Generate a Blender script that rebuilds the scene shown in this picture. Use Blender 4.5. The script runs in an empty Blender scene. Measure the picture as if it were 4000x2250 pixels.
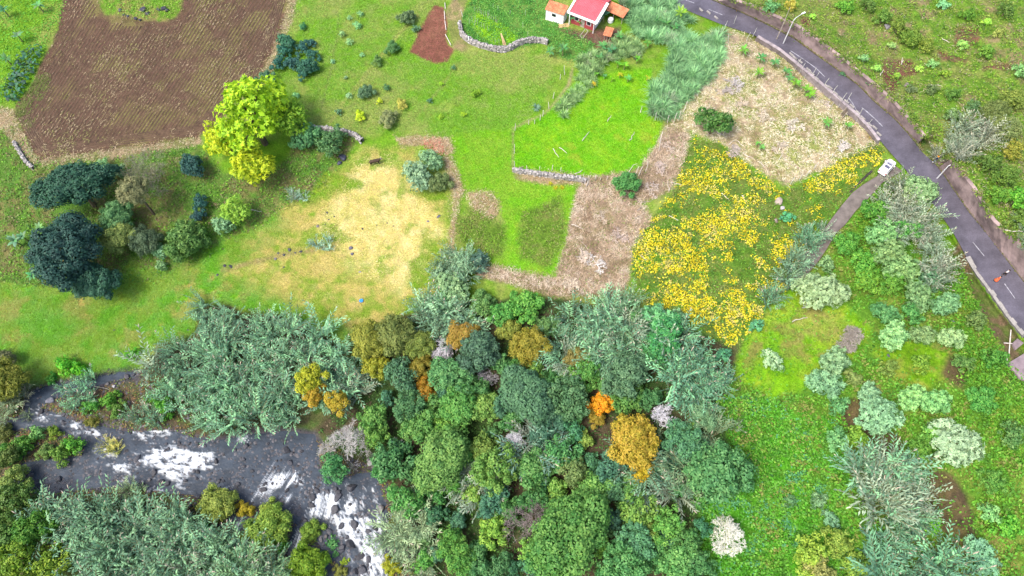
import bpy, math, random
import numpy as np
from mathutils import Vector, Matrix

random.seed(11)
rng = np.random.default_rng(11)
SC = bpy.context.scene
COL = SC.collection
R = math.radians

# ------------------------------------------------------------------ camera
CAMZ, PITCH, FPX = 120.0, 62.0, 2654.0
cd = bpy.data.cameras.new('camera')
cd.sensor_width = 36.0
cd.lens = 36.0 * FPX / 4000.0
cd.clip_start = 1.0
cd.clip_end = 20000.0
cam = bpy.data.objects.new('camera', cd)
COL.objects.link(cam)
cam.location = (0, 0, CAMZ)
cam.rotation_euler = (R(90 - PITCH), 0, 0)
SC.camera = cam

# ------------------------------------------------------------------ sky, sun, exposure (bright overcast)
SUN_EL, SUN_AZ = 56.0, -122.0          # azimuth measured from +Y (image up) towards +X
wd = bpy.data.worlds.new('World')
SC.world = wd
wd.use_nodes = True
nt = wd.node_tree
bg = nt.nodes['Background']
sky = nt.nodes.new('ShaderNodeTexSky')
sky.sky_type = 'NISHITA'
sky.sun_disc = False
sky.sun_elevation = R(SUN_EL)
sky.sun_rotation = R(SUN_AZ)
sky.air_density = 1.0
sky.dust_density = 4.0
sky.ozone_density = 0.6
nt.links.new(sky.outputs[0], bg.inputs[0])
bg.inputs[1].default_value = 0.14
sd = bpy.data.lights.new('sun', 'SUN')
sd.energy = 1.5
sd.angle = R(18)
sd.color = (1.0, 0.96, 0.9)
sun = bpy.data.objects.new('sun', sd)
COL.objects.link(sun)
sun.rotation_euler = (R(90 - SUN_EL), 0, R(-SUN_AZ) + math.pi)
sun.location = (0, 60, 200)
vs = SC.view_settings
vs.view_transform = 'Standard'
vs.look = 'None'
vs.gamma = 1.0
vs.use_curve_mapping = False
vs.exposure = 1.28
SC.cycles.max_bounces = 5
SC.cycles.diffuse_bounces = 3
SC.cycles.glossy_bounces = 2
SC.cycles.transmission_bounces = 3
SC.cycles.transparent_max_bounces = 4

# ------------------------------------------------------------------ small maths
K = 4000.0 / 2576.0
cp, sp = math.cos(R(PITCH)), math.sin(R(PITCH))

def D(*pts):
    """points read off a 2576-wide copy of the photograph -> survey units"""
    return [(x * K, y * K) for x, y in pts]

def ray(u, v):
    u = np.asarray(u, float); v = np.asarray(v, float)
    a = (u - 2000.0) / FPX
    b = -(v - 1125.0) / FPX
    return np.stack([a, cp + b * sp, -sp + b * cp], -1)

def at_z(u, v, z):
    d = ray(u, v)
    t = (np.asarray(z, float) - CAMZ) / d[..., 2]
    return np.array([0, 0, CAMZ]) + d * t[..., None]

def project(p):
    p = np.asarray(p, float)
    q = p - np.array([0, 0, CAMZ])
    f = q[..., 1] * cp - q[..., 2] * sp
    b = q[..., 1] * sp + q[..., 2] * cp
    return 2000 + FPX * q[..., 0] / f, 1125 - FPX * b / f

_lat = {}
def vnoise(x, y, seed=0):
    if seed not in _lat:
        _lat[seed] = np.random.default_rng(1000 + seed).random((256, 256))
    L = _lat[seed]
    xi = np.floor(x).astype(int); yi = np.floor(y).astype(int)
    fx = x - xi; fy = y - yi
    fx = fx * fx * (3 - 2 * fx); fy = fy * fy * (3 - 2 * fy)
    a = L[xi & 255, yi & 255]; b = L[(xi + 1) & 255, yi & 255]
    c = L[xi & 255, (yi + 1) & 255]; d = L[(xi + 1) & 255, (yi + 1) & 255]
    return (a * (1 - fx) + b * fx) * (1 - fy) + (c * (1 - fx) + d * fx) * fy

def fbm(x, y, seed=0, octs=4, gain=0.55):
    s = 0; a = 1; t = 0
    for i in range(octs):
        s = s + a * vnoise(x * 2 ** i + 17.3 * i, y * 2 ** i - 9.1 * i, seed + i)
        t += a; a *= gain
    return s / t

def sstep(a, b, x):
    t = np.clip((x - a) / (b - a), 0, 1)
    return t * t * (3 - 2 * t)

def seg_dist(poly, U, V, closed=True):
    P = np.asarray(poly, float)
    Q = np.roll(P, -1, 0) if closed else P[1:]
    P = P if closed else P[:-1]
    best = np.full(U.shape, 1e18)
    for (ax, ay), (bx, by) in zip(P, Q):
        dx, dy = bx - ax, by - ay
        t = np.clip(((U - ax) * dx + (V - ay) * dy) / (dx * dx + dy * dy + 1e-9), 0, 1)
        best = np.minimum(best, (U - ax - t * dx) ** 2 + (V - ay - t * dy) ** 2)
    return np.sqrt(best)

def inside(poly, U, V):
    P = np.asarray(poly, float)
    Q = np.roll(P, -1, 0)
    c = np.zeros(U.shape, bool)
    for (ax, ay), (bx, by) in zip(P, Q):
        if ay == by: continue
        hit = ((ay > V) != (by > V)) & (U < (bx - ax) * (V - ay) / (by - ay) + ax)
        c ^= hit
    return c

def sdf(poly, U, V, margin=150.0):
    """signed distance, negative inside; only worked out near the polygon"""
    P = np.asarray(poly, float)
    out = np.full(U.shape, margin)
    m = (U > P[:, 0].min() - margin) & (U < P[:, 0].max() + margin) & (V > P[:, 1].min() - margin) & (V < P[:, 1].max() + margin)
    if m.any():
        u, v = U[m], V[m]
        d = seg_dist(P, u, v)
        out[m] = np.where(inside(P, u, v), -d, np.minimum(d, margin))
    return out

def resample(pts, n):
    P = np.asarray(pts, float)
    s = np.concatenate([[0], np.cumsum(np.linalg.norm(np.diff(P, axis=0), axis=1))])
    t = np.linspace(0, s[-1], n)
    return np.stack([np.interp(t, s, P[:, k]) for k in range(P.shape[1])], 1)

def smooth_line(pts, n, it=3):
    P = resample(pts, n)
    for _ in range(it):
        P[1:-1] = (P[:-2] + 2 * P[1:-1] + P[2:]) / 4
    return P

# ------------------------------------------------------------------ survey lines (road, walls, river)
ROAD_LO = [(2480, -60), (2613, 0), (2699, 47), (2823, 97), (2947, 137), (3045, 190), (3115, 245), (3181, 301), (3256, 363), (3347, 443), (3395, 493), (3435, 545), (3478, 596), (3540, 665), (3630, 775), (3720, 903), (3753, 961), (3782, 1019), (3819, 1077), (3865, 1135), (3885, 1175), (3939, 1242), (3995, 1312), (4115, 1455)]
ROAD_HI = [(2640,-60),(2778,0),(2870,37),(3000,99),(3103,153),(3186,215),(3269,273),(3352,335),(3414,398),(3497,468),(3559,538),(3600,592),(3640,628),(3679,674),(3729,749),(3787,832),(3849,906),(3911,989),(3965,1059),(4000,1105),(4120,1265)]
WALL1_B = [(2800,0),(2880,37),(3006,95),(3109,149),(3192,211),(3275,269),(3358,331),(3420,394),(3503,464),(3565,534),(3590,560)]
WALL1_T = [(2853,-8),(2965,26),(3025,58),(3112,95),(3174,138),(3232,178),(3323,250),(3381,298),(3435,340),(3497,398),(3538,447),(3580,484),(3612,530)]
WALL2_B = [(3672,652),(3690,676),(3735,747),(3793,830),(3855,904),(3917,987),(3971,1057),(4006,1103),(4126,1263)]
WALL2_T = [(3716,622),(3738,645),(3775,690),(3820,748),(3855,815),(3895,873),(3955,912),(4006,968),(4126,1130)]
LANE_L = [(3460,620),(3427,687),(3370,722),(3330,752),(3290,800),(3250,852),(3224,888),(3186,938),(3137,995),(3112,1063),(3085,1110)]
LANE_R = [(3525,668),(3448,712),(3385,782),(3344,822),(3302,877),(3265,910),(3232,968),(3199,1018),(3150,1076),(3115,1125)]
NEARWALL = [(2950,150),(3000,182),(3050,208),(3104,252),(3150,300),(3200,345),(3261,395),(3330,455),(3393,512),(3435,565)]

RIVER = D((-60,1085),(20,1060),(60,1040),(95,1025),(150,1045),(190,1062),(260,1075),(330,1088),(430,1082),(480,1100),(560,1108),(640,1092),(720,1085),(790,1095),(805,1130),(800,1170),(840,1205),(895,1195),(945,1185),(955,1230),(978,1290),(968,1340),(985,1400),(1000,1520),(870,1520),(855,1430),(815,1385),(790,1350),(755,1330),(715,1290),(640,1275),(600,1260),(540,1250),(480,1245),(380,1235),(250,1225),(180,1235),(110,1245),(40,1230),(20,1200),(60,1165),(150,1150),(205,1150),(212,1130),(200,1105),(160,1085),(110,1075),(60,1075),(0,1100),(-60,1120))
CHAN1 = D((742,1325),(762,1325),(755,1365),(742,1400),(738,1449),(735,1520),(690,1520),(705,1440),(722,1400),(730,1360))
CHAN2 = D((560,1290),(640,1285),(618,1310),(614,1350),(612,1385),(582,1385),(588,1345),(592,1315))
CHAN3 = D((80,985),(130,968),(200,957),(300,937),(345,934),(340,948),(275,958),(225,980),(165,992),(120,1010),(95,1028),(62,1037),(66,1000))
CHAN4 = D((850,1500),(845,1430),(800,1395),(780,1420),(800,1460),(800,1520))
WATERS = [RIVER, CHAN1, CHAN2, CHAN3, CHAN4]

# ------------------------------------------------------------------ height of the land
CTRL = [(x * K, y * K, h) for x, y, h in [
    (120,935,2.2),(300,900,2.4),(40,950,2.0),(450,850,3.2),(650,960,2.2),(850,900,3.0),(560,1050,1.2),(420,990,1.3),(760,1050,1.2),
    (100,800,4.0),(300,760,4.6),(600,740,5.0),(950,560,6.6),(900,760,5.4),(1050,700,5.6),(760,640,5.8),(950,420,7.8),
    (950,200,9.6),(1200,250,9.8),(850,60,10.4),(350,200,9.2),(350,20,10.2),(150,350,8.6),(600,300,9.2),(560,100,10.0),
    (300,480,6.8),(600,520,6.8),(150,600,6.0),(60,450,7.4),(40,150,9.5),(1090,90,10.4),(1300,60,11.8),(1480,20,12.4),(1600,90,12.6),
    (1500,300,9.6),(1350,380,9.0),(1550,200,10.8),(1250,470,7.8),(1300,620,6.6),(1500,560,8.0),(1480,700,6.4),(1800,600,9.4),(1700,720,7.4),(1900,760,8.0),
    (1800,450,10.2),(1950,300,12.4),(1850,180,13.0),(2050,420,12.2),(1780,260,12.0),(2100,350,13.2),
    (1200,830,3.8),(1000,900,3.2),(1400,850,4.2),(1200,1000,3.0),(1400,1100,2.4),(1400,1300,1.4),(1600,1000,3.6),(1700,1200,3.0),(1650,1400,1.4),(1100,1250,1.0),(1150,1420,0.4),
    (1950,850,7.4),(2080,980,7.8),(2050,780,9.0),(1900,1000,5.4),(2000,1200,5.0),(1950,1380,2.4),(2200,1080,8.4),(2300,1250,7.2),(2400,1100,10.6),(2500,1000,13.4),(2550,1300,9.6),(2250,1420,3.6),(2500,1420,6.0),
    (2250,600,13.2),(2250,760,11.8),(2350,850,13.0),(2450,800,15.2),(2150,640,12.4),(2400,950,12.4),
    (2100,40,22.0),(2300,200,26.0),(2450,320,29.0),(2300,20,31.0),(2550,100,37.0),(2550,350,33.0),(2500,480,28.0),(2560,620,29.0),(2420,420,25.0),
    (100,1120,1.2),(60,1180,0.8),(150,1090,0.9),(250,1010,0.9),(330,1040,0.7),(200,985,0.8),(60,1290,2.2),(60,1420,2.4),(300,1300,1.6),(300,1430,2.0),(500,1340,1.4),(550,1449,1.2),(660,1330,0.9),(780,1449,0.5),(670,1430,0.9),(1010,1330,0.6),(1030,1430,0.5),
    (-700,800,6.0),(-700,1300,3.0),(-600,200,12.0),(3200,1200,14.0),(3300,300,46.0),(3000,-500,70.0),(2000,-700,50.0),(1200,-600,22.0),(300,-600,18.0),(-900,-500,20.0),(1300,2100,-1.0),(300,2000,2.0),(2500,2000,4.0),
]]
NSOFT = len(CTRL)
def road_h(u):
    return np.interp(u, [2400, 2800, 3100, 3400, 3600, 3800, 4000, 4300], [14.6, 15.0, 15.4, 15.9, 16.4, 17.4, 18.6, 20.2])
def lane_h(t):
    return np.interp(t, [0, 0.15, 1], [16.1, 15.6, 11.2])
def add_line(pts, hf, n, du=0, dv=0):
    Q = resample(pts, n)
    for i, (x, y) in enumerate(Q):
        CTRL.append((x + du, y + dv, float(hf(x, i / (n - 1)))))
add_line(ROAD_LO, lambda u, t: road_h(u), 60)
add_line(ROAD_HI, lambda u, t: road_h(u), 60)
add_line((np.array(resample(ROAD_LO, 60)) + np.array(resample(ROAD_HI, 60))) / 2, lambda u, t: road_h(u), 60)
add_line(WALL1_B, lambda u, t: road_h(u), 34)
add_line(WALL1_T, lambda u, t: road_h(u) + 3.6, 40, 4, -4)
add_line(WALL2_B, lambda u, t: road_h(u), 34)
add_line(WALL2_T, lambda u, t: road_h(u) + 4.6, 40, 4, -4)
add_line(NEARWALL, lambda u, t: road_h(u) - 2.0 + 0.8 * max(0, t - .7), 36, -4, 10)
add_line(LANE_L, lambda u, t: lane_h(t), 26)
add_line(LANE_R, lambda u, t: lane_h(t), 26)
add_line([(3700,930),(3740,1010),(3800,1110),(3850,1180),(3930,1290),(4000,1390)], lambda u, t: road_h(u) - 1.6, 24)
for W in WATERS:
    add_line(W + [W[0]], lambda u, t: 0.12, max(12, len(W) * 2))
CT = np.array(CTRL)
EPS = np.where(np.arange(len(CTRL)) < NSOFT, 190.0 ** 2, 60.0).astype(np.float32)

FU0, FV0, FST = -1600.0, -1400.0, 11.0
FN, FM = int(7200 / FST) + 1, int(5000 / FST) + 1
def idw(U, V):
    out = np.empty(U.shape)
    fu, fv, fo = U.ravel(), V.ravel(), out.ravel()
    cu, cv, ch = [CT[:, k].astype(np.float32) for k in range(3)]
    for a in range(0, fu.size, 12000):
        d = (fu[a:a + 12000, None].astype(np.float32) - cu) ** 2 + (fv[a:a + 12000, None].astype(np.float32) - cv) ** 2 + EPS
        w = 1.0 / (d * np.sqrt(d))
        fo[a:a + 12000] = (w @ ch) / w.sum(1)
    return fo.reshape(U.shape)
gu, gv = np.meshgrid(FU0 + FST * np.arange(FN), FV0 + FST * np.arange(FM), indexing='ij')
# coarse outside the picture, fine inside
FG = idw(gu[::3, ::3], gv[::3, ::3])
def bil(G, x, y):
    x = np.clip(x, 0, G.shape[0] - 1.001); y = np.clip(y, 0, G.shape[1] - 1.001)
    i = x.astype(int); j = y.astype(int); fx = x - i; fy = y - j
    return (G[i, j] * (1 - fx) + G[i + 1, j] * fx) * (1 - fy) + (G[i, j + 1] * (1 - fx) + G[i + 1, j + 1] * fx) * fy
FGf = bil(FG, (gu - FU0) / FST / 3, (gv - FV0) / FST / 3)
m = (gu > 2500) & (gu < 4150) & (gv > -80) & (gv < 1500) | (gv > 1400) & (gv < 2300) & (gu > -60) & (gu < 1700)
FGf[m] = idw(gu[m], gv[m])
# carve the river bed
wsd = np.full(gu.shape, 150.0)
for W in WATERS:
    wsd = np.minimum(wsd, sdf(W, gu, gv))
FGf = np.where(wsd < 0, -0.15 - 0.5 * sstep(0, 25, -wsd), np.maximum(FGf, 0.02 + 0.3 * sstep(0, 25, wsd)))
ROADPOLY = ROAD_LO + ROAD_HI[::-1]
LANEPOLY = LANE_L + LANE_R[::-1]
rsd = np.minimum(sdf(ROADPOLY, gu, gv), sdf(LANEPOLY, gu, gv))
FGf = FGf - 0.7 * sstep(4, -10, rsd)

def height(u, v):
    u = np.asarray(u, float); v = np.asarray(v, float)
    return bil(FGf, (u - FU0) / FST, (v - FV0) / FST)

def P(u, v, up=0.0):
    """ground point seen at (u, v), raised by up"""
    p = at_z(u, v, height(u, v))
    p[..., 2] += up
    return p

def PH(u, v, h):
    """point seen at (u, v) that floats h above the ground right below it, and that ground height"""
    z = float(height(u, v))
    for _ in range(6):
        q = at_z(u, v, z + h)
        uu, vv = project(np.array([q[0], q[1], z]))
        z = 0.5 * z + 0.5 * float(height(uu, vv))
    q = at_z(u, v, z + h)
    return q, z

def scale_at(u, v):
    """survey units per metre"""
    p = P(u, v)
    return FPX / (p[1] * cp - (p[2] - CAMZ) * sp)

# ------------------------------------------------------------------ mesh and object helpers
def mesh(name, verts, faces, mat=None, smooth=False, tone=None, col=None):
    me = bpy.data.meshes.new(name)
    verts = np.asarray(verts, np.float32)
    if isinstance(faces, np.ndarray):
        n, k = faces.shape
        me.vertices.add(len(verts)); me.vertices.foreach_set('co', verts.ravel())
        me.loops.add(n * k); me.loops.foreach_set('vertex_index', faces.astype(np.int32).ravel())
        me.polygons.add(n)
        me.polygons.foreach_set('loop_start', np.arange(0, n * k, k, dtype=np.int32))
        me.polygons.foreach_set('loop_total', np.full(n, k, np.int32))
        me.update(calc_edges=True)
    else:
        me.from_pydata([tuple(map(float, q)) for q in verts], [], faces)
        me.update()
    if tone is not None:
        a = me.attributes.new('tone', 'FLOAT', 'POINT'); a.data.foreach_set('value', np.asarray(tone, np.float32))
    if col is not None:
        c = np.ones((len(verts), 4), np.float32); c[:, :3] = col
        a = me.color_attributes.new('Col', 'FLOAT_COLOR', 'POINT'); a.data.foreach_set('color', c.ravel())
    if smooth:
        me.polygons.foreach_set('use_smooth', np.ones(len(me.polygons), bool))
    if mat: me.materials.append(mat)
    return me

def obj(name, me, parent=None, color=None):
    o = bpy.data.objects.new(name, me)
    COL.objects.link(o)
    if parent: o.parent = parent
    if color is not None: o.color = (*color, 1)
    return o

def tag(o, label, cat=None, group=None, kind=None):
    o['label'] = label
    if cat: o['category'] = cat
    if group: o['group'] = group
    if kind: o['kind'] = kind
    return o

def thing(name, label, cat, loc=(0, 0, 0), rz=0, s=1.0, group=None):
    o = bpy.data.objects.new(name, None)
    o.empty_display_size = 0.3
    COL.objects.link(o)
    o.location = loc; o.rotation_euler = (0, 0, rz); o.scale = (s, s, s)
    return tag(o, label, cat, group)

def quads_of(n):
    return (np.arange(n)[:, None] * 4 + np.arange(4)).astype(np.int32)

def unit(a):
    return a / (np.linalg.norm(a, axis=-1, keepdims=True) + 1e-9)

def leaf_quads(c, d, nrm, L, Wd, droop=0.0):
    """diamond leaves: base c, axis d, face normal nrm"""
    d = unit(d); s = unit(np.cross(d, nrm)); n = np.cross(s, d)
    L = np.asarray(L)[..., None]; Wd = np.asarray(Wd)[..., None]
    a = c; m = c + d * L * .5
    b = m + s * Wd * .5 + n * Wd * .12; e = m - s * Wd * .5 + n * Wd * .12
    t = c + d * L - n * L * droop
    return np.stack([a, b, t, e], 1).reshape(-1, 3)

def tubes(p0, p1, r0, r1, sides=3):
    """many tapered sticks at once"""
    p0 = np.asarray(p0, float); p1 = np.asarray(p1, float)
    d = unit(p1 - p0)
    ref = np.where(np.abs(d[:, 2:3]) < .9, np.array([[0, 0, 1.]]), np.array([[1., 0, 0]]))
    s = unit(np.cross(d, ref)); t = np.cross(s, d)
    an = np.arange(sides) * 2 * math.pi / sides
    ring = s[:, None] * np.cos(an)[None, :, None] + t[:, None] * np.sin(an)[None, :, None]
    A = p0[:, None] + ring * np.asarray(r0)[:, None, None]
    B = p1[:, None] + ring * np.asarray(r1)[:, None, None]
    v = np.concatenate([A, B], 1).reshape(-1, 3)
    n = len(p0); base = np.arange(n)[:, None] * 2 * sides
    f = []
    for i in range(sides):
        j = (i + 1) % sides
        f.append(np.concatenate([base + i, base + j, base + sides + j, base + sides + i], 1))
    return v, np.concatenate(f, 0).astype(np.int32)

def box_vf(x0, x1, y0, y1, z0, z1):
    v = [(x0,y0,z0),(x1,y0,z0),(x1,y1,z0),(x0,y1,z0),(x0,y0,z1),(x1,y0,z1),(x1,y1,z1),(x0,y1,z1)]
    f = [(0,3,2,1),(4,5,6,7),(0,1,5,4),(1,2,6,5),(2,3,7,6),(3,0,4,7)]
    return v, f

class MB:
    """collects solids into one mesh"""
    def __init__(s): s.v = []; s.f = []
    def add(s, v, f):
        o = len(s.v); s.v += [tuple(map(float, q)) for q in v]; s.f += [tuple(int(i) + o for i in q) for q in f]; return s
    def box(s, *a): return s.add(*box_vf(*a))
    def tube(s, pts, rads, sides=8):
        pts = [Vector(p) for p in pts]; n = len(pts); v = []; f = []
        for i, p in enumerate(pts):
            d = (pts[min(i + 1, n - 1)] - pts[max(i - 1, 0)]).normalized()
            ref = Vector((0, 0, 1)) if abs(d.z) < .9 else Vector((1, 0, 0))
            a = d.cross(ref).normalized(); b = a.cross(d)
            for k in range(sides):
                t = 2 * math.pi * k / sides
                v.append(p + (a * math.cos(t) + b * math.sin(t)) * rads[i])
        for i in range(n - 1):
            for k in range(sides):
                j = (k + 1) % sides
                f.append((i * sides + k, i * sides + j, (i + 1) * sides + j, (i + 1) * sides + k))
        f.append(tuple(range(sides))[::-1]); f.append(tuple((n - 1) * sides + k for k in range(sides)))
        return s.add(v, f)
    def hexa(s, c8): return s.add(c8, box_vf(0,1,0,1,0,1)[1])
    def build(s, name, mat, parent=None, smooth=False, color=None):
        return obj(name, mesh(name, s.v, s.f, mat, smooth), parent, color)
    def mesh(s, name, mat, smooth=False): return mesh(name, s.v, s.f, mat, smooth)

# ------------------------------------------------------------------ materials
def newmat(name):
    m = bpy.data.materials.new(name); m.use_nodes = True
    t = m.node_tree; b = t.nodes['Principled BSDF']
    b.inputs['Specular IOR Level'].default_value = 0.25
    return m, t, b

def N(t, kind, **kw):
    n = t.nodes.new(kind)
    for k, v in kw.items():
        if k in n.inputs: n.inputs[k].default_value = v
        else: setattr(n, k, v)
    return n

def mulcol(t, a, b):
    n = t.nodes.new('ShaderNodeMix'); n.data_type = 'RGBA'; n.blend_type = 'MULTIPLY'
    n.inputs[0].default_value = 1.0
    t.links.new(a, n.inputs[6]); t.links.new(b, n.inputs[7])
    return n.outputs[2]

def noise_grey(t, scale, lo, hi, detail=3, rough=.6, coord=None):
    n = N(t, 'ShaderNodeTexNoise', Scale=scale, Detail=detail, Roughness=rough)
    if coord is None:
        g = t.nodes.new('ShaderNodeNewGeometry'); coord = g.outputs['Position']
    t.links.new(coord, n.inputs['Vector'])
    r = t.nodes.new('ShaderNodeMapRange')
    r.inputs[1].default_value = .3; r.inputs[2].default_value = .7
    r.inputs[3].default_value = lo; r.inputs[4].default_value = hi
    t.links.new(n.outputs[0], r.inputs[0])
    return r.outputs[0]

def mat_plain(name, col, rough=.7, var=.25, scale=3.0, spec=.25, metal=0.0, local=True):
    m, t, b = newmat(name)
    b.inputs['Roughness'].default_value = rough
    b.inputs['Specular IOR Level'].default_value = spec
    b.inputs['Metallic'].default_value = metal
    rgb = N(t, 'ShaderNodeRGB'); rgb.outputs[0].default_value = (*col, 1)
    c = None
    if local:
        tc = t.nodes.new('ShaderNodeTexCoord'); c = tc.outputs['Object']
    g = noise_grey(t, scale, 1 - var, 1 + var, coord=c)
    t.links.new(mulcol(t, rgb.outputs[0], g), b.inputs['Base Color'])
    return m

def translucent_mix(m, t, b, colsock, fac):
    tr = t.nodes.new('ShaderNodeBsdfTranslucent'); t.links.new(colsock, tr.inputs[0])
    mx = t.nodes.new('ShaderNodeMixShader'); mx.inputs[0].default_value = fac
    t.links.new(b.outputs[0], mx.inputs[1]); t.links.new(tr.outputs[0], mx.inputs[2])
    t.links.new(mx.outputs[0], t.nodes['Material Output'].inputs[0])

def mat_leaf(name, lo=.6, hi=1.45, hue=.035, fac=.28):
    """object colour x per-leaf tone"""
    m, t, b = newmat(name)
    b.inputs['Roughness'].default_value = .55
    oi = t.nodes.new('ShaderNodeObjectInfo')
    at = t.nodes.new('ShaderNodeAttribute'); at.attribute_name = 'tone'
    hs = t.nodes.new('ShaderNodeHueSaturation')
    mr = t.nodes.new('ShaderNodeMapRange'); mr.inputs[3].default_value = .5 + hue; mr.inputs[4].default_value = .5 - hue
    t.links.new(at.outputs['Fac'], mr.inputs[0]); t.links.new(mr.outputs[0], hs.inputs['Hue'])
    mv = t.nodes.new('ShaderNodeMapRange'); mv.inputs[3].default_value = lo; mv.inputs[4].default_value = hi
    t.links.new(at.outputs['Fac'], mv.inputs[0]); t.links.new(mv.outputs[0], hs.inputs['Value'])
    t.links.new(oi.outputs['Color'], hs.inputs['Color'])
    t.links.new(hs.outputs[0], b.inputs['Base Color'])
    translucent_mix(m, t, b, hs.outputs[0], fac)
    return m

def mat_vcol(name, fac=.2, rough=.6):
    m, t, b = newmat(name)
    b.inputs['Roughness'].default_value = rough
    at = t.nodes.new('ShaderNodeAttribute'); at.attribute_name = 'Col'
    t.links.new(at.outputs['Color'], b.inputs['Base Color'])
    if fac: translucent_mix(m, t, b, at.outputs['Color'], fac)
    return m

LEAF = mat_leaf('leaf')
CANE = mat_leaf('cane_leaf', .5, 1.55, .03, .25)
PETAL = mat_vcol('ground_leaf', .2)
STRAW = mat_vcol('dry_stalk', 0.0, .8)
BARK = mat_plain('bark', (.11, .085, .06), .9, .4, 2.0)
PALEBARK = mat_plain('pale_bark', (.36, .33, .29), .9, .3, 2.0)
DEADWOOD = mat_leaf('dead_wood', .7, 1.3, 0.0, 0.0)
ROCK = None
# ------------------------------------------------------------------ land cover (survey polygons)
PLOUGH = D((165,-40),(728,-40),(722,20),(705,75),(690,110),(668,165),(645,205),(600,250),(560,290),(520,330),(500,348),(400,362),(300,374),(200,390),(100,407),(75,375),(55,330),(40,290),(45,260),(75,215),(105,160),(130,110),(150,50))
ISLET = D((245,-30),(468,-30),(455,25),(440,42),(400,50),(360,46),(300,40),(262,30))
EDGE_R = D((726,-40),(757,-40),(738,40),(715,100),(693,160),(668,210),(640,228),(600,262),(640,205),(668,165),(705,75),(722,10))
EDGE_B = D((90,402),(300,372),(505,344),(510,362),(400,382),(300,396),(110,422))
EDGE_L = D((-20,265),(35,282),(60,335),(80,375),(104,408),(88,424),(55,385),(-20,300))
SCRUB_L = D((-60,300),(40,330),(100,412),(320,392),(500,365),(560,430),(640,460),(700,420),(770,335),(840,330),(900,345),(870,400),(800,480),(690,545),(600,600),(510,655),(400,705),(300,725),(120,722),(-60,705))
MEADOW = D((-60,715),(120,725),(290,745),(330,650),(420,690),(520,620),(640,575),(690,548),(740,560),(700,610),(620,650),(560,690),(740,745),(790,790),(880,830),(860,870),(790,830),(720,790),(560,765),(500,770),(480,850),(380,870),(350,930),(230,940),(90,968),(-60,945))
DRY = D((905,378),(960,366),(1050,372),(1060,362),(1020,430),(1040,470),(1070,492),(1132,484),(1135,560),(1130,625),(1100,690),(1080,740),(1030,775),(990,805),(900,838),(860,810),(790,800),(720,765),(650,735),(560,705),(560,650),(690,560),(700,520),(800,490),(830,440),(880,400))
DRYCORE = D((900,400),(985,385),(1010,440),(1000,480),(1060,500),(1115,530),(1110,590),(1060,600),(1050,660),(1010,735),(930,705),(850,650),(790,560),(840,500))
DRYGREEN = [D((820,430),(870,440),(925,465),(880,480),(800,495),(770,500),(790,470)), D((1055,488),(1138,482),(1134,506),(1075,508)), D((815,572),(848,568),(852,602),(825,618),(795,612)), D((1030,660),(1110,625),(1100,690),(1040,725))]
PLOT = D((1094,14),(1116,18),(1122,60),(1126,110),(1140,125),(1136,140),(1128,158),(1100,160),(1065,145),(1028,132),(1040,110),(1060,70),(1078,35))
TRACK = D((1122,20),(1150,-30),(1195,-30),(1160,30),(1155,80),(1185,115),(1165,130),(1140,120),(1128,70))
GARDEN = D((1165,40),(1200,-30),(1385,-30),(1405,60),(1500,112),(1470,155),(1420,150),(1370,104),(1280,126),(1200,108),(1168,75))
LIME = D((1200,32),(1250,55),(1295,80),(1300,108),(1240,112),(1185,62))
YARD = D((1400,70),(1470,80),(1560,70),(1560,110),(1500,125),(1440,90))
BRIGHT = D((1290,324),(1340,302),(1372,285),(1400,258),(1430,225),(1470,195),(1500,185),(1640,170),(1642,240),(1668,300),(1652,360),(1612,420),(1560,436),(1480,443),(1400,432),(1290,428))
MIDSTRIP = D((1138,335),(1290,322),(1290,430),(1300,452),(1380,467),(1446,470),(1440,510),(1425,560),(1420,612),(1395,692),(1330,692),(1240,662),(1225,612),(1270,560),(1240,500),(1170,482),(1150,430))
OLIVE1 = D((1148,540),(1205,522),(1272,572),(1262,645),(1200,640),(1148,605))
OLIVE2 = D((1310,540),(1410,495),(1420,600),(1380,665),(1310,650))
TANPATCH = D((1170,485),(1240,480),(1260,520),(1240,555),(1190,530))
BASEDRY = D((1290,428),(1400,432),(1480,445),(1470,462),(1400,462),(1300,452))
DEAD = D((1455,470),(1480,445),(1600,432),(1650,362),(1678,310),(1745,332),(1722,400),(1690,480),(1620,510),(1640,560),(1590,620),(1580,700),(1560,748),(1380,745),(1200,690),(1225,665),(1390,697),(1425,612),(1442,520))
PATH1 = D((1125,370),(1150,425),(1168,480),(1150,540),(1137,650),(1128,640),(1134,560),(1136,480),(1110,400))
PATH2 = D((990,345),(1130,346),(1145,380),(1125,400),(1090,360),(1010,372))
TAN = D((1750,110),(1835,70),(1880,95),(1932,120),(2000,165),(2061,226),(2144,297),(2190,332),(2212,366),(2130,392),(2060,432),(1980,467),(1930,447),(1870,402),(1820,362),(1740,335),(1690,335),(1685,300),(1700,240),(1728,170))
LOWLAND = D((-60,945),(350,935),(490,850),(880,840),(1100,765),(1640,785),(1880,865),(1900,1000),(2640,1000),(2640,1560),(-60,1560))
YELLOW = D((1718,392),(1750,345),(1820,365),(1870,405),(1960,482),(2040,452),(2120,402),(2195,350),(2232,380),(2190,450),(2110,520),(2060,570),(2010,640),(1990,700),(1930,780),(1870,862),(1830,872),(1720,805),(1640,788),(1590,690),(1600,600),(1650,540),(1700,470))
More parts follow.
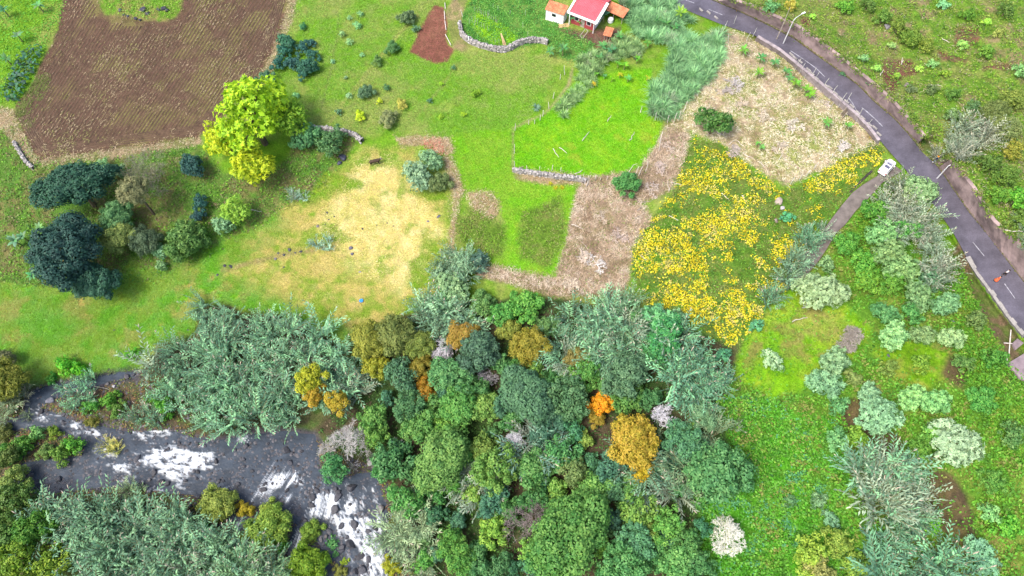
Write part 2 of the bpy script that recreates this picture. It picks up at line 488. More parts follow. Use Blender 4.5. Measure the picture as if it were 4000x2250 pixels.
YBLOBS = [D((1590,610),(1660,570),(1700,575),(1740,600),(1775,660),(1770,710),(1700,690),(1620,690),(1590,660)), D((1690,560),(1760,545),(1900,535),(1900,585),(1840,615),(1770,600),(1700,590)), D((1840,500),(1910,470),(1915,560),(1850,560)), D((1790,395),(1850,400),(1900,430),(1950,475),(1920,495),(1850,470),(1790,440)), D((1640,690),(1760,700),(1800,740),(1920,760),(1880,830),(1840,850),(1720,800),(1630,780)), D((1950,640),(1995,610),(1975,720),(1900,750),(1910,700)), D((2020,470),(2100,420),(2215,362),(2200,395),(2090,455),(2040,500)), D((1700,430),(1780,440),(1790,480),(1700,470))]
HILL = D((1850,-60),(2700,-60),(2700,720),(2600,690),(2480,600),(2440,520),(2400,460),(2350,390),(2325,345),(2230,250),(2150,180),(2060,115),(1940,45))
REDSOIL = [D((2405,75),(2455,70),(2460,100),(2425,130),(2400,115)), D((2360,130),(2440,145),(2430,160),(2370,155)), D((2225,150),(2290,150),(2300,180),(2260,200),(2240,240),(2225,200)), D((2020,40),(2040,45),(2035,65),(2015,60)), D((2470,160),(2576,155),(2560,175),(2470,180))]
RSCRUB = D((2225,440),(2330,560),(2420,700),(2500,900),(2640,1010),(2640,1540),(1880,1540),(1900,1250),(1800,1020),(1850,930),(1900,800),(2000,700),(2100,520),(2160,470))
MEADOW_R = D((2010,700),(2080,720),(2120,760),(2190,830),(2150,900),(2080,905),(2035,970),(1950,1005),(1835,950),(1880,840),(1940,760))
RDRY = D((2030,760),(2110,790),(2170,850),(2110,880),(2060,860),(1990,830))
VINES = D((1800,1010),(1900,985),(2000,1030),(2110,1050),(2130,1150),(2130,1300),(2180,1400),(2100,1449),(1900,1520),(1740,1520),(1770,1250),(1850,1150))
MEADOW_R2 = D((2200,880),(2300,850),(2390,880),(2410,940),(2330,985),(2230,945))
BROWNSOIL = [D((2300,1180),(2400,1190),(2440,1240),(2450,1330),(2475,1385),(2420,1400),(2380,1330),(2340,1240)), D((2205,1090),(2262,1090),(2285,1180),(2380,1205),(2400,1260),(2460,1370),(2400,1390),(2330,1260),(2220,1180)), D((2100,1010),(2180,1000),(2210,1080),(2190,1130),(2130,1080)), D((2390,880),(2440,940),(2420,980),(2360,940))]
FOREST = D((880,835),(1100,765),(1380,745),(1640,792),(1840,865),(1880,1050),(1850,1150),(1770,1250),(1740,1520),(1000,1520),(975,1250),(905,1150),(795,1085),(900,950))
REEDS_A = D((490,755),(560,760),(620,790),(740,790),(850,860),(915,960),(900,1010),(800,1010),(770,1060),(700,1090),(560,1105),(450,1070),(400,1010),(350,940),(400,860),(490,840))
REEDS_B = D((70,1255),(170,1245),(330,1250),(450,1265),(560,1300),(610,1360),(690,1420),(700,1520),(200,1520),(190,1420),(110,1350))
BANKS = [D((60,985),(200,950),(340,925),(440,1010),(560,1120),(800,1110),(960,1180),(1060,1300),(1100,1520),(560,1520),(600,1360),(420,1250),(30,1260),(-60,1210),(-60,1060))]
GUTTER = [[(x - 3, y + 3) for x, y in ROAD_HI[:12]] + WALL1_T[::-1], [(x - 3, y + 3) for x, y in ROAD_HI[12:]] + WALL2_T[::-1]]
GAPIVY = [(3560,560),(3612,530),(3650,560),(3690,596),(3646,640),(3610,610)]
ROADSIDE = D((2400,640),(2450,760),(2576,960),(2640,1050),(2640,1010),(2560,850),(2480,730),(2420,610))

# colour pairs (a, b) are mixed by broad noise: cover that really differs from place to place
ZONES = [
    # polygon(s), colour a, colour b, edge softness, noise wavelength (m), bias
    ([LOWLAND], (.050,.100,.020), (.075,.090,.030), 16, 4, .5),
    ([HILL], (.090,.185,.018), (.140,.180,.040), 10, 5, .50),
    ([SCRUB_L], (.065,.150,.020), (.120,.125,.040), 14, 5, .52),
    ([MEADOW], (.085,.235,.010), (.150,.230,.022), 16, 6, .50),
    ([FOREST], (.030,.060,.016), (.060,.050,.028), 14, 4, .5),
    ([RSCRUB], (.072,.175,.016), (.110,.175,.026), 12, 5, .5),
    ([MEADOW_R], (.115,.270,.008), (.190,.280,.020), 14, 5, .5),
    ([MEADOW_R2], (.100,.230,.008), (.170,.220,.030), 22, 4, .5),
    ([RDRY], (.170,.230,.030), (.230,.230,.060), 22, 4, .5),
    ([VINES], (.050,.200,.010), (.060,.150,.014), 16, 4, .5),
    (BROWNSOIL, (.060,.046,.026), (.085,.070,.030), 16, 3, .5),
    (BANKS, (.062,.070,.034), (.085,.062,.040), 10, 3, .5),
    ([REEDS_A, REEDS_B], (.045,.042,.024), (.060,.070,.026), 12, 3, .5),
    ([DRY], (.330,.285,.085), (.120,.225,.014), 30, 6, .50),
    ([DRYCORE], (.520,.450,.210), (.440,.380,.130), 42, 5, .48),
    (DRYGREEN, (.095,.215,.010), (.130,.210,.016), 9, 4, .5),
    ([EDGE_R, EDGE_B, EDGE_L], (.240,.190,.110), (.130,.140,.050), 6, 3, .5),
    ([PLOUGH], (.088,.056,.036), (.120,.108,.040), 5, 9, .56),
    ([ISLET], (.090,.200,.016), (.170,.170,.050), 6, 4, .5),
    ([TRACK], (.200,.170,.080), (.130,.160,.040), 8, 4, .5),
    ([PLOT], (.135,.058,.038), (.150,.070,.044), 3, 3, .5),
    ([GARDEN], (.055,.165,.022), (.090,.170,.032), 4, 3, .5),
    ([LIME], (.140,.300,.010), (.110,.260,.010), 6, 3, .5),
    ([YARD], (.120,.060,.042), (.100,.075,.046), 8, 3, .5),
    ([DEAD], (.240,.190,.125), (.170,.155,.070), 12, 3, .5),
    ([TAN], (.350,.295,.190), (.190,.215,.062), 12, 5, .53),
    ([YELLOW], (.070,.150,.016), (.095,.135,.026), 7, 3, .5),
    ([MIDSTRIP], (.105,.265,.008), (.130,.250,.016), 7, 4, .5),
    ([OLIVE1, OLIVE2], (.075,.140,.016), (.120,.150,.034), 16, 3, .5),
    ([TANPATCH, BASEDRY, PATH1, PATH2], (.270,.205,.115), (.190,.165,.070), 8, 3, .5),
    ([BRIGHT], (.085,.265,.004), (.135,.290,.008), 4, 4, .5),
    (REDSOIL, (.130,.058,.040), (.110,.085,.040), 7, 2, .5),
    (GUTTER, (.150,.115,.110), (.120,.110,.060), 2, 2, .55),
    ([GAPIVY], (.050,.110,.018), (.080,.100,.030), 6, 2, .5),
    ([ROADSIDE], (.070,.105,.022), (.120,.090,.050), 8, 3, .5),
]
TRACKS = [ # wheel and foot tracks through the pasture
    (D((830,310),(870,250),(920,190),(960,140),(1000,90),(1050,40)), 7, (.200,.215,.060)),
    (D((1010,330),(1060,280),(1110,220),(1150,160)), 5, (.150,.185,.045)),
    (D((1290,430),(1290,324),(1340,300),(1372,285),(1400,255),(1430,215),(1440,175)), 6, (.230,.200,.100)),
    (D((560,680),(640,660),(720,640),(790,630)), 9, (.210,.150,.085)),
    (D((800,300),(830,190),(850,80),(852,-20)), 3, (.110,.130,.040)),
]

def land_colour(U, V, X, Y):
    n1 = fbm(X / 9, Y / 9, 3); n2 = fbm(X / 3.2, Y / 3.2, 7)
    base_a = np.array([.095, .215, .012]); base_b = np.array([.165, .215, .045])
    w = sstep(.42, .66, .6 * n1 + .4 * n2)[:, None]
    C = base_a * (1 - w) + base_b * w
    wob = .5 * (fbm(X / 2.0, Y / 2.0, 21, 3) - .5) + .9 * (fbm(X / 7.0, Y / 7.0, 25, 3) - .5)
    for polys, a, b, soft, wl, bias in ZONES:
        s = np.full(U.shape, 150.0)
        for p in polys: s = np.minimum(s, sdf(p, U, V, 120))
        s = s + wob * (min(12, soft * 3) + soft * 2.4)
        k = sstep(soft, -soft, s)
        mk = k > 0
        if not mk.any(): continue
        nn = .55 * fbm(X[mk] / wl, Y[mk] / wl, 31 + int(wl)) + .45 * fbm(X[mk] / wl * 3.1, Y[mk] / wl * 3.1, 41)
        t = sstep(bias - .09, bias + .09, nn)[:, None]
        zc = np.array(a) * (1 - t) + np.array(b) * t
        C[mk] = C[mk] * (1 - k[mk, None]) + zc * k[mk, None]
    for line, wd_, c in TRACKS:
        k = sstep(wd_ * 1.6, wd_ * .3, seg_dist(line, U, V, False) + wob * 8) * .75
        C = C * (1 - k[:, None]) + np.array(c) * k[:, None]
    # dry patches in the lower meadow and green seeping into the dry field
    for poly, c, lim in ((MEADOW, (.250,.210,.060), .60), (DRY, (.100,.215,.010), .60), (BRIGHT, (.200,.270,.020), .63), (HILL, (.190,.150,.080), .62), (RSCRUB, (.150,.140,.040), .63)):
        s = sdf(poly, U, V, 60)
        nn = .6 * fbm(X / 6.5, Y / 6.5, 71) + .4 * fbm(X / 1.9, Y / 1.9, 77)
        k = sstep(lim - .05, lim + .04, nn) * sstep(0, -30, s) * .8
        C = C * (1 - k[:, None]) + np.array(c) * k[:, None]
    # bare gravel beside the water
    ws = np.full(U.shape, 150.0)
    for W in WATERS: ws = np.minimum(ws, sdf(W, U, V, 120))
    g = sstep(26, 4, ws + wob * 40)
    gc = np.array([.060, .058, .060])
    C = C * (1 - g[:, None]) + gc * g[:, None]
    return C

# ------------------------------------------------------------------ the ground sheet
def grow(a, b, st, lo, hi):
    mid = list(np.arange(a, b + st, st)); s = st
    left = []; x = a
    while x > lo: s *= 1.25; x -= s; left.append(x)
    s = st; right = []; x = mid[-1]
    while x < hi: s *= 1.25; x += s; right.append(x)
    return np.array(left[::-1] + mid + right)
gus = grow(-40, 4040, 7.0, -6500, 10500)
gvs = grow(-40, 2290, 7.0, -2500, 4300)
U, V = np.meshgrid(gus, gvs, indexing='ij')
nu, nv = U.shape
Uf, Vf = U.ravel(), V.ravel()
Z = height(Uf, Vf)
G0 = at_z(Uf, Vf, Z)
rough = np.zeros(Uf.shape)
for p, a in ((SCRUB_L, .35), (HILL, .5), (RSCRUB, .5), (VINES, .6), (DEAD, .4), (TAN, .3), (YELLOW, .35), (FOREST, .3), (MEADOW, .12), (DRY, .1), (OLIVE1, .35), (OLIVE2, .35), (GARDEN, .2)):
    rough = np.maximum(rough, a * sstep(0, -25, sdf(p, Uf, Vf, 60)))
rr = np.minimum(sdf(ROADPOLY, Uf, Vf), sdf(LANEPOLY, Uf, Vf))
rough *= sstep(8, 40, rr)
for b_, t_ in ((WALL1_B, WALL1_T), (WALL2_B, WALL2_T)):
    rough *= sstep(2, 20, sdf(b_ + t_[::-1], Uf, Vf, 60))
Z = Z + rough * (fbm(G0[:, 0] / 1.6, G0[:, 1] / 1.6, 55, 3) - .45) * 2.0
G = at_z(Uf, Vf, Z)
idx = np.arange(nu * nv).reshape(nu, nv)
gf = np.stack([idx[:-1, :-1], idx[:-1, 1:], idx[1:, 1:], idx[1:, :-1]], -1).reshape(-1, 4)
GC = land_colour(Uf, Vf, G[:, 0], G[:, 1])

def ground_material():
    m, t, b = newmat('ground_cover')
    b.inputs['Roughness'].default_value = .95
    b.inputs['Specular IOR Level'].default_value = .08
    at = t.nodes.new('ShaderNodeAttribute'); at.attribute_name = 'Col'
    g1 = noise_grey(t, 2.6, .62, 1.38, 5, .75)
    g2 = noise_grey(t, .55, .82, 1.18, 3, .6)
    c = mulcol(t, mulcol(t, at.outputs['Color'], g1), g2)
    # slight drift towards straw colour in fine patches
    mx = t.nodes.new('ShaderNodeMix'); mx.data_type = 'RGBA'
    f = noise_grey(t, 1.3, -.25, .42, 4, .7)
    t.links.new(f, mx.inputs[0]); t.links.new(c, mx.inputs[6])
    tint = t.nodes.new('ShaderNodeMix'); tint.data_type = 'RGBA'; tint.blend_type = 'MULTIPLY'; tint.inputs[0].default_value = 1
    tint.inputs[7].default_value = (1.45, 1.0, 1.5, 1)
    t.links.new(c, tint.inputs[6]); t.links.new(tint.outputs[2], mx.inputs[7])
    t.links.new(mx.outputs[2], b.inputs['Base Color'])
    bp = t.nodes.new('ShaderNodeBump'); bp.inputs['Strength'].default_value = .8; bp.inputs['Distance'].default_value = .25
    n = N(t, 'ShaderNodeTexNoise', Scale=3.2, Detail=5, Roughness=.7)
    ge = t.nodes.new('ShaderNodeNewGeometry'); t.links.new(ge.outputs['Position'], n.inputs['Vector'])
    t.links.new(n.outputs[0], bp.inputs['Height']); t.links.new(bp.outputs[0], b.inputs['Normal'])
    return m
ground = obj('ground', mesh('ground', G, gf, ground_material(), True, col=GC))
tag(ground, 'valley ground of pasture, ploughed soil, dry grass and scrub', kind='structure')

# ------------------------------------------------------------------ water with foam
FOAMS = [D((350,1160),(390,1130),(440,1122),(480,1130),(540,1135),(540,1180),(500,1180),(460,1200),(440,1215),(395,1185)),
         D((90,1036),(108,1040),(132,1054),(120,1064),(96,1056)), D((180,1058),(196,1066),(200,1090),(186,1084)), D((208,1078),(240,1082),(250,1096),(215,1092)),
         D((262,1130),(288,1134),(292,1160),(268,1150)), D((286,1172),(330,1168),(325,1190),(290,1186)), D((370,1076),(432,1070),(425,1090),(375,1092)), D((330,1085),(370,1082),(365,1098),(335,1096)),
         D((652,1226),(690,1188),(745,1185),(758,1212),(720,1226),(690,1232)), D((640,1244),(660,1225),(690,1232),(655,1252)), D((700,1250),(730,1245),(725,1262)),
         D((775,1292),(800,1238),(846,1242),(858,1280),(880,1238),(902,1268),(900,1290),(870,1300),(930,1302),(950,1335),(965,1385),(985,1449),(990,1510),(915,1510),(925,1425),(885,1365),(850,1335),(840,1310),(800,1300)),
         D((900,1255),(915,1250),(912,1275)), D((945,1290),(965,1300),(962,1350),(948,1330)), D((930,1235),(940,1230),(942,1250)),
         D((730,1400),(745,1360),(752,1335),(758,1340),(748,1390),(735,1430)), D((690,1440),(720,1430),(735,1470),(700,1500)), D((594,1318),(608,1312),(606,1370),(586,1374)), D((598,1095),(625,1098),(620,1110),(600,1108)), D((905,1432),(925,1440),(915,1470)),
         D((560,1235),(572,1225),(575,1250)), D((430,1205),(470,1200),(455,1225)), D((395,1235),(412,1225),(410,1240))]
def foam_at(U, V, X, Y):
    s = np.full(U.shape, 60.0)
    for p in FOAMS: s = np.minimum(s, sdf(p, U, V, 60))
    # streaks along the flow: left-right above, downwards at the lower reach
    ang = np.interp(U, [900, 1150, 1300], [0.1, .5, 1.05])
    a = X * np.cos(ang) - Y * np.sin(ang); b = X * np.sin(ang) + Y * np.cos(ang)
    st = .5 * fbm(a / 1.6, b / .4, 61, 4, .7) + .5 * fbm(a / .7, b / .5, 66, 4, .7)
    f = sstep(.40, .72, st - np.maximum(s, -10) * .012 - .05)
    fl = sstep(.62, .78, fbm(a / 1.2, b / .35, 81, 4, .7)) * .4
    return np.clip(np.maximum(f, fl * sstep(60, 20, s)), 0, 1)

def water_material():
    m, t, b = newmat('river_water')
    at = t.nodes.new('ShaderNodeAttribute'); at.attribute_name = 'Col'
    mx = t.nodes.new('ShaderNodeMix'); mx.data_type = 'RGBA'
    mx.inputs[7].default_value = (.72, .76, .80, 1)
    dk = N(t, 'ShaderNodeRGB'); dk.outputs[0].default_value = (.038, .049, .064, 1)
    g = noise_grey(t, .5, .65, 1.4, 3, .6)
    t.links.new(mulcol(t, dk.outputs[0], g), mx.inputs[6])
    sep = t.nodes.new('ShaderNodeSeparateColor'); t.links.new(at.outputs['Color'], sep.inputs[0])
    ma = t.nodes.new('ShaderNodeMath'); ma.operation = 'MULTIPLY'; ma.use_clamp = True
    g2 = noise_grey(t, 4.0, .5, 1.35, 4, .7)
    t.links.new(sep.outputs[0], ma.inputs[0]); t.links.new(g2, ma.inputs[1])
    t.links.new(ma.outputs[0], mx.inputs[0]); t.links.new(mx.outputs[2], b.inputs['Base Color'])
    rm = t.nodes.new('ShaderNodeMapRange'); rm.inputs[3].default_value = .22; rm.inputs[4].default_value = .8
    t.links.new(ma.outputs[0], rm.inputs[0]); t.links.new(rm.outputs[0], b.inputs['Roughness'])
    b.inputs['IOR'].default_value = 1.33; b.inputs['Specular IOR Level'].default_value = .5
    bp = t.nodes.new('ShaderNodeBump'); bp.inputs['Strength'].default_value = .4; bp.inputs['Distance'].default_value = .2
    n = N(t, 'ShaderNodeTexNoise', Scale=1.4, Detail=5, Roughness=.65, Distortion=.6)
    ge = t.nodes.new('ShaderNodeNewGeometry'); t.links.new(ge.outputs['Position'], n.inputs['Vector'])
    t.links.new(n.outputs[0], bp.inputs['Height']); t.links.new(bp.outputs[0], b.inputs['Normal'])
    return m
WATERMAT = water_material()
def water_sheet(name, poly, label):
    Pp = np.array(poly); st = 4.0
    us = np.arange(Pp[:, 0].min() - 8, Pp[:, 0].max() + 8, st); vs_ = np.arange(Pp[:, 1].min() - 8, Pp[:, 1].max() + 8, st)
    A, B = np.meshgrid(us, vs_, indexing='ij'); a, b = A.ravel(), B.ravel()
    s = sdf(poly, a, b, 60)
    X = at_z(a, b, np.zeros(a.shape))
    f = foam_at(a, b, X[:, 0], X[:, 1])
    z = .02 + f * (.10 + .22 * fbm(X[:, 0] / .7, X[:, 1] / .7, 91, 3)) + .05 * (fbm(X[:, 0] / .9, X[:, 1] / .9, 95, 3) - .5)
    z *= sstep(8, -4, s)
    X = at_z(a, b, z)
    ii = np.arange(a.size).reshape(A.shape)
    q = np.stack([ii[:-1, :-1], ii[:-1, 1:], ii[1:, 1:], ii[1:, :-1]], -1).reshape(-1, 4)
    q = q[(s[q] < 7).all(1)]
    used = np.unique(q); mp = np.full(a.size, -1); mp[used] = np.arange(len(used))
    o = obj(name, mesh(name, X[used], mp[q], WATERMAT, True, col=np.repeat(f[used, None], 3, 1)))
    return tag(o, label, kind='structure')
water_sheet('river', RIVER, 'dark slate river with white rapids')
water_sheet('side_stream', CHAN1, 'narrow white side stream between shrubby banks')
water_sheet('side_stream', CHAN2, 'short white chute beside the lower reed thicket')
water_sheet('backwater', CHAN3, 'still dark backwater below the lower meadow')
water_sheet('shallow_pool', CHAN4, 'dark shallow pool among boulders at the lower edge')

# ------------------------------------------------------------------ road, lane, markings
def road_material():
    m, t, b = newmat('asphalt')
    b.inputs['Roughness'].default_value = .75
    rgb = N(t, 'ShaderNodeRGB'); rgb.outputs[0].default_value = (.082, .076, .098, 1)
    c = mulcol(t, mulcol(t, rgb.outputs[0], noise_grey(t, .22, .62, 1.5, 6, .7)), noise_grey(t, 5, .85, 1.15, 3))
    t.links.new(c, b.inputs['Base Color'])
    return m
ASPHALT = road_material()
LANEMAT = mat_plain('worn_concrete_lane', (.135, .115, .105), .85, .3, .8, local=False)
def strip(name, A, B, mat, lift, n, across=4, z=None):
    A = resample(A, n); B = resample(B, n)
    v = []; f = []
    for k in range(across + 1):
        t = k / across
        L = A * (1 - t) + B * t
        zz = (z(L[:, 0], np.linspace(0, 1, n)) if z else height(L[:, 0], L[:, 1])) + lift
        v.append(at_z(L[:, 0], L[:, 1], zz))
    v = np.stack(v, 1).reshape(-1, 3); c = across + 1
    i = np.arange(n - 1)[:, None] * c + np.arange(across)[None]
    i = i.ravel()
    f = np.stack([i, i + 1, i + c + 1, i + c], 1)
    return mesh(name, v, f, mat, True)
tag(obj('road', strip('road', ROAD_LO, ROAD_HI, ASPHALT, .03, 120, 6, lambda u, t: road_h(u))), 'dark asphalt road curving down the right side', kind='structure')
tag(obj('lane', strip('lane', LANE_L, LANE_R, LANEMAT, .06, 60, 4, lambda u, t: lane_h(t))), 'narrow brown concrete lane branching below the white car', kind='structure')
# painted marks: worn white dashes along the middle of the road
PAINT = mat_plain('worn_road_paint', (.26, .26, .29), .7, .6, 1.5, local=False)
def mark(pts, w, label):
    L = resample(pts, 14); d = np.gradient(L, axis=0); nrm = np.stack([-d[:, 1], d[:, 0]], 1); nrm /= np.linalg.norm(nrm, axis=1, keepdims=True)
    m = strip('road_marking', L - nrm * w, L + nrm * w, PAINT, .04, 14, 1, lambda u, t: road_h(u))
    tag(obj('road_marking', m), label, 'road marking', 'white lines painted on the road', 'structure')
mark([(2680,0),(2712,12)], 1.1, 'short white dash on the road at the upper picture edge')
mark([(2768,36),(2822,58)], 1.1, 'white dash on the road beside the stepped parapet')
mark([(3088,198),(3140,232),(3190,268),(3222,300)], 1.3, 'long worn white line on the road beside the fence poles')
mark([(3316,384),(3330,402),(3345,430)], 1.4, 'ragged white patch of paint by the wooden ladder')
mark([(3366,420),(3384,434),(3420,466),(3448,494)], 1.6, 'broken white line in the middle of the road above the white car')
mark([(3924,1108),(3944,1136),(3965,1166)], 1.3, 'white dash on the road below the two walkers')
mark([(3800,945),(3820,970),(3845,1000)], 1.4, 'pale worn streak on the road beside the tall reeds')
mark([(3728,840),(3744,856)], .9, 'thin white stroke on the road beside the reeds')

# ------------------------------------------------------------------ walls along the road
CONC = mat_plain('stained_concrete', (.28, .21, .20), .9, .5, .38, local=False)
CONC2 = mat_plain('grey_concrete', (.25, .215, .225), .9, .35, .9, local=False)
BLOCK = mat_plain('pale_block', (.24, .225, .21), .9, .3, 1.2, local=False)
KERB = mat_plain('mossy_kerb', (.15, .14, .08), .95, .5, 1.4, local=False)
def panel_wall(name, base, top, zb, zt, n, mat, label, thick=.35, out=.22, jit=.03):
    root = thing(name, label, 'wall', P(*base[0]))
    rx = Vector(root.location)
    B = resample(base, n + 1); T = resample(top, n + 1)
    PB = at_z(B[:, 0], B[:, 1], zb(B[:, 0]) - .25); PT = at_z(T[:, 0], T[:, 1], zt(T[:, 0]))
    for i in range(n):
        gap = .006
        b0 = PB[i] * (1 - gap) + PB[i + 1] * gap; b1 = PB[i] * gap + PB[i + 1] * (1 - gap)
        t0 = PT[i] * (1 - gap) + PT[i + 1] * gap; t1 = PT[i] * gap + PT[i + 1] * (1 - gap)
        e = b1 - b0; up = (t0 + t1) / 2 - (b0 + b1) / 2
        nn = np.cross(e, up); nn /= np.linalg.norm(nn)
        if nn[2] < 0: nn = -nn
        j = out + random.uniform(-jit, jit)
        q = [b0 + nn * j, b1 + nn * j, b1 - nn * thick, b0 - nn * thick, t0 + nn * j, t1 + nn * j, t1 - nn * thick, t0 - nn * thick]
        o = MB().hexa([Vector(x) - rx for x in q]).build('wall_panel', mat, root)
    return root
panel_wall('retaining_wall', WALL1_B, WALL1_T, road_h, lambda u: road_h(u) + 3.6, 26, CONC, 'long reddish concrete retaining wall above the road\'s upper bend')
panel_wall('retaining_wall', WALL2_B, WALL2_T, road_h, lambda u: road_h(u) + 4.6, 18, CONC, 'wide dark concrete retaining wall above the road beside the walkers')
panel_wall('retaining_wall', [(x - 3, y + 10) for x, y in NEARWALL], [(2960,140),(3045,190),(3112,244),(3180,300),(3255,362),(3346,442),(3394,492),(3436,546)], lambda u: road_h(u) - 2.1, lambda u: road_h(u) + .1, 18, CONC2, 'grey concrete wall holding the road above the dry terrace')
# crumbling wall under the lower road edge
panel_wall('retaining_wall', [(3776,1012),(3815,1082),(3860,1150),(3930,1245),(4000,1335)], [(3780,1002),(3820,1066),(3866,1126),(3940,1232),(4000,1305)], lambda u: road_h(u) - 1.0, lambda u: road_h(u) + .35, 14, BLOCK, 'low broken stone wall along the road\'s lower right edge', jit=.16)
# kerbs
def kerb(name, line, off, label, w=9, h=.14):
    A = [(x + off[0], y + off[1]) for x, y in line]; B = [(x + off[0] + w * .7, y + off[1] - w * .7) for x, y in line]
    n = 90; A = resample(A, n); B = resample(B, n)
    z = road_h((A[:, 0]))
    v = np.concatenate([at_z(A[:, 0], A[:, 1], z - .1), at_z(A[:, 0], A[:, 1], z + h), at_z(B[:, 0], B[:, 1], z + h), at_z(B[:, 0], B[:, 1], z - .1)])
    f = []
    for i in range(n - 1):
        for k in range(3): f.append((k * n + i, k * n + i + 1, (k + 1) * n + i + 1, (k + 1) * n + i))
    return tag(obj(name, mesh(name, v, f, KERB)), label, 'kerb', None, 'structure')
kerb('kerb', ROAD_HI[1:12], (2, -2), 'mossy kerb at the foot of the long retaining wall')
kerb('kerb', ROAD_HI[12:], (2, -2), 'mossy kerb at the foot of the wide dark retaining wall')
# pale parapet blocks on the lower road edge
ORD = 'first second third fourth fifth sixth seventh eighth ninth tenth eleventh twelfth thirteenth fourteenth fifteenth sixteenth seventeenth eighteenth nineteenth twentieth'.split()
for i, (x, y) in enumerate([(2735,50),(2765,60),(2795,78),(3082,234),(3094,250),(3118,258),(3152,284),(3166,300),(3186,316),(3224,344),(3236,354),(3258,374),(3276,392),(3300,408),(3322,424),(3345,446),(3365,468),(3392,494),(3408,512),(3426,534)]):
    p = P(x, y); d = np.array(at_z(x + 30, y + 26, p[2])) - p; rz = math.atan2(d[1], d[0])
    o = MB().box(-.6, .6, -.17, .17, -.3, .3).build('parapet_block', BLOCK)
    bm = o.modifiers.new('bevel', 'BEVEL'); bm.width = .05; bm.segments = 1
    o.location = (p[0], p[1], float(road_h(x))); o.rotation_euler = (0, 0, rz)
    tag(o, ORD[i] + ' pale concrete block from the top in the row edging the road', 'block', 'parapet blocks along the road edge')
# dark kerb wall on the lane's upper side
tag(strip and obj('lane_kerb', (lambda: (lambda A: MB().tube([tuple(at_z(x, y, float(lane_h(t)) + .12)) for (x, y), t in zip(A, np.linspace(.1, .75, len(A)))], [.22] * len(A), 5).mesh('lane_kerb', mat_plain('dark_kerb', (.045, .04, .035), .9, .4, 1.0, local=False)))(resample([(3405,668),(3340,730),(3290,786),(3248,842),(3222,882)], 20)))()), 'dark low wall along the brown lane', 'low wall', None, None)
# ------------------------------------------------------------------ plant generators (meshes in metres, origin at the foot or crown centre)
def rdirs(n, zmin=-1.0):
    z = rng.uniform(zmin, 1, n); a = rng.uniform(0, 2 * math.pi, n); r = np.sqrt(1 - z * z)
    return np.stack([r * np.cos(a), r * np.sin(a), z], 1)

def crown_lobes(Rr, nl, zs=.75, lobe=(.20, .33), spread=(.56, .95), zmin=-.25):
    nl = int(nl * 1.5)
    d = rdirs(nl * 6, zmin)
    pick = [0]
    for _ in range(nl - 1):           # spread the lobes out
        dd = np.min(np.linalg.norm(d[:, None] - d[pick][None], axis=2), 1)
        pick.append(int(np.argmax(dd + rng.uniform(0, .25, len(d)))))
    d = d[pick]
    an = rng.uniform(.74, 1.32)
    c = d * Rr * rng.uniform(spread[0] * .8, spread[1] * 1.08, (nl, 1)) * np.array([an, 1 / an, zs])
    r = Rr * rng.uniform(*lobe, nl)
    c = np.concatenate([c, [[0, 0, Rr * zs * .3]]]); r = np.concatenate([r, [Rr * .5]])
    return c, r

def crown_mesh(name, Rr, nl, leaf=.3, dens=1.15, zs=.75, rosette=0, mat=None, up=.25, **kw):
    """leafy crown: lobes whose skins are covered by small leaves (or by rosettes of leaves)"""
    c, r = crown_lobes(Rr, nl, zs, **kw)
    V_ = []; T = []
    for k in range(len(c)):
        area = 4 * math.pi * r[k] ** 2 * .8
        if rosette:
            n = max(4, int(area * dens / (leaf * leaf * 1.5)))
        else:
            n = int(area * dens / (leaf * leaf * .42))
        d = rdirs(n, -.45)
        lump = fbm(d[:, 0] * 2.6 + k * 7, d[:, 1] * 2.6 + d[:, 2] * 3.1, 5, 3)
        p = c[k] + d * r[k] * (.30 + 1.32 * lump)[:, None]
        ok = np.ones(n, bool)
        for j in range(len(c)):
            if j != k: ok &= np.linalg.norm(p - c[j], axis=1) > r[j] * .80
        p = p[ok]; d = d[ok]; n = len(p)
        if n == 0: continue
        nrm = unit(d + rng.normal(0, .32, (n, 3)) + np.array([0, 0, up]))
        lobetone = rng.uniform(-.12, .12)
        if rosette:
            for q in range(rosette):
                an = 2 * math.pi * q / rosette + rng.uniform(0, .7, n)
                ref = unit(np.cross(nrm, rdirs(n))); oth = np.cross(nrm, ref)
                ax = ref * np.cos(an)[:, None] + oth * np.sin(an)[:, None] + nrm * rng.uniform(.1, .5, (n, 1))
                V_.append(leaf_quads(p, ax, nrm, leaf * rng.uniform(.75, 1.2, n), leaf * rng.uniform(.32, .45, n), .15))
                T.append(np.repeat(np.clip(rng.normal(.5 + lobetone, .17, n), 0, 1), 4))
        else:
            ax = np.cross(nrm, rdirs(n))
            V_.append(leaf_quads(p - unit(ax) * leaf * .5, ax, nrm, leaf * rng.uniform(.7, 1.3, n), leaf * rng.uniform(.5, .95, n)))
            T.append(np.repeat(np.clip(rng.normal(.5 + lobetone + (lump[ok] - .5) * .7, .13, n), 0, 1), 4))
        # inner foliage, so that the gaps look into leaves and not through the tree
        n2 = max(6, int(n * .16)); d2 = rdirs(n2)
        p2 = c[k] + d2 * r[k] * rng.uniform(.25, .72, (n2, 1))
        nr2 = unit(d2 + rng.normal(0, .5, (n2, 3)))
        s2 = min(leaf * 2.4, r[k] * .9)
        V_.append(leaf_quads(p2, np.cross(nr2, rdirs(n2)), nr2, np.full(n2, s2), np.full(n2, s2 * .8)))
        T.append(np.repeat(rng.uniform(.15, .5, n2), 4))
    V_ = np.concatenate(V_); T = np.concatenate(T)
    return mesh(name, V_, quads_of(len(V_) // 4), mat or LEAF, tone=T), c, r

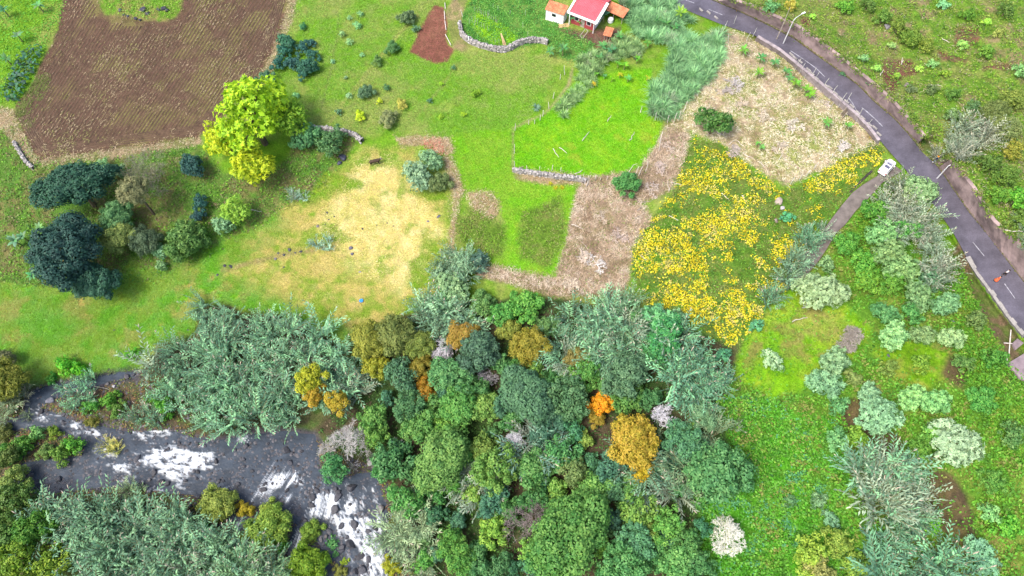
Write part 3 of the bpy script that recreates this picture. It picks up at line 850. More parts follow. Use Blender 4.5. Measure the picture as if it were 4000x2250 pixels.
def trunk_mesh(name, c, r, h, Rr, mat):
    """tapered trunk to the crown centre and limbs to the lobes; origin at the foot, crown centre at height h"""
    mb = MB(); r0 = max(.05, Rr * .075)
    top = Vector((rng.uniform(-.1, .1) * Rr, rng.uniform(-.1, .1) * Rr, h - Rr * .25))
    mid = Vector((rng.uniform(-.08, .08) * Rr, rng.uniform(-.08, .08) * Rr, h * .5))
    mb.tube([(0, 0, -.3), mid, top], [r0 * 1.25, r0, r0 * .7], 7)
    for k in np.argsort(-r)[:7]:
        e = Vector(c[k]) + Vector((0, 0, h)); s = mid.lerp(top, rng.uniform(.5, 1))
        m = s.lerp(e, .5) + Vector((0, 0, .12 * Rr))
        mb.tube([s, m, e], [r0 * .5, r0 * .33, r0 * .12], 5)
    return mb.mesh(name, mat)

class Kind:
    """a few crown and trunk variants that copies share"""
    def __init__(s, nm, specs, mat=None, bark=None, hf=1.05):
        s.var = []
        for sp in specs:
            sp = dict(sp); Rr = sp['Rr']; h = Rr * sp.pop('hf', hf)
            cm, c, r = crown_mesh(nm, mat=mat, **sp)
            s.var.append((Rr, h, cm, trunk_mesh('trunk', c, r, h, Rr, bark or BARK)))
        s.i = 0
    def nearest(s, Rw):
        best = sorted(s.var, key=lambda v: abs(math.log(v[0] / Rw)))
        near = [v for v in best if abs(math.log(v[0] / Rw)) < abs(math.log(best[0][0] / Rw)) + .12]
        s.i += 1
        return near[s.i % len(near)]

ROUND = Kind('crown', [dict(Rr=1.0, nl=7, leaf=.20), dict(Rr=1.0, nl=6, leaf=.20, zs=.85), dict(Rr=1.7, nl=10, leaf=.28), dict(Rr=1.7, nl=12, leaf=.28, zs=.85, dens=.8, lobe=(.16, .28)),
                       dict(Rr=2.7, nl=15, leaf=.33), dict(Rr=2.7, nl=22, leaf=.33, zs=.9, dens=.8, lobe=(.15, .27)), dict(Rr=2.7, nl=14, leaf=.36, dens=.9, lobe=(.17, .36)), dict(Rr=2.7, nl=20, leaf=.28, zs=1.0, dens=.75, lobe=(.13, .24)), dict(Rr=3.8, nl=24, leaf=.35), dict(Rr=3.8, nl=36, leaf=.35, zs=.85, dens=.85, lobe=(.12, .24)), dict(Rr=3.8, nl=30, leaf=.32, zs=.8, dens=.8, lobe=(.14, .26)), dict(Rr=5.6, nl=46, leaf=.38, lobe=(.19, .30), spread=(.6, .86))])
FINE = Kind('crown', [dict(Rr=.7, nl=5, leaf=.14, dens=1.1), dict(Rr=1.2, nl=8, leaf=.17, dens=1.1), dict(Rr=2.0, nl=14, leaf=.2, dens=1.1, lobe=(.22, .36)), dict(Rr=3.2, nl=26, leaf=.23, dens=1.0, lobe=(.2, .32))])
DARK = Kind('crown', [dict(Rr=1.4, nl=9, leaf=.26, zs=.9), dict(Rr=2.3, nl=16, leaf=.35, zs=.8), dict(Rr=5.2, nl=40, leaf=.36, zs=.62, lobe=(.16, .28), spread=(.62, .9)), dict(Rr=6.2, nl=54, leaf=.36, zs=.6, lobe=(.15, .26), spread=(.6, .9))])
STAR = Kind('crown', [dict(Rr=.8, nl=5, leaf=.36, rosette=6, dens=1.3), dict(Rr=1.5, nl=9, leaf=.40, rosette=7, dens=1.3), dict(Rr=2.4, nl=14, leaf=.42, rosette=7, dens=1.25, zs=.65), dict(Rr=3.4, nl=22, leaf=.44, rosette=7, dens=1.25, zs=.6, lobe=(.22, .34)), dict(Rr=4.2, nl=30, leaf=.44, rosette=7, dens=1.15, zs=.55, lobe=(.2, .3))])
PALM = Kind('crown', [dict(Rr=2.0, nl=9, leaf=.46, rosette=8, dens=1.1, up=.6), dict(Rr=4.4, nl=22, leaf=.52, rosette=8, dens=.8, up=.6, zs=.8, lobe=(.17, .27)), dict(Rr=5.2, nl=28, leaf=.54, rosette=8, dens=.75, up=.6, zs=.75, lobe=(.15, .25))])

def segs_tree(h, spread, levels, kids, r0, jit=.35, trunk=.35, droop=0.0):
    P0 = []; P1 = []; A = []; B = []
    def grow_(p, d, L, r, lv):
        n = 2 if lv < levels else 1
        for _ in range(n):
            d = (d + Vector(rng.normal(0, jit * .35, 3)) - Vector((0, 0, droop))).normalized()
            q = p + d * (L / n)
            P0.append(p); P1.append(q); A.append(r); B.append(max(r * .72, .016)); r = max(r * .72, .016); p = q
        if lv >= levels: return
        for _ in range(kids[lv]):
            e = (d * .75 + Vector(rng.normal(0, spread, 3))).normalized()
            e.z = e.z * .9 + .12
            grow_(p, e.normalized(), L * rng.uniform(.58, .82), r * .75, lv + 1)
    grow_(Vector((0, 0, -.2)), Vector((0, 0, 1)), h * trunk, r0, 0)
    return np.array(P0), np.array(P1), np.array(A), np.array(B)

def bare_mesh(Rw, kids=(5, 4, 4, 3), tw=1.0, trunk=.45):
    p0, p1, a, b = segs_tree(Rw * 1.5, .62, len(kids), kids, .045 * Rw, trunk=trunk)
    c = (p1.max(0) + p1.min(0)) / 2
    ext = max(np.ptp(p1[:, 0]), np.ptp(p1[:, 1])) / 2
    k = Rw / ext
    p0 = p0 * k; p1 = p1 * k
    v, f = tubes(p0, p1, np.maximum(a * k, .018 * tw), np.maximum(b * k, .014 * tw), 3)
    tone = np.repeat(rng.uniform(0, 1, len(p0)), 6)
    big = a * k > .05
    return (v, f, tone, p0, p1), float((p1[:, 2].max() + np.percentile(p1[:, 2], 30)) / 2)

def fill_points(polys, n, gap, seed=1):
    """scattered points in survey polygons, kept apart by gap"""
    r_ = np.random.default_rng(seed); out = []
    A = np.concatenate([np.array(p) for p in polys]); lo, hi = A.min(0), A.max(0)
    cand = r_.uniform(lo, hi, (n * 60, 2))
    ok = np.zeros(len(cand), bool)
    for p in polys: ok |= inside(p, cand[:, 0], cand[:, 1])
    for c in cand[ok]:
        if all((c[0] - q[0]) ** 2 + (c[1] - q[1]) ** 2 > gap * gap for q in out): out.append(c)
        if len(out) >= n: break
    return out

# ------------------------------------------------------------------ labels that single things out
LM = []      # landmarks (phrase, u, v)
_used = {}
def where(u, v):
    best = sorted(LM, key=lambda l: (l[1] - u) ** 2 + (l[2] - v) ** 2)
    out = []
    for ph, x, y in best[:5]:
        dx, dy = u - x, v - y
        if abs(dx) + abs(dy) < 4: continue
        a = math.degrees(math.atan2(-dy, dx)) % 360
        w = ['right of', 'upper right of', 'above', 'upper left of', 'left of', 'lower left of', 'below', 'lower right of'][int((a + 22.5) // 45) % 8]
        dist = math.hypot(dx, dy)
        pre = 'just ' if dist < 130 else ('well ' if dist > 420 else '')
        out.append(pre + w + ' ' + ph)
    return out
def uniq(desc, u, v):
    opts = where(u, v)
    for w in opts:
        s = desc + ' ' + w
        if len(s.split()) <= 16 and s not in _used: _used[s] = 1; return s
    for w in opts:
        for w2 in opts:
            s = desc + ' ' + w + ' and ' + w2
            if w2 != w and len(s.split()) <= 16 and s not in _used: _used[s] = 1; return s
    for pre in ('smaller ', 'narrower ', 'lower '):
        s = pre + desc + ' ' + opts[0]
        if len(s.split()) <= 16 and s not in _used: _used[s] = 1; return s
    return ' '.join((desc + ' ' + opts[0]).split()[:16])
LM += [('the big golden tree', 2470, 1730), ('the big yellow-green tree', 970, 520), ('the white-twigged tree', 2861, 2110), ('the big grey bare tree', 1331, 1712),
       ('the largest forest crown', 2232, 2089), ('the purplish bare tree', 2057, 2034), ('the small orange tree', 2348, 1568), ('the white bare tree', 2020, 1712),
       ('the dark left tree', 300, 725), ('the larger dark tree', 285, 1010), ('the white car', 3465, 660), ('the cow', 1470, 640), ('the red-roofed house', 2300, 40),
       ('the small red soil plot', 1690, 130), ('the roadside reeds', 3600, 850), ('the yellow-leaved field', 2780, 1000), ('the round tree on dry grass', 2787, 480),
       ('the brown soil patch', 3600, 1880), ('the hillside reeds', 3500, 1930), ('the white rapids', 1400, 2080), ('the riverside reed thicket', 950, 1450),
       ('the lower left reed thicket', 600, 2130), ('the stone garden wall', 1950, 180), ('the orange-flecked shrub', 3725, 1733), ('the grey bare bush', 3344, 1315),
       ('the central reed thicket', 2330, 1340), ('the small white tree', 1725, 1350), ('the flat yellow reeds', 470, 1750), ('the small river island', 150, 1745), ('the golden willow bush', 958, 1990), ('the upper foam', 700, 1790), ('the dark backwater', 330, 1490), ('the low tree over the water', 1306, 1830), ('the grassy islet', 560, 30), ('the wooden ladder', 3290, 440), ('the upper street lamp', 3060, 170)]

TREES = []
FOLI = 1.85
def tree(kind, u, v, rpx, col, desc, cat='tree', name='tree', hf=None, zs=1.0, group=None, label=None, sx=1.0):
    rpx = rpx * 1.02
    s0 = scale_at(u, v); Rw = rpx / s0
    Rr, h, cm, tm = kind.nearest(Rw)
    k = Rw / Rr
    hh = h * k if hf is None else Rw * hf
    q, z = PH(u, v, hh)
    s0 = FPX / (q[1] * cp - (q[2] - CAMZ) * sp); k = rpx / s0 / Rr
    root = thing(name, label or uniq(desc, u, v), cat, (q[0], q[1], z), rng.uniform(0, 6.28), 1.0, group)
    part = 'crown' if cat == 'tree' else 'foliage'
    t = obj('trunk' if cat == 'tree' else 'stem', tm, root); t.scale = (k, k, hh / h)
    c = obj(part, cm, root, tuple(max(.004, x * FOLI * rng.uniform(.88, 1.12)) for x in col))
    c.location = (0, 0, hh); c.scale = (k * sx, k / sx, k * zs)
    TREES.append((u, v))
    return root

def shrub(kind, u, v, rpx, col, desc='green shrub', name='shrub', **kw):
    kw.setdefault('hf', .75)
    return tree(kind, u, v, rpx, col, desc, 'shrub', name, **kw)

def bare(u, v, rpx, col, desc, kids=(5, 4, 4, 3), tw=1.0, cat='tree', label=None, leaf=None, trunk=.45):
    s0 = scale_at(u, v); Rw = rpx / s0
    if cat == 'tree': trunk = max(trunk, .75)
    (vv, f, tone, p0, p1), hc = bare_mesh(Rw, kids, tw, trunk)
    q, z = PH(u, v, hc)
    root = thing('bare_tree' if cat == 'tree' else 'bare_shrub', label or uniq(desc, u, v), cat, (q[0], q[1], z), 0)
    nt_ = 2
    ns = 6
    mt = mesh('trunk', vv[:nt_ * ns], f[np.all(f < nt_ * ns, 1)], DEADWOOD, tone=tone[:nt_ * ns])
    mc = mesh('branches', vv[nt_ * ns:], f[np.all(f >= nt_ * ns, 1)] - nt_ * ns, DEADWOOD, tone=tone[nt_ * ns:])
    obj('trunk', mt, root, col); obj('branches', mc, root, col)
    if leaf:      # a thin remnant of leaves
        n = leaf[1]; i = rng.integers(len(p1) // 3, len(p1), n)
        nr = rdirs(n, 0)
        lv = leaf_quads(p1[i] + rng.normal(0, .12, (n, 3)), rdirs(n), nr, np.full(n, .26), np.full(n, .17))
        obj('leaves', mesh('leaves', lv, quads_of(n), LEAF, tone=np.repeat(rng.uniform(0, 1, n), 4)), root, leaf[0])
    TREES.append((u, v))
    return root

# palette
TEAL = (.045, .125, .062); DTEAL = (.030, .090, .046); GREEN = (.062, .160, .034); MID = (.048, .135, .040); LIGHT = (.115, .215, .036); OLIVE = (.105, .145, .026)
GOLD = (.230, .180, .020); ORANGE = (.400, .200, .012); DKB = (.018, .058, .044); PALE = (.150, .270, .115); PALER = (.200, .310, .150); YG = (.230, .320, .014); SAGE = (.095, .170, .085); YOLIVE = (.165, .175, .024)

# ---- the wood by the river
for u, v, r, col, d, kd in [
    (1440,1335,72,YOLIVE,'olive-yellow bushy tree',FINE), (1545,1320,78,(.085,.125,.034),'dull olive tree',FINE), (1630,1345,60,OLIVE,'olive tree',FINE), (1470,1430,48,(.17,.2,.02),'yellow-green bushy tree',FINE),(1640,1430,48,(.13,.125,.02),'brownish olive tree',FINE),
    (1210,1480,52,(.23,.21,.015),'upright golden tree',FINE), (1228,1540,40,GOLD,'small golden tree',FINE), (1315,1570,44,(.22,.17,.02),'low golden-green tree',FINE), (1660,1525,46,(.17,.12,.012),'rusty brown-gold tree',FINE), (1805,1310,60,(.2,.15,.025),'golden-brown tree',FINE),
    (1570,1475,66,TEAL,'blue-green round tree',ROUND), (1758,1470,78,(.06,.15,.06),'soft green round tree',ROUND), (1868,1385,78,(.05,.11,.06),'grey-green tree',ROUND), (2075,1355,72,(.15,.16,.018),'yellow-olive round tree',FINE),
    (1460,1640,56,GREEN,'fresh green tree',ROUND), (1600,1590,66,MID,'deep green tree',ROUND), (1665,1655,62,GREEN,'green tree',ROUND), (1795,1580,72,GREEN,'bushy green tree',ROUND), (1895,1595,58,(.085,.175,.04),'pale green tree',ROUND), (1975,1570,58,TEAL,'blue-green tree',ROUND), (1970,1430,46,MID,'small deep green tree',ROUND), (1510,1560,34,TEAL,'slender blue-green tree',ROUND),
    (2060,1540,104,(.06,.13,.065),'large grey-green tree',ROUND), (2225,1560,84,(.05,.135,.05),'broad green tree',ROUND), (2160,1490,52,MID,'deep green tree',ROUND), (2298,1462,60,GREEN,'fresh green tree',ROUND), (2364,1500,48,(.08,.18,.045),'light green tree',ROUND), (2450,1465,88,(.055,.13,.055),'broad grey-green tree',ROUND), (2445,1555,62,GREEN,'green tree',ROUND), (2535,1560,52,MID,'green round tree',ROUND),
    (2683,1740,80,(.055,.14,.065),'grey-green tree',ROUND), (2750,1625,50,SAGE,'sage green tree',FINE),
    (2083,1835,72,GREEN,'green layered tree',ROUND), (2195,1770,66,MID,'deep green round tree',ROUND), (2244,1850,68,(.085,.16,.045),'olive green round tree',ROUND), (2315,1925,76,(.085,.2,.04),'light green lobed tree',ROUND), (2381,1830,64,TEAL,'blue-green tree',ROUND), (2401,1905,52,(.06,.16,.06),'blue-green tree',ROUND), (2468,1915,48,GREEN,'small green tree',ROUND),
    (2811,1845,108,(.055,.15,.055),'big green tree',ROUND), (2225,2085,150,(.06,.16,.034),'huge domed tree',ROUND), (2493,1990,66,(.1,.2,.036),'light green round tree',ROUND), (2605,2050,72,(.09,.19,.036),'light green tree',ROUND), (2530,2075,48,(.09,.17,.03),'olive green tree',ROUND), (2484,2118,74,(.065,.18,.07),'pale blue-green tree',ROUND), (2435,2205,84,(.06,.18,.05),'wide green tree',ROUND), (2690,2120,62,GREEN,'green tree',ROUND), (2646,2195,72,(.075,.18,.045),'fresh green tree',ROUND), (2130,2225,70,MID,'dark green tree',ROUND), (2735,2215,56,MID,'dark green tree',ROUND),
    (1462,1705,58,(.08,.2,.034),'bright green tree',ROUND), (1534,1800,74,MID,'deep green tree',ROUND), (1725,1800,108,(.085,.18,.04),'large light green tree',ROUND), (1762,1715,64,GREEN,'green tree',ROUND), (1940,1830,90,(.09,.18,.034),'tall light green tree',ROUND), (1890,1755,56,(.08,.16,.03),'olive green tree',ROUND), (1584,1956,66,(.055,.16,.036),'round green tree',ROUND), (1928,2072,54,(.12,.24,.03),'lime green round tree',ROUND), (1306,1830,62,(.045,.15,.05),'low green tree over the water',ROUND), (1787,2172,72,GREEN,'green tree',ROUND), (1923,1956,62,TEAL,'blue-green tree',ROUND), (1861,2220,58,MID,'deep green tree',ROUND), (1758,2093,44,GREEN,'small green tree',ROUND), (1875,2140,44,MID,'small deep green tree',ROUND), (1632,1680,58,GREEN,'green tree',ROUND), (2000,1650,48,MID,'deep green tree',ROUND), (1660,1880,48,MID,'deep green tree',ROUND), (2130,1680,56,DTEAL,'dark green tree',ROUND), (1985,1990,50,MID,'dark green tree',ROUND), (2570,1830,50,DTEAL,'dark blue-green tree',ROUND), (2390,2030,48,DTEAL,'dark green tree',ROUND), (1700,2010,46,DTEAL,'dark green tree',ROUND), (2080,1950,54,MID,'green tree',ROUND), (2570,2180,52,MID,'deep green tree',ROUND), (1955,2215,50,MID,'green tree',ROUND),(1660,2190,44,GREEN,'low green tree',ROUND)]:
    tree(kd, u, v, r, col, d, name='broadleaf_tree', group='trees of the riverside wood', hf=2.2 if 'golden' in d and u < 1330 else None)
tree(FINE, 2465,1735, 96, (.27,.175,.022), '', name='broadleaf_tree', label='big golden tree in autumn leaf amid the green wood', group='trees of the riverside wood')
tree(FINE, 2350,1572, 46, (.40,.21,.012), '', name='broadleaf_tree', label='small orange tree wedged between green crowns', group='trees of the riverside wood')
tree(FINE, 2330,1630, 34, (.2,.15,.02), 'small brown-gold tree', name='broadleaf_tree', group='trees of the riverside wood')
tree(FINE, 2510,1840, 52, (.3,.24,.015), 'yellow lower tree', name='broadleaf_tree', group='trees of the riverside wood')
tree(FINE, 2255,1400, 44, (.15,.13,.03), 'brownish low tree', name='broadleaf_tree', group='trees of the riverside wood')
_g = 0
for (u, v) in fill_points([D((930,1010),(1100,960),(1300,900),(1500,930),(1660,960),(1800,1100),(1790,1240),(1740,1449),(1180,1449),(1020,1330),(960,1190),(900,1090))], 400, 40, 5):
    if min((u - a) ** 2 + (v - b) ** 2 for a, b in TREES) < 52 ** 2 or _g >= 55: continue
    if min(math.hypot(u - a, v - b) for a, b in ((2020,1712), (2057,2034), (2861,2110), (2465,1735), (2350,1572), (1725,1350), (2600,1605), (1331,1712))) < 95: continue
    _g += 1
    tree(ROUND, u, v, random.uniform(34, 50), random.choice([TEAL, GREEN, MID, DTEAL, LIGHT, (.07,.15,.05)]), 'small green crown filling a gap', name='broadleaf_tree', group='trees of the riverside wood')
# ---- bare trees
WHT = (.75, .73, .76); GRY = (.34, .31, .29)
bare(1331,1712,104,(.55,.52,.50),'', (6,5,5,5,3), .95, label='big grey bare tree with fine twigs beside the river', leaf=((.15,.17,.06), 260))
bare(2020,1712,66,WHT,'', (6,5,5,5,3), 1.05, label='white bare tree standing in the middle of the wood')
bare(1725,1350,62,(.72,.69,.72),'', (6,5,5,5,3), 1.05, label='small white bare tree beside the golden-brown crown')
bare(2600,1605,56,(.72,.7,.74),'', (6,5,4,4,3), 1.2, label='white bare tree at the right edge of the wood')
bare(2057,2030,96,(.26,.21,.21),'', (6,5,4,4,3), 1.1, label='purplish bare tree left of the huge domed crown')
bare(2861,2110,84,(.85,.83,.74),'', (7,5,5,5,3), 1.1, label='white-twigged tree with a few leaves at the wood\'s lower right', leaf=((.35,.38,.16), 320))
bare(1895,1460,46,(.38,.36,.38),'small grey bare tree', (5,5,4,4,2))
bare(1560,1730,30,(.42,.39,.39),'tiny grey bare tree', (5,4,4))
bare(2120,1420,44,(.24,.2,.18),'brown-grey twiggy tree', (5,5,4,4,2))
bare(3344,1315,56,(.36,.32,.28),'', (6,5,5,5,3), 1.05, 'shrub', 'grey bare bush on the small right meadow', None, .25)
bare(571,633,86,(.26,.25,.18),'', (6,5,5,5,3), .9, label='lichen-grey half bare tree below the ploughed field', leaf=((.14,.18,.06), 700))
bare(10,2155,34,(.6,.56,.54),'white twiggy tree at the picture edge', (5,5,4,4,2))
# ------------------------------------------------------------------ reeds and tall grass
STEMMAT = mat_plain('cane_stem', (.21, .20, .10), .8, .3, 3.0)
PLUME = mat_plain('reed_plume', (.46, .39, .30), .9, .25, 5.0)
def set_slots(me, mats, counts):
    me.materials.clear()
    for m_ in mats: me.materials.append(m_)
    me.polygons.foreach_set('material_index', np.repeat(np.arange(len(counts)), counts).astype(np.int32))

def reed_mesh(n=24, L=(3.6, 6.6), lean=(.1, 1.1), rad=.6, leafL=.9, leafW=.20, per=14, bias=(0, 0)):
    """a clump of arching canes with two rows of drooping leaves each, plumes apart"""
    S0 = []; S1 = []; SR = []; LV = []; LT = []; pl0 = []; pl1 = []
    for i in range(n):
        a = rng.uniform(0, 2 * math.pi); rr = rad * math.sqrt(rng.random())
        b = np.array([math.cos(a) * rr, math.sin(a) * rr, -.2])
        a2 = a + rng.normal(0, .3); ct = np.clip(rng.normal(.46, .28), .02, .98)
        le = rng.uniform(*lean)
        out = np.array([math.cos(a2), math.sin(a2)]) * le + np.array(bias)
        Lc = rng.uniform(*L); ns = 6
        pts = [b]
        for k in range(ns):
            f = (k + 1) / ns
            d = np.array([out[0] * f * 1.5, out[1] * f * 1.5, 1.0 - .45 * f * np.linalg.norm(out)])
            pts.append(pts[-1] + d / np.linalg.norm(d) * Lc / ns)
        pts = np.array(pts)
        for k in range(ns):
            S0.append(pts[k]); S1.append(pts[k + 1]); SR.append(.028)
        t = np.linspace(.34, 1.0, per) * ns
        k = np.minimum(t.astype(int), ns - 1); fr = (t - k)[:, None]
        c = pts[k] * (1 - fr) + pts[k + 1] * fr
        ax = unit(pts[k + 1] - pts[k])
        side = unit(np.cross(ax, rdirs(1)))
        sgn = np.where(np.arange(per) % 2 == 0, 1, -1)[:, None]
        dirv = ax * .9 + side * sgn * .72 + rng.normal(0, .1, (per, 3))
        nr = unit(np.cross(np.cross(ax, side), np.array([0, 0, 1.])) * 0 + np.array([0, 0, 1.]) + rng.normal(0, .3, (per, 3)))
        sz = leafL * rng.uniform(.7, 1.15, per) * (1 - .35 * (t / ns - .34))
        LV.append(leaf_quads(c, dirv, nr, sz, leafW * rng.uniform(.8, 1.25, per), .28))
        LT.append(np.repeat(np.clip(rng.normal(ct, .06, per) + .12 * (t / ns - .6), 0, 1), 4))
        if rng.random() < .22:
            pl0.append(pts[-1]); pl1.append(pts[-1] + unit(pts[-1] - pts[-2]) * rng.uniform(.45, .75))
    sv, sf = tubes(S0, S1, SR, SR, 3)
    lv = np.concatenate(LV); lt = np.concatenate(LT)
    v = np.concatenate([sv, lv]); f = np.concatenate([sf, quads_of(len(lv) // 4) + len(sv)])
    me = mesh('reed_clump', v, f, CANE, tone=np.concatenate([np.full(len(sv), .4), lt]))
    set_slots(me, [STEMMAT, CANE], [len(sf), len(lv) // 4])
    pm = None
    if pl0:
        pl0 = np.array(pl0); pl1 = np.array(pl1); mid = (pl0 + pl1) / 2
        a, fa = tubes(pl0, mid, [.03] * len(pl0), [.085] * len(pl0), 4); b, fb = tubes(mid, pl1, [.085] * len(pl0), [.015] * len(pl0), 4)
        pm = mesh('plume', np.concatenate([a, b]), np.concatenate([fa, fb + len(a)]), PLUME)
    return me, pm

def fountain_mesh(n=80, L=(1.0, 2.0), W=.10, rad=.35, spread=1.0):
    """tall grass: arching blades in three pieces"""
    a = rng.uniform(0, 2 * math.pi, n); rr = rad * np.sqrt(rng.random(n))
    b = np.stack([np.cos(a) * rr, np.sin(a) * rr, np.full(n, -.1)], 1)
    a2 = a + rng.normal(0, .8, n); Lc = rng.uniform(*L, n); le = rng.uniform(.2, 1.0, n) * spread
    o = np.stack([np.cos(a2), np.sin(a2), np.zeros(n)], 1); side = np.stack([-np.sin(a2), np.cos(a2), np.zeros(n)], 1)
    rows = []
    for t, w in ((0, .6), (.45, 1.0), (.8, .7), (1.0, .08)):
        p = b + o * (Lc * le * t * t)[:, None] * .9 + np.array([0, 0, 1.]) * (Lc * (t * 1.15 - .75 * le * t * t))[:, None]
        rows += [p + side * W * .5 * w, p - side * W * .5 * w]
    v = np.stack(rows, 1).reshape(-1, 3)
    base = np.arange(n)[:, None] * 8
    f = np.concatenate([base + np.array([[2 * k, 2 * k + 1, 2 * k + 3, 2 * k + 2]]) for k in range(3)], 0)
    return mesh('grass_clump', v, f, CANE, tone=np.repeat(np.clip(rng.normal(.5, .2, n), 0, 1), 8))

REEDS = [reed_mesh() for _ in range(3)] + [reed_mesh(bias=(.45, .1)), reed_mesh(bias=(-.4, .2)), reed_mesh(16, bias=(.8, 0)), reed_mesh(14, (5, 7.5))]
FLATREED = [reed_mesh(24, (4.2, 6.2), (.5, 1.1), .5, 1.0, .18, 14) for _ in range(3)]
SMALLREED = [reed_mesh(16, (2.2, 3.4), (.2, .9), .35, .6, .10, 12) for _ in range(3)]
TALLGRASS = [fountain_mesh(90, (1.6, 2.8), .11, .45) for _ in range(4)]

def thicket(polys, n, gap, label, col, meshes, seed, name='reed_thicket', part='reed_clump', cat='reeds', h=2.2, sc=(.7, 1.3), colvar=.28, pale=.06):
    pts = fill_points(polys, n, gap, seed)
    c0 = np.mean(pts, 0); base = P(*c0)
    root = thing(name, label, cat, tuple(base))
    for (u, v) in pts:
        q, z = PH(u, v, h)
        e = meshes[random.randrange(len(meshes))]
        me, pm = e if isinstance(e, tuple) else (e, None)
        f = random.uniform(1 - colvar, 1 + colvar); c = tuple(x * f * 1.6 for x in col)
        if random.random() < pale: c = tuple(x * .5 + y * .5 for x, y in zip(c, (.34, .33, .26)))
        o = obj(part, me, root, c)
        o.location = Vector((q[0], q[1], z)) - Vector(base); o.rotation_euler = (0, 0, random.uniform(0, 6.28))
        s = random.uniform(*sc); o.scale = (s, s, s * random.uniform(.65, 1.2))
        if pm: obj('plume', pm, o)['kind'] = 'stuff'
    return root
RC = (.110, .225, .125); RC2 = (.095, .215, .120); RC3 = (.165, .235, .150)
thicket([D((495,758),(560,765),(625,795),(740,800),(830,850),(905,940),(915,990),(850,1000),(770,990),(760,1050),(700,1055),(560,1068),(470,1055),(400,1010),(355,950),(385,880),(480,850))], 74, 40, 'large grey-green reed thicket on the bank below the lower meadow', RC, REEDS, 1, h=2.6)
thicket([D((80,1285),(170,1280),(330,1292),(450,1300),(530,1325),(600,1360),(680,1420),(700,1500),(190,1500),(185,1420),(110,1345))], 72, 40, 'wide reed thicket filling the lower left corner below the river', (.105,.205,.115), REEDS, 2, h=2.4)
thicket([D((600,1395),(700,1425),(690,1480),(560,1470))], 7, 40, 'long reeds lying over at the tip of the lower left thicket', (.12,.22,.10), FLATREED, 22, h=1.6)
thicket([D((1105,640),(1160,625),(1200,660),(1200,690),(1150,720),(1100,700))], 13, 30, 'upright blue-green reed tuft at the dry field\'s right corner', (.125,.225,.125), REEDS, 3, h=2.2, sc=(.65, .9))
thicket([D((1050,770),(1110,755),(1180,790),(1205,820),(1140,835),(1060,805))], 17, 30, 'plumed reeds at the meadow edge above the small white tree', (.12,.22,.125), REEDS, 4)
thicket([D((1380,820),(1440,790),(1560,800),(1615,850),(1590,925),(1500,930),(1420,910))], 28, 34, 'fan-shaped reed thicket in the middle of the wood\'s upper edge', RC, REEDS + FLATREED, 5, h=2.4)
thicket([D((1660,830),(1720,840),(1770,900),(1830,960),(1810,1010),(1740,1010),(1690,960),(1650,900))], 24, 34, 'reed thicket drooping below the yellow-leaved field\'s corner', RC2, REEDS + FLATREED, 6, h=2.4)
thicket([D((1530,760),(1600,745),(1605,790),(1560,800))], 7, 30, 'rounded pale reed tuft beside the yellow-leaved field', (.14,.25,.13), REEDS, 7, sc=(.7, .95))
thicket([D((2215,525),(2245,475),(2300,450),(2335,475),(2355,550),(2375,620),(2385,690),(2355,720),(2335,640),(2280,590),(2225,560))], 30, 34, 'tall pale reed thicket hanging over the road below the white car', RC3, REEDS, 8, h=2.8, sc=(.65, .9), pale=.4)
thicket([D((2130,1180),(2210,1160),(2280,1170),(2330,1200),(2380,1270),(2330,1310),(2250,1330),(2190,1290),(2150,1230))], 15, 40, 'spreading hillside reeds with pale plumes left of the brown soil', RC, FLATREED + REEDS, 9, h=2.0, pale=.3)
thicket([D((2190,1330),(2280,1330),(2330,1380),(2400,1400),(2400,1490),(2180,1490))], 17, 42, 'reed thicket at the lower right edge of the picture', RC2, REEDS + FLATREED, 10)
thicket([D((1880,1070),(1790,1080),(1640,1120),(1690,1200),(1740,1230),(1800,1100))], 14, 38, 'thin reeds on the right fringe of the wood', (.11,.18,.09), FLATREED + SMALLREED, 11, h=1.4)
thicket([D((1560,1140),(1640,1150),(1720,1190),(1700,1250),(1600,1220))], 9, 38, 'dark reeds under the trees below the big golden tree', (.09,.17,.10), FLATREED, 12, h=1.6)
thicket([D((980,1280),(1080,1250),(1100,1330),(1070,1449),(1010,1440),(990,1340))], 17, 38, 'leaning pale reeds on the right bank of the rapids', (.16,.23,.12), FLATREED + SMALLREED, 13, h=1.4)
thicket([D((1180,1150),(1260,1200),(1260,1260),(1180,1240),(1130,1220))], 8, 38, 'grey reeds in the gap between forest crowns', (.15,.2,.14), FLATREED, 14, h=1.4)
thicket([D((150,975),(230,945),(240,1010),(180,1030))], 8, 32, 'small reed clump beside the backwater', RC2, SMALLREED, 15, h=1.2)
thicket([D((320,1030),(400,1025),(420,1060),(350,1070))], 6, 34, 'low reeds at the tip of the small river island', RC2, SMALLREED, 16, h=1.2)
thicket([D((-20,990),(60,960),(70,1040),(0,1060))], 7, 34, 'dark reeds at the left picture edge by the river', (.10,.15,.08), SMALLREED, 17, h=1.4)
thicket([D((2010,585),(2065,560),(2080,590),(2050,630),(2010,640))], 7, 26, 'feathery reed clump on the lane\'s upper left side', RC2, SMALLREED + REEDS[:2], 18, h=1.8, sc=(.6, .85))
thicket([D((1970,650),(2020,640),(2030,690),(1990,715),(1960,690))], 7, 26, 'blue-green reed clump at the foot of the brown lane', (.11,.20,.12), SMALLREED + REEDS[:2], 19, h=1.8, sc=(.6, .85))
thicket([D((1920,740),(1965,735),(1960,780),(1925,780))], 4, 24, 'small reed tuft on the yellow field\'s right edge', RC2, SMALLREED, 20, h=1.2)
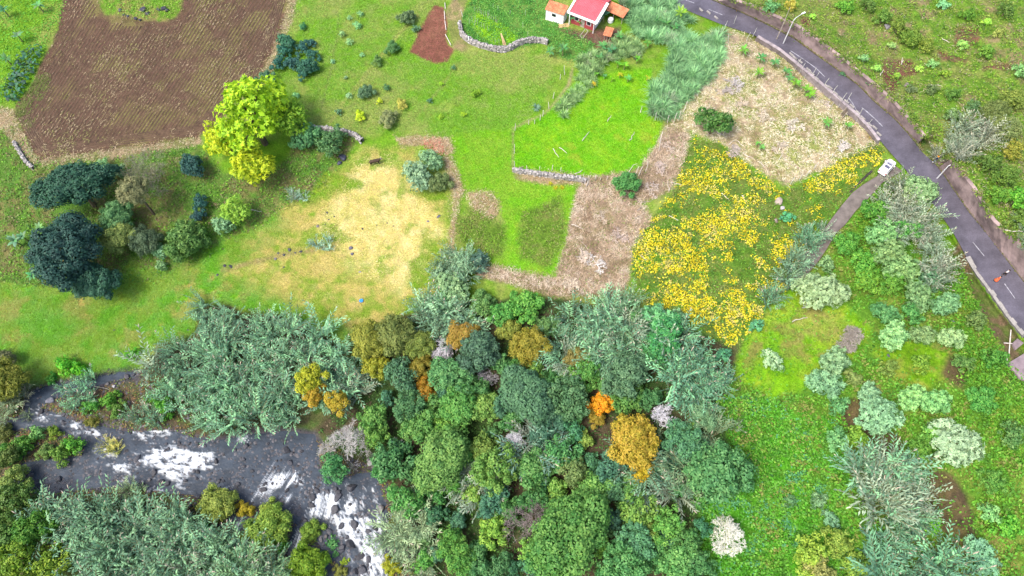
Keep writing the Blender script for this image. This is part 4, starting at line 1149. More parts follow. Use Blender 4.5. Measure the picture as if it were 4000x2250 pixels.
thicket([D((2370,340),(2440,310),(2500,300),(2480,370),(2400,400)), D((2350,380),(2400,370),(2370,400))], 17, 30, 'whitish reeds on the slope right of the road wall', (.15,.20,.13), REEDS, 21, h=2.0, sc=(.6, .9), pale=.45)
thicket([D((2570,540),(2610,540),(2610,640),(2575,620))], 4, 30, 'pale reeds at the right picture edge above the wall', (.16,.23,.14), SMALLREED, 23, h=1.6)
thicket([D((780,610),(830,595),(830,625),(790,645))], 5, 20, 'small blue-grey tussock in the dry field', (.16,.28,.21), SMALLREED, 24, h=.9, sc=(.6, .8), pale=0)
thicket([D((720,480),(765,468),(765,500),(735,505))], 4, 18, 'blue-grey tussock at the scrub\'s right edge', (.18,.29,.23), SMALLREED, 25, h=.9, sc=(.6, .8), pale=0)
thicket([D((1290,1120),(1400,1080),(1400,1130),(1340,1160))], 6, 36, 'dark reeds beside the white bare tree', (.09,.17,.12), FLATREED, 26, h=1.5)
thicket([D((310,1225),(360,1215),(370,1260),(320,1275))], 4, 26, 'upright reed tuft on the lower river bank', (.14,.22,.10), SMALLREED, 27, h=1.3)
thicket([D((260,1110),(320,1115),(335,1135),(290,1140))], 4, 18, 'yellow-green reeds lying flat in the river', (.26,.27,.06), SMALLREED, 28, h=.6, sc=(.7, .9), pale=0)
# tall grass right of the house and along fences
TG = (.140, .270, .120)
thicket([D((1590,30),(1660,40),(1720,70),(1760,100),(1815,75),(1815,140),(1790,180),(1740,230),(1690,290),(1640,280),(1640,230),(1690,160),(1690,110),(1600,80))], 190, 15.5, 'tall soft grass running down from the road to the bright pasture', TG, TALLGRASS, 31, 'tall_grass', 'grass_clump', 'tall grass', 1.2)
thicket([D((1560,0),(1680,-10),(1740,45),(1700,60),(1590,60))], 56, 17, 'tall grass between the red-roofed house and the road', TG, TALLGRASS, 32, 'tall_grass', 'grass_clump', 'tall grass', 1.2)
thicket([D((1455,150),(1500,120),(1560,90),(1620,110),(1600,140),(1520,150),(1480,230),(1455,240)), D((1400,270),(1440,220),(1460,240),(1420,290))], 60, 17, 'tall grass along the fence of the bright pasture', (.16,.26,.10), TALLGRASS, 33, 'tall_grass', 'grass_clump', 'tall grass', 1.0, (.6, .95))

# ------------------------------------------------------------------ other trees and shrubs
T, S = tree, shrub
T(DARK, 300,728, 116, (.022,.058,.038), '', label='dark blue-green spreading tree below the ploughed field', name='dark_tree', sx=1.15)
T(DARK, 262,985, 138, (.019,.052,.037), '', label='largest dark blue-green tree at the left edge of the meadow', name='dark_tree')
T(DARK, 365,1095, 84, (.022,.062,.040), 'dark blue-green lobe-crowned tree', name='dark_tree')
for u, v, r in [(750,648,46), (783,798,34), (770,848,28)]: T(DARK, u, v, r, (.022,.066,.056), 'small dark blue-green tree', name='dark_tree')
T(PALM, 985,455, 140, (.225,.305,.012), '', label='big yellow-green tree with starry leaf tufts below the ploughed field', name='broadleaf_tree')
T(PALM, 985,650, 80, (.25,.31,.014), 'yellow-green tree with starry leaves', name='broadleaf_tree'); T(PALM, 1130,470, 74, (.13,.235,.018), 'leaf-green starry tree', name='broadleaf_tree')
T(PALM, 880,545, 74, (.24,.33,.012), 'lime starry-leaved tree', name='broadleaf_tree')
T(PALM, 919,825, 54, (.17,.26,.035), 'small lime starry-leaved tree', name='broadleaf_tree')
S(STAR, 878,881, 38, (.12,.24,.11), 'pale green star-leaved shrub'); S(STAR, 1190,530, 52, (.07,.18,.07), 'blue-green leafy shrub')
T(FINE, 526,745, 58, (.12,.15,.06), '', label='slim olive tree with a pale leaning trunk in the scrub', name='slim_tree', hf=2.6)
T(FINE, 464,844, 62, (.065,.14,.06), 'soft grey-green tree', name='slim_tree'); T(FINE, 470,925, 62, (.11,.15,.045), 'olive-grey tree', name='slim_tree')
S(ROUND, 729,945, 74, (.06,.14,.03), 'large rounded green bush'); S(FINE, 567,938, 58, (.05,.085,.045), 'dark grey-green bush'); S(STAR, 629,985, 30, (.17,.27,.13), 'pale leafy shrub'); S(STAR, 634,1039, 22, (.13,.27,.10), 'small pale green shrub')
S(STAR, 398,648, 28, PALE, 'pale green shrub'); S(STAR, 460,670, 30, SAGE, 'pale sage shrub'); S(ROUND, 1298,556, 54, (.065,.125,.05), 'dark green round bush beside the stone bank')
for u, v, r in [(1120,170,34),(1110,205,30),(1182,186,26),(1217,168,18),(1221,215,26),(1199,262,36),(1153,248,32),(1089,248,30),(1185,290,22)]:
    S(DARK, u, v, r, (.026,.09,.062), 'dark blue-green citrus bush', name='citrus_bush', group='citrus bushes beside the ploughed field')
S(DARK, 1037,302, 30, (.05,.11,.06), 'dull green citrus bush', name='citrus_bush', group='citrus bushes beside the ploughed field'); S(ROUND, 1182,104, 16, (.05,.14,.06), 'small green citrus bush', name='citrus_bush', group='citrus bushes beside the ploughed field')
for u, v, r, c, d in [(1588,70,30,(.07,.13,.06),'grey-green spiky bush'),(1530,188,26,(.07,.15,.05),'green sapling bush'),(1430,360,28,(.06,.14,.06),'dark green sapling bush'),(1472,240,22,(.09,.16,.045),'dull green sapling bush'),(1511,344,15,(.045,.13,.05),'small dark sapling bush'),(1482,397,14,(.28,.36,.02),'small lime sapling'),(1569,408,23,(.24,.27,.06),'straw-yellow sapling bush'),(1406,453,22,(.32,.36,.02),'bright yellow sapling bush'),(1517,466,33,(.16,.17,.065),'brownish olive round bush'),(1679,395,12,(.05,.11,.06),'tiny dark bush'),(1323,439,15,(.07,.16,.07),'small blue-green sapling'),(1722,457,12,(.16,.3,.02),'tiny lime bush'),(1811,447,13,(.17,.3,.02),'small lime bush'),(1724,327,10,(.18,.3,.02),'tiny yellow-green plant'),(1857,364,18,(.13,.24,.02),'yellow-green bush'),(1770,265,12,(.06,.14,.07),'tiny blue-green bush'),(1625,112,16,(.07,.17,.07),'blue-green low bush')]:
    S(FINE, u, v, r, c, d, name='sapling_bush', group='young fruit bushes in the upper pasture')
for u, v, r in [(1406,54,12),(1393,99,16),(1337,135,13),(1366,164,13),(1155,373,13),(1366,70,9),(1300,240,9),(1350,305,8),(1365,375,12),(1415,215,9)]:
    S(STAR, u, v, r, (.15,.29,.13), 'pale star-shaped plant', name='leafy_plant', group='pale star-shaped plants in the upper pasture')
S(STAR, 1629,691, 56, (.15,.25,.15), 'rounded pale blue-green shrub in the dry field'); S(STAR, 1683,628, 42, (.12,.23,.12), 'blue-green shrub behind the pale one'); S(FINE, 1715,715, 40, (.09,.12,.045), 'low brown-green bush')
S(ROUND, 1095,248, 1, GREEN, 'x') if False else None
S(ROUND, 2787,478, 62, (.045,.105,.026), '', label='round dark green tree standing alone on the dry grass', name='lone_tree', hf=1.0)
S(ROUND, 2447,718, 48, (.05,.14,.04), 'bushy green shrub at the pasture corner'); S(ROUND, 1874,1022, 42, (.05,.115,.07), 'dark blue-green bush'); S(STAR, 1770,1130, 60, (.14,.26,.12), 'pale leafy shrub'); S(STAR, 1730,1180, 46, (.12,.25,.12), 'pale green shrub'); S(ROUND, 2050,1200, 66, (.06,.19,.03), 'bright green leafy bush'); S(ROUND, 1965,1230, 60, (.055,.17,.035), 'green leafy bush'); S(FINE, 1880,1190, 50, (.075,.15,.05), 'dull green bush'); S(ROUND, 2600,1300, 76, (.045,.155,.05), 'broad green bush'); S(STAR, 2580,1250, 62, (.11,.24,.11), 'pale blue-green leafy bush'); S(ROUND, 2560,1370, 62, (.04,.145,.045), 'deep green bush'); S(STAR, 2650,1260, 44, (.12,.23,.12), 'pale leafy bush'); S(ROUND, 2490,1250, 40, (.05,.14,.045),'green bush'); S(STAR, 2825,1385, 28, (.05,.16,.08), 'teal leafy shrub'); S(STAR, 2955,1270, 26, (.07,.21,.1), 'green star-leaved shrub'); S(FINE,1990,1290,44,(.15,.17,.03),'olive-gold bush'); S(FINE,2140,1270,44,(.07,.13,.04),'dull green bush')
S(ROUND, 3075,848, 24, (.05,.2,.1), 'small blue-green plant by the boulder')
# right side
for u, v, r, c, d in [(3207,1137,86,(.20,.31,.15),'large pale star-leaved shrub'),(3257,1419,62,(.15,.26,.12),'pale rounded shrub'),(3215,1502,64,(.13,.27,.125),'pale blue-green shrub'),(3022,1412,44,(.17,.27,.15),'whitish green shrub'),(3489,1318,60,(.17,.28,.12),'pale shrub'),(3712,1325,48,(.2,.31,.12),'light pale-leaved shrub'),(3393,1545,48,(.14,.26,.12),'pale shrub'),(3431,1622,76,(.16,.28,.13),'large pale shrub'),(3560,1560,56,(.15,.28,.10),'light green shrub'),(3650,1575,56,(.14,.26,.09),'light green shrub'),(3273,1589,42,(.09,.2,.07),'green shrub'),(3455,1224,48,(.08,.2,.07),'blue-green shrub'),(3580,1160,60,(.11,.22,.08),'leafy shrub'),(3690,1190,52,(.13,.25,.11),'pale leafy shrub'),(3600,1310,46,(.13,.24,.08),'leafy shrub'),(3447,914,62,(.15,.29,.10),'light green leafy shrub'),(3468,990,60,(.13,.26,.085),'leafy shrub'),(3518,1055,64,(.14,.27,.09),'leafy shrub'),(3600,745,60,(.16,.28,.11),'pale leafy shrub'),(3550,770,44,(.16,.27,.12),'pale shrub'),(3725,1733,88,(.20,.31,.165),''),(3824,2172,66,(.14,.28,.14),'pale blue-green shrub'),(3861,2005,40,(.12,.26,.10),'green shrub'),(3534,1832,56,(.13,.26,.125),'blue-green rounded shrub'),(3248,2031,34,(.10,.22,.10),'pale shrub'),(3195,1960,34,(.12,.22,.11),'pale sage shrub'),(3265,1712,44,(.10,.25,.09),'green leafy shrub'),(3085,1960,26,(.07,.17,.06),'broad-leaved green plant'),(3232,1039,34,(.14,.26,.10),'pale small shrub')]:
    S(STAR, u, v, r * .92, c, d, label='orange-flecked pale shrub right of the brown soil' if not d else None, group='shrubs of the right-hand slope')
for u, v, r, c, d in [(3310,956,56,(.045,.15,.02),'dense green bush'),(3373,1047,66,(.065,.165,.02),'dense green bush'),(3400,1100,58,(.08,.17,.02),'yellow-green bush'),(3480,1110,60,(.07,.17,.02),'dense green bush'),(3420,830,60,(.045,.14,.02),'deep green bush'),(3560,1230,50,(.05,.15,.035),'deep green bush'),(3640,1090,50,(.06,.12,.05),'dull green bush'),(3540,900,56,(.06,.16,.03),'green bush'),(3352,1712,56,(.085,.19,.02),'yellow-green bush'),(3590,1760,60,(.065,.175,.025),'fresh green bush'),(3640,1690,56,(.07,.19,.03),'fresh green bush'),(3870,1880,60,(.06,.15,.025),'green bush'),(3930,2060,64,(.06,.19,.02),'bright green bush'),(3950,1700,60,(.055,.125,.03),'dull green bush'),(3830,1560,60,(.045,.135,.025),'green bush'),(3880,1400,56,(.045,.135,.02),'green bush'),(3810,1250,50,(.07,.12,.03),'olive bush'),(3640,2050,44,(.07,.21,.015),'bright green bush'),(3160,2170,92,(.14,.2,.028),''),(3270,2120,72,(.12,.19,.03),'yellow-green vine mound'),(3350,2220,66,(.1,.2,.025),'yellow-green vine mound'),(3200,2240,72,(.15,.17,.05),'straw-green vine mound'),(3330,1480,40,(.1,.14,.04),'olive bush'),(3470,1440,44,(.09,.16,.03),'olive bush'),(3600,1420,44,(.08,.16,.02),'yellow-green bush'),(3760,1420,44,(.06,.12,.03),'dull green bush')]:
    S(ROUND, u, v, r * .85, tuple(x * 1.15 for x in c), d, name='bush', label='big yellow-green vine mound at the lower edge' if not d else None, group='bushes of the right-hand slope')
# upper right slope
for u, v, r, c, d, kd in [(3683,22,26,(.15,.29,.13),'pale round shrub',STAR),(3450,70,40,(.06,.12,.02),'olive hedge bush',ROUND),(3510,110,42,(.075,.12,.018),'olive hedge bush',ROUND),(3560,150,46,(.08,.13,.018),'yellow-olive hedge bush',ROUND),(3620,180,40,(.09,.15,.02),'yellow-olive hedge bush',ROUND),(3300,30,40,(.065,.17,.02),'green hillside bush',ROUND),(3390,20,40,(.05,.11,.02),'dark hillside bush',ROUND),(3890,440,60,(.09,.11,.03),'brown-olive hillside bush',FINE),(3920,500,66,(.12,.13,.045),'brownish hillside bush',FINE),(3960,390,50,(.1,.14,.025),'olive hillside bush',ROUND),(3955,590,50,(.12,.15,.02),'yellow-olive hillside bush',ROUND),(3860,640,56,(.045,.09,.018),'dark hillside bush',ROUND),(3930,690,60,(.06,.11,.016),'olive hillside bush',ROUND),(3900,760,50,(.06,.13,.016),'green hillside bush',ROUND),(3970,780,56,(.06,.17,.02),'green hillside bush',ROUND),(3990,860,50,(.07,.11,.02),'olive hillside bush',ROUND),(3800,420,36,(.05,.11,.035),'dark green hillside bush',ROUND),(3720,455,36,(.1,.17,.07),'pale hillside bush',STAR),(3990,280,40,(.12,.24,.09),'pale hillside shrub',STAR),(3640,252,24,(.16,.28,.09),'pale leafy plant',STAR),(3480,180,20,(.15,.28,.08),'pale leafy plant',STAR),(3590,270,18,(.17,.3,.05),'lime leafy plant',STAR),(3370,230,22,(.13,.27,.09),'pale leafy plant',STAR),(3420,270,22,(.17,.3,.07),'lime leafy plant',STAR),(3175,65,14,(.18,.32,.05),'lime leafy plant',STAR),(3010,30,34,(.09,.2,.07),'green bush',STAR),(3090,25,30,(.24,.26,.04),'yellow leafy bush',STAR),(3780,60,34,(.05,.12,.015),'dark hillside bush',ROUND),(3930,40,40,(.05,.1,.02),'dark hillside bush',ROUND),(3850,200,40,(.08,.15,.02),'olive hillside bush',ROUND),(3760,180,26,(.15,.27,.06),'pale leafy plant',STAR),(3850,90,22,(.17,.3,.04),'lime leafy plant',STAR),(3900,130,26,(.14,.2,.04),'yellow-green bush',ROUND),(3500,300,20,(.13,.26,.03),'lime leafy plant',STAR),(3690,290,26,(.1,.2,.02),'green hillside bush',ROUND),(3560,350,24,(.08,.13,.045),'grey-green hillside bush',FINE),(3640,350,30,(.07,.12,.035),'grey-green hillside bush',FINE),(3720,370,36,(.06,.12,.02),'olive hillside bush',ROUND),(3290,290,18,(.05,.12,.05),'dark creeping bush on the wall top',FINE),(3400,320,22,(.05,.12,.04),'dark creeping bush on the wall top',FINE),(3450,360,22,(.08,.12,.04),'grey-green bush on the wall top',FINE),(3260,215,18,(.06,.13,.04),'dark creeping bush on the wall top',FINE)]:
    S(kd, u, v, r * .8, tuple(x * 1.15 for x in c), d, name='hillside_bush', group='bushes on the slope above the road')
# left edge and river banks
for u, v, r, c, d, kd in [(25,1480,76,(.10,.13,.02),'olive bushy tree',FINE),(10,1400,40,(.09,.1,.05),'grey-olive tree',FINE),(60,1960,80,(.045,.10,.016),'dark green tree',ROUND),(120,2080,80,(.05,.13,.016),'green tree',ROUND),(30,2090,76,(.045,.11,.02),'dark green tree',ROUND),(70,2210,86,(.10,.17,.016),'yellow-green tree',ROUND),(200,2200,66,(.11,.16,.02),'yellow-green tree',ROUND),(50,1885,56,(.12,.16,.035),'olive grey tree',FINE),(20,1790,46,(.06,.10,.02),'dark olive tree',ROUND)]:
    T(kd, u, v, r, c, d, name='bank_tree', hf=1.0, group='trees at the left picture edge')
for u, v, r, c, d, kd in [(95,1745,42,(.05,.12,.02),'olive island bush',ROUND),(290,1740,40,(.06,.18,.02),'bright green island bush',ROUND),(240,1775,40,(.075,.15,.02),'green island bush',ROUND),(150,1692,28,(.09,.22,.06),'pale green island bush',STAR),(212,1690,26,(.1,.17,.02),'yellow-green island bush',FINE),(40,1775,46,(.045,.12,.02),'dark island bush',ROUND),(175,1765,30,(.1,.15,.04),'pale olive island bush',FINE),(15,1690,34,(.08,.08,.02),'brown-olive island bush',FINE),(430,1560,34,(.06,.17,.02),'green island bush',ROUND),(355,1590,32,(.055,.17,.025),'green island bush',ROUND),(460,1600,34,(.07,.14,.02),'green island bush',FINE),(360,1650,24,(.1,.12,.02),'brown-olive island bush',FINE),(650,1590,40,(.05,.16,.02),'bright green bank bush',ROUND),(600,1560,30,(.05,.15,.02),'green bank bush',ROUND),(850,1960,66,(.15,.19,.035),'yellow-green willow bush',FINE),(958,1990,34,(.2,.2,.015),'golden willow bush',FINE),(1045,2060,78,(.13,.2,.03),'yellow-green willow bush',FINE),(1060,2000,40,(.15,.22,.03),'light willow bush',FINE),(975,2090,36,(.15,.17,.03),'olive willow bush',FINE),(1200,2200,74,(.10,.16,.014),'olive-green bank bush',FINE),(1218,2075,40,(.11,.16,.025),'olive-green bank bush',FINE),(1300,2120,26,(.06,.19,.05),'fresh green sapling on the rocks',STAR),(1318,2165,18,(.07,.2,.05),'fresh green sapling on the rocks',STAR),(1348,2192,20,(.14,.24,.015),'lime tuft among the boulders',FINE),(1100,2130,30,(.06,.19,.02),'bright green bank bush',ROUND),(1250,2190,32,(.06,.19,.08),'blue-green bank bush',STAR),(1530,2210,34,(.2,.19,.015),'golden bank bush',FINE),(390,2070,30,(.05,.17,.03),'green creeper in the reeds',ROUND),(180,2010,32,(.12,.22,.07),'pale green creeper in the reeds',STAR),(510,1990,36,(.05,.16,.04),'green creeper in the reeds',ROUND),(810,2080,38,(.09,.24,.05),'bright green shrub at the reed edge',STAR),(545,2120,32,(.06,.19,.04),'green creeper in the reeds',ROUND),(1540,2040,24,(.16,.17,.02),'olive tuft on the bank',FINE),(1330,2230,26,(.12,.14,.03),'olive tuft among the boulders',FINE),(640,1500,24,(.06,.16,.05),'green creeper in the reeds',ROUND),(265,1430,44,(.06,.21,.012),'bright green creeper patch',ROUND),(315,1445,30,(.08,.24,.012),'bright green creeper patch',ROUND),(520,1385,26,(.06,.2,.015),'green creeper patch',ROUND),(200,1480,24,(.04,.14,.02),'dark green creeper patch',ROUND)]:
    S(kd, u, v, r, c, d, name='bank_bush', hf=.5, group='bushes along the river')

# ------------------------------------------------------------------ bananas: stem and big arching leaves, each leaf a part
BSTEM = mat_plain('banana_stem', (.17, .19, .07), .8, .3, 4.0)
def blade(L=2.0, W=.55, droop=.9):
    v = []; f = []; n = 7
    for i in range(n):
        t = i / (n - 1)
        x = L * (t * .85); z = L * (.55 * t - droop * t * t * .75)
        w = W * .5 * math.sin(min(1, t * 1.15 + .06) * math.pi) ** .7 if 0 < i < n - 1 else .03
        for s in (-1, 0, 1): v.append((x, s * w, z - abs(s) * w * .28))
    for i in range(n - 1):
        for k in range(2): a = i * 3 + k; f.append((a, a + 1, a + 4, a + 3))
    return mesh('leaf', v, f, LEAF, True, tone=rng.uniform(.35, .65, len(v)))
BLADES = [blade(), blade(2.2, .6, .75), blade(1.8, .5, 1.05)]
BSTEMS = MB().tube([(0, 0, -.2), (.03, 0, .9), (0, .03, 1.7)], [.16, .13, .09], 7).mesh('stem', BSTEM)
def banana(u, v, s, col, desc='banana plant', n=8, group=None):
    q, z = PH(u, v, 1.6 * s)
    root = thing('banana_plant', uniq(desc, u, v), 'banana plant', (q[0], q[1], z), random.uniform(0, 6.28), s, group or 'banana plants')
    obj('stem', BSTEMS, root)
    a = random.uniform(0, 6.28)
    for i in range(n):
        o = obj('leaf', BLADES[i % 3], root, tuple(c * random.uniform(1.0, 1.5) for c in col))
        o.location = (0, 0, 1.6); o.rotation_euler = (random.uniform(-.15, .15), random.uniform(-.75, .05), a + i * 2.4); k = random.uniform(.75, 1.05); o.scale = (k, k, k)
BG = (.075, .215, .06); BY = (.17, .30, .03)
for u, v, s, c in [(2660,52,1.3,BY),(2600,92,1.0,BG),(2640,105,.9,BG),(2570,80,.9,BG),(2150,200,1.0,BG),(2200,190,1.2,BG),(2345,225,.9,BG),(2355,180,.9,BG),(2390,195,1.0,(.05,.16,.06)),(2420,140,.9,BG),(2530,170,.9,(.09,.25,.04)),(2905,195,1.0,(.12,.27,.04)),(2975,225,1.0,BG),(2965,285,.95,(.13,.27,.03)),(3028,245,.95,BG),(3070,280,.95,BG),(3085,305,.8,BG),(3110,325,1.1,(.12,.29,.03)),(3150,350,1.0,(.12,.29,.03)),(3165,370,.9,(.11,.28,.02)),(3232,480,1.0,(.10,.26,.05)),(3312,490,.8,(.11,.28,.05)),(150,20,1.3,(.10,.25,.08)),(70,140,1.1,(.10,.21,.09)),(15,40,1.2,(.05,.16,.07)),(25,230,1.1,(.06,.19,.05)),(155,890,.9,(.12,.27,.10)),(60,940,1.3,(.11,.24,.12)),(90,925,1.0,(.11,.25,.11)),(130,1075,1.2,(.09,.25,.09)),(2440,255,.8,(.12,.30,.02)),(2415,250,.7,(.10,.28,.02)),(2330,290,.6,(.10,.28,.03)),(2362,298,.5,BG),(2423,292,.6,(.32,.32,.02)),(2320,330,.55,(.38,.30,.02)),(2530,305,.55,(.24,.32,.02)),(2455,305,.7,(.09,.27,.06)),(2390,310,.45,(.14,.3,.02)),(2490,230,.8,(.10,.28,.03)),(2360,60,1.1,(.05,.15,.08)),(2235,65,1.0,(.05,.16,.07)),(2265,85,.7,(.10,.25,.04)),(2975,575,.6,(.1,.27,.05)),(2960,560,.5,(.1,.3,.05)),(2135,40,.8,(.07,.2,.04))]:
    banana(u, v, s, c, 'banana plant' if s > .75 else 'small banana plant')
# agave-like rosettes
def agave(u, v, s, col, desc):
    q = P(u, v); root = thing('agave', uniq(desc, u, v), 'agave', tuple(q), 0, s)
    for i in range(16):
        o = obj('leaf', BLADES[2], root, col); o.location = (0, 0, .1); o.rotation_euler = (0, random.uniform(-1.0, -.1), i * 2.399); o.scale = (.55, .3, .5)
agave(2095,425,1.7,(.15,.27,.17),'blue-green agave'); agave(2150,680+40,.9,(.42,.40,.02),'yellow agave by the wall'); agave(2170,735,.9,(.40,.38,.02),'yellow agave by the wall'); agave(2195,735,.9,(.42,.40,.02),'yellow agave by the wall')
# hedge of big-leaved plants beside the ploughed field
def heart():
    v = [(0,0,0),(.12,.26,-.02),(.45,.32,-.05),(.95,0,-.22),(.45,-.32,-.05),(.12,-.26,-.02),(.4,0,.05)]
    f = [(0,6,1),(1,6,2),(2,6,3),(3,6,4),(4,6,5),(5,6,0)]
    return mesh('leaf', v, f, LEAF, True, tone=rng.uniform(.3, .7, 7))
HEART = heart()
base = P(75, 270)
hedge = thing('big_leaved_hedge', 'row of large blue-green leaves along the ploughed field\'s left edge', 'hedge', tuple(base))
for (u, v) in fill_points([D((70,115),(100,112),(102,135),(85,165),(60,215),(40,250),(5,245),(0,225),(25,175),(50,130))], 190, 7.2, 77):
    q, z = PH(u, v, .9)
    o = obj('leaf', HEART, hedge, tuple(c * random.uniform(.75, 1.3) for c in (.055, .155, .085)))
    o.location = Vector((q[0], q[1], z + random.uniform(.7, 1.3))) - Vector(base); o.rotation_euler = (random.uniform(-.4, .4), random.uniform(.1, .7), random.uniform(0, 6.28)); k = random.uniform(.75, 1.15); o.scale = (k, k, k)
stem_pts = [(u, v) for u, v in fill_points([D((70,125),(95,122),(80,165),(40,240),(10,235),(30,180))], 60, 12, 78)]
mbs = MB()
for u, v in stem_pts:
    q = P(u, v) - base; mbs.tube([tuple(q), (q[0], q[1], q[2] + 1.1)], [.04, .025], 4)
so = mbs.build('stems', BSTEM, hedge); so['kind'] = 'stuff'

for u, v, r, c, d in [(2880,290,34,(.50,.46,.44),'grey dead bush'),(2840,330,30,(.46,.40,.36),'brown dead bush'),(2760,240,26,(.5,.45,.4),'grey dead bush'),(3000,420,30,(.60,.52,.40),'straw-coloured dead bush'),(2920,380,30,(.6,.5,.38),'straw-coloured dead bush'),(3120,470,30,(.62,.56,.46),'whitish dead bush'),(3060,560,30,(.55,.47,.36),'tan dead bush'),(3290,540,28,(.6,.55,.5),'whitish dead bush'),(2860,560,28,(.4,.34,.3),'brown dead bush'),(2340,1010,40,(.66,.62,.58),'white dead bush'),(2280,980,30,(.62,.52,.42),'tan dead bush'),(2420,900,34,(.5,.4,.34),'reddish dead bush'),(2350,830,28,(.55,.46,.36),'tan dead bush'),(2560,720,32,(.5,.42,.36),'brown dead bush'),(2580,640,30,(.52,.42,.36),'brown dead bush'),(2230,1090,30,(.6,.5,.38),'tan dead bush'),(2300,1100,30,(.55,.45,.34),'tan dead bush'),(2620,560,28,(.56,.45,.36),'tan dead bush'),(3230,330+60,24,(.55,.48,.42),'grey dead bush'),(2700,330,26,(.5,.45,.42),'grey dead bush')]:
    o_ = bare(u, v, r * 1.25, tuple(min(.95, x * 1.05) for x in c), d, (5,4,4,3), .8, 'shrub', None, None, .15); o_.scale = (1, 1, .35)
# ------------------------------------------------------------------ loose cover on the ground (uncountable: one object each)
def sample_in(polys, n):
    A = np.concatenate([np.array(p) for p in polys]); lo, hi = A.min(0), A.max(0)
    U_ = []; V_ = []; got = 0
    while got < n:
        c = rng.uniform(lo, hi, (n * 2, 2)); ok = np.zeros(len(c), bool)
        for p in polys: ok |= inside(p, c[:, 0], c[:, 1])
        c = c[ok & (c[:, 0] > -60) & (c[:, 0] < 4060) & (c[:, 1] > -60) & (c[:, 1] < 2310)]
        U_.append(c[:, 0]); V_.append(c[:, 1]); got += len(c)
        if len(c) == 0: break
    return np.concatenate(U_)[:n] + rng.normal(0, 7, min(n, got)), np.concatenate(V_)[:n] + rng.normal(0, 7, min(n, got))

def not_paved(u, v):
    k = np.minimum(sdf(ROADPOLY, u, v, 30), sdf(LANEPOLY, u, v, 30)) > 3
    for b_, t_ in ((WALL1_B, WALL1_T), (WALL2_B, WALL2_T)): k &= ~inside(b_ + t_[::-1], u, v)
    for W in WATERS: k &= ~inside(W, u, v)
    return k

def ground_xyz(u, v):
    p = P(u, v)
    return p

def pick_cols(pal, X, Y, wl, seed, jit=.25):
    pal = np.array(pal); n = len(X)
    t = np.clip((.5 * fbm(X / wl, Y / wl, seed) + .5 * fbm(X / wl * 3, Y / wl * 3, seed + 3) - .3) / .4 + rng.normal(0, .16, n), 0, .999)
    i = (t * len(pal)).astype(int)
    return pal[i] * rng.uniform(1 - jit, 1 + jit, (n, 1))

def cover(name, polys, n, size, hmax, pal, label, wl=2.5, clump=.0, seed=1, up=.8, mask=None, cat='plants', aspect=.7):
    u, v = sample_in(polys, n)
    k = not_paved(u, v); u, v = u[k], v[k]
    p = ground_xyz(u, v)
    d = .6 * fbm(p[:, 0] / wl, p[:, 1] / wl, 101 + seed) + .4 * fbm(p[:, 0] / wl * 2.7, p[:, 1] / wl * 2.7, 104 + seed)
    if clump:
        k = d + rng.normal(0, .04, len(d)) > clump
        u, v, p, d = u[k], v[k], p[k], d[k]
    if mask is not None:
        k = mask(u, v, p[:, 0], p[:, 1]); u, v, p, d = u[k], v[k], p[k], d[k]
    n = len(u)
    p[:, 2] += rng.uniform(.03, 1, n) * hmax * np.clip((d - .3) * 3, .15, 1.3)
    nr = unit(rng.normal(0, .45, (n, 3)) + np.array([0, 0, up])); nr[:, 2] = np.abs(nr[:, 2])
    ax = np.cross(nr, rdirs(n))
    s = size * rng.uniform(.6, 1.35, n)
    vv = leaf_quads(p - unit(ax) * s[:, None] * .5, ax, nr, s, s * aspect)
    c = pick_cols(pal, p[:, 0], p[:, 1], wl * 1.3, 120 + seed) * 1.35
    o = obj(name, mesh(name, vv, quads_of(n), PETAL, col=np.repeat(c, 4, 0)))
    return tag(o, label, cat, None, 'stuff')

def straw(name, polys, n, L, W, h, pal, label, seed=1, ang=None, cat='dry stalks', lift=.3, clump=0, curve=None):
    u, v = sample_in(polys, n); k = not_paved(u, v); u, v = u[k], v[k]
    p = ground_xyz(u, v)
    if clump:
        d = .5 * fbm(p[:, 0] / 2.5, p[:, 1] / 2.5, 201 + seed) + .5 * fbm(p[:, 0] / .8, p[:, 1] / .8, 204 + seed)
        k = d + rng.normal(0, .05, len(d)) > clump; u, v, p = u[k], v[k], p[k]
    n = len(u)
    a = rng.uniform(0, 2 * math.pi, n) if ang is None else ang(u, v) + rng.normal(0, .45, n)
    ax = np.stack([np.cos(a), np.sin(a), rng.normal(.1, lift, n)], 1)
    p[:, 2] += rng.uniform(.02, h, n)
    nr = unit(rng.normal(0, .3, (n, 3)) + np.array([0, 0, 1.]))
    s = rng.uniform(*L, n)
    vv = leaf_quads(p - unit(ax) * s[:, None] * .5, ax, nr, s, W * rng.uniform(.7, 1.4, n), rng.normal(0, .1) )
    c = pick_cols(pal, p[:, 0], p[:, 1], 3, 140 + seed) * 1.2
    o = obj(name, mesh(name, vv, quads_of(n), STRAW, col=np.repeat(c, 4, 0)))
    return tag(o, label, cat, None, 'stuff')

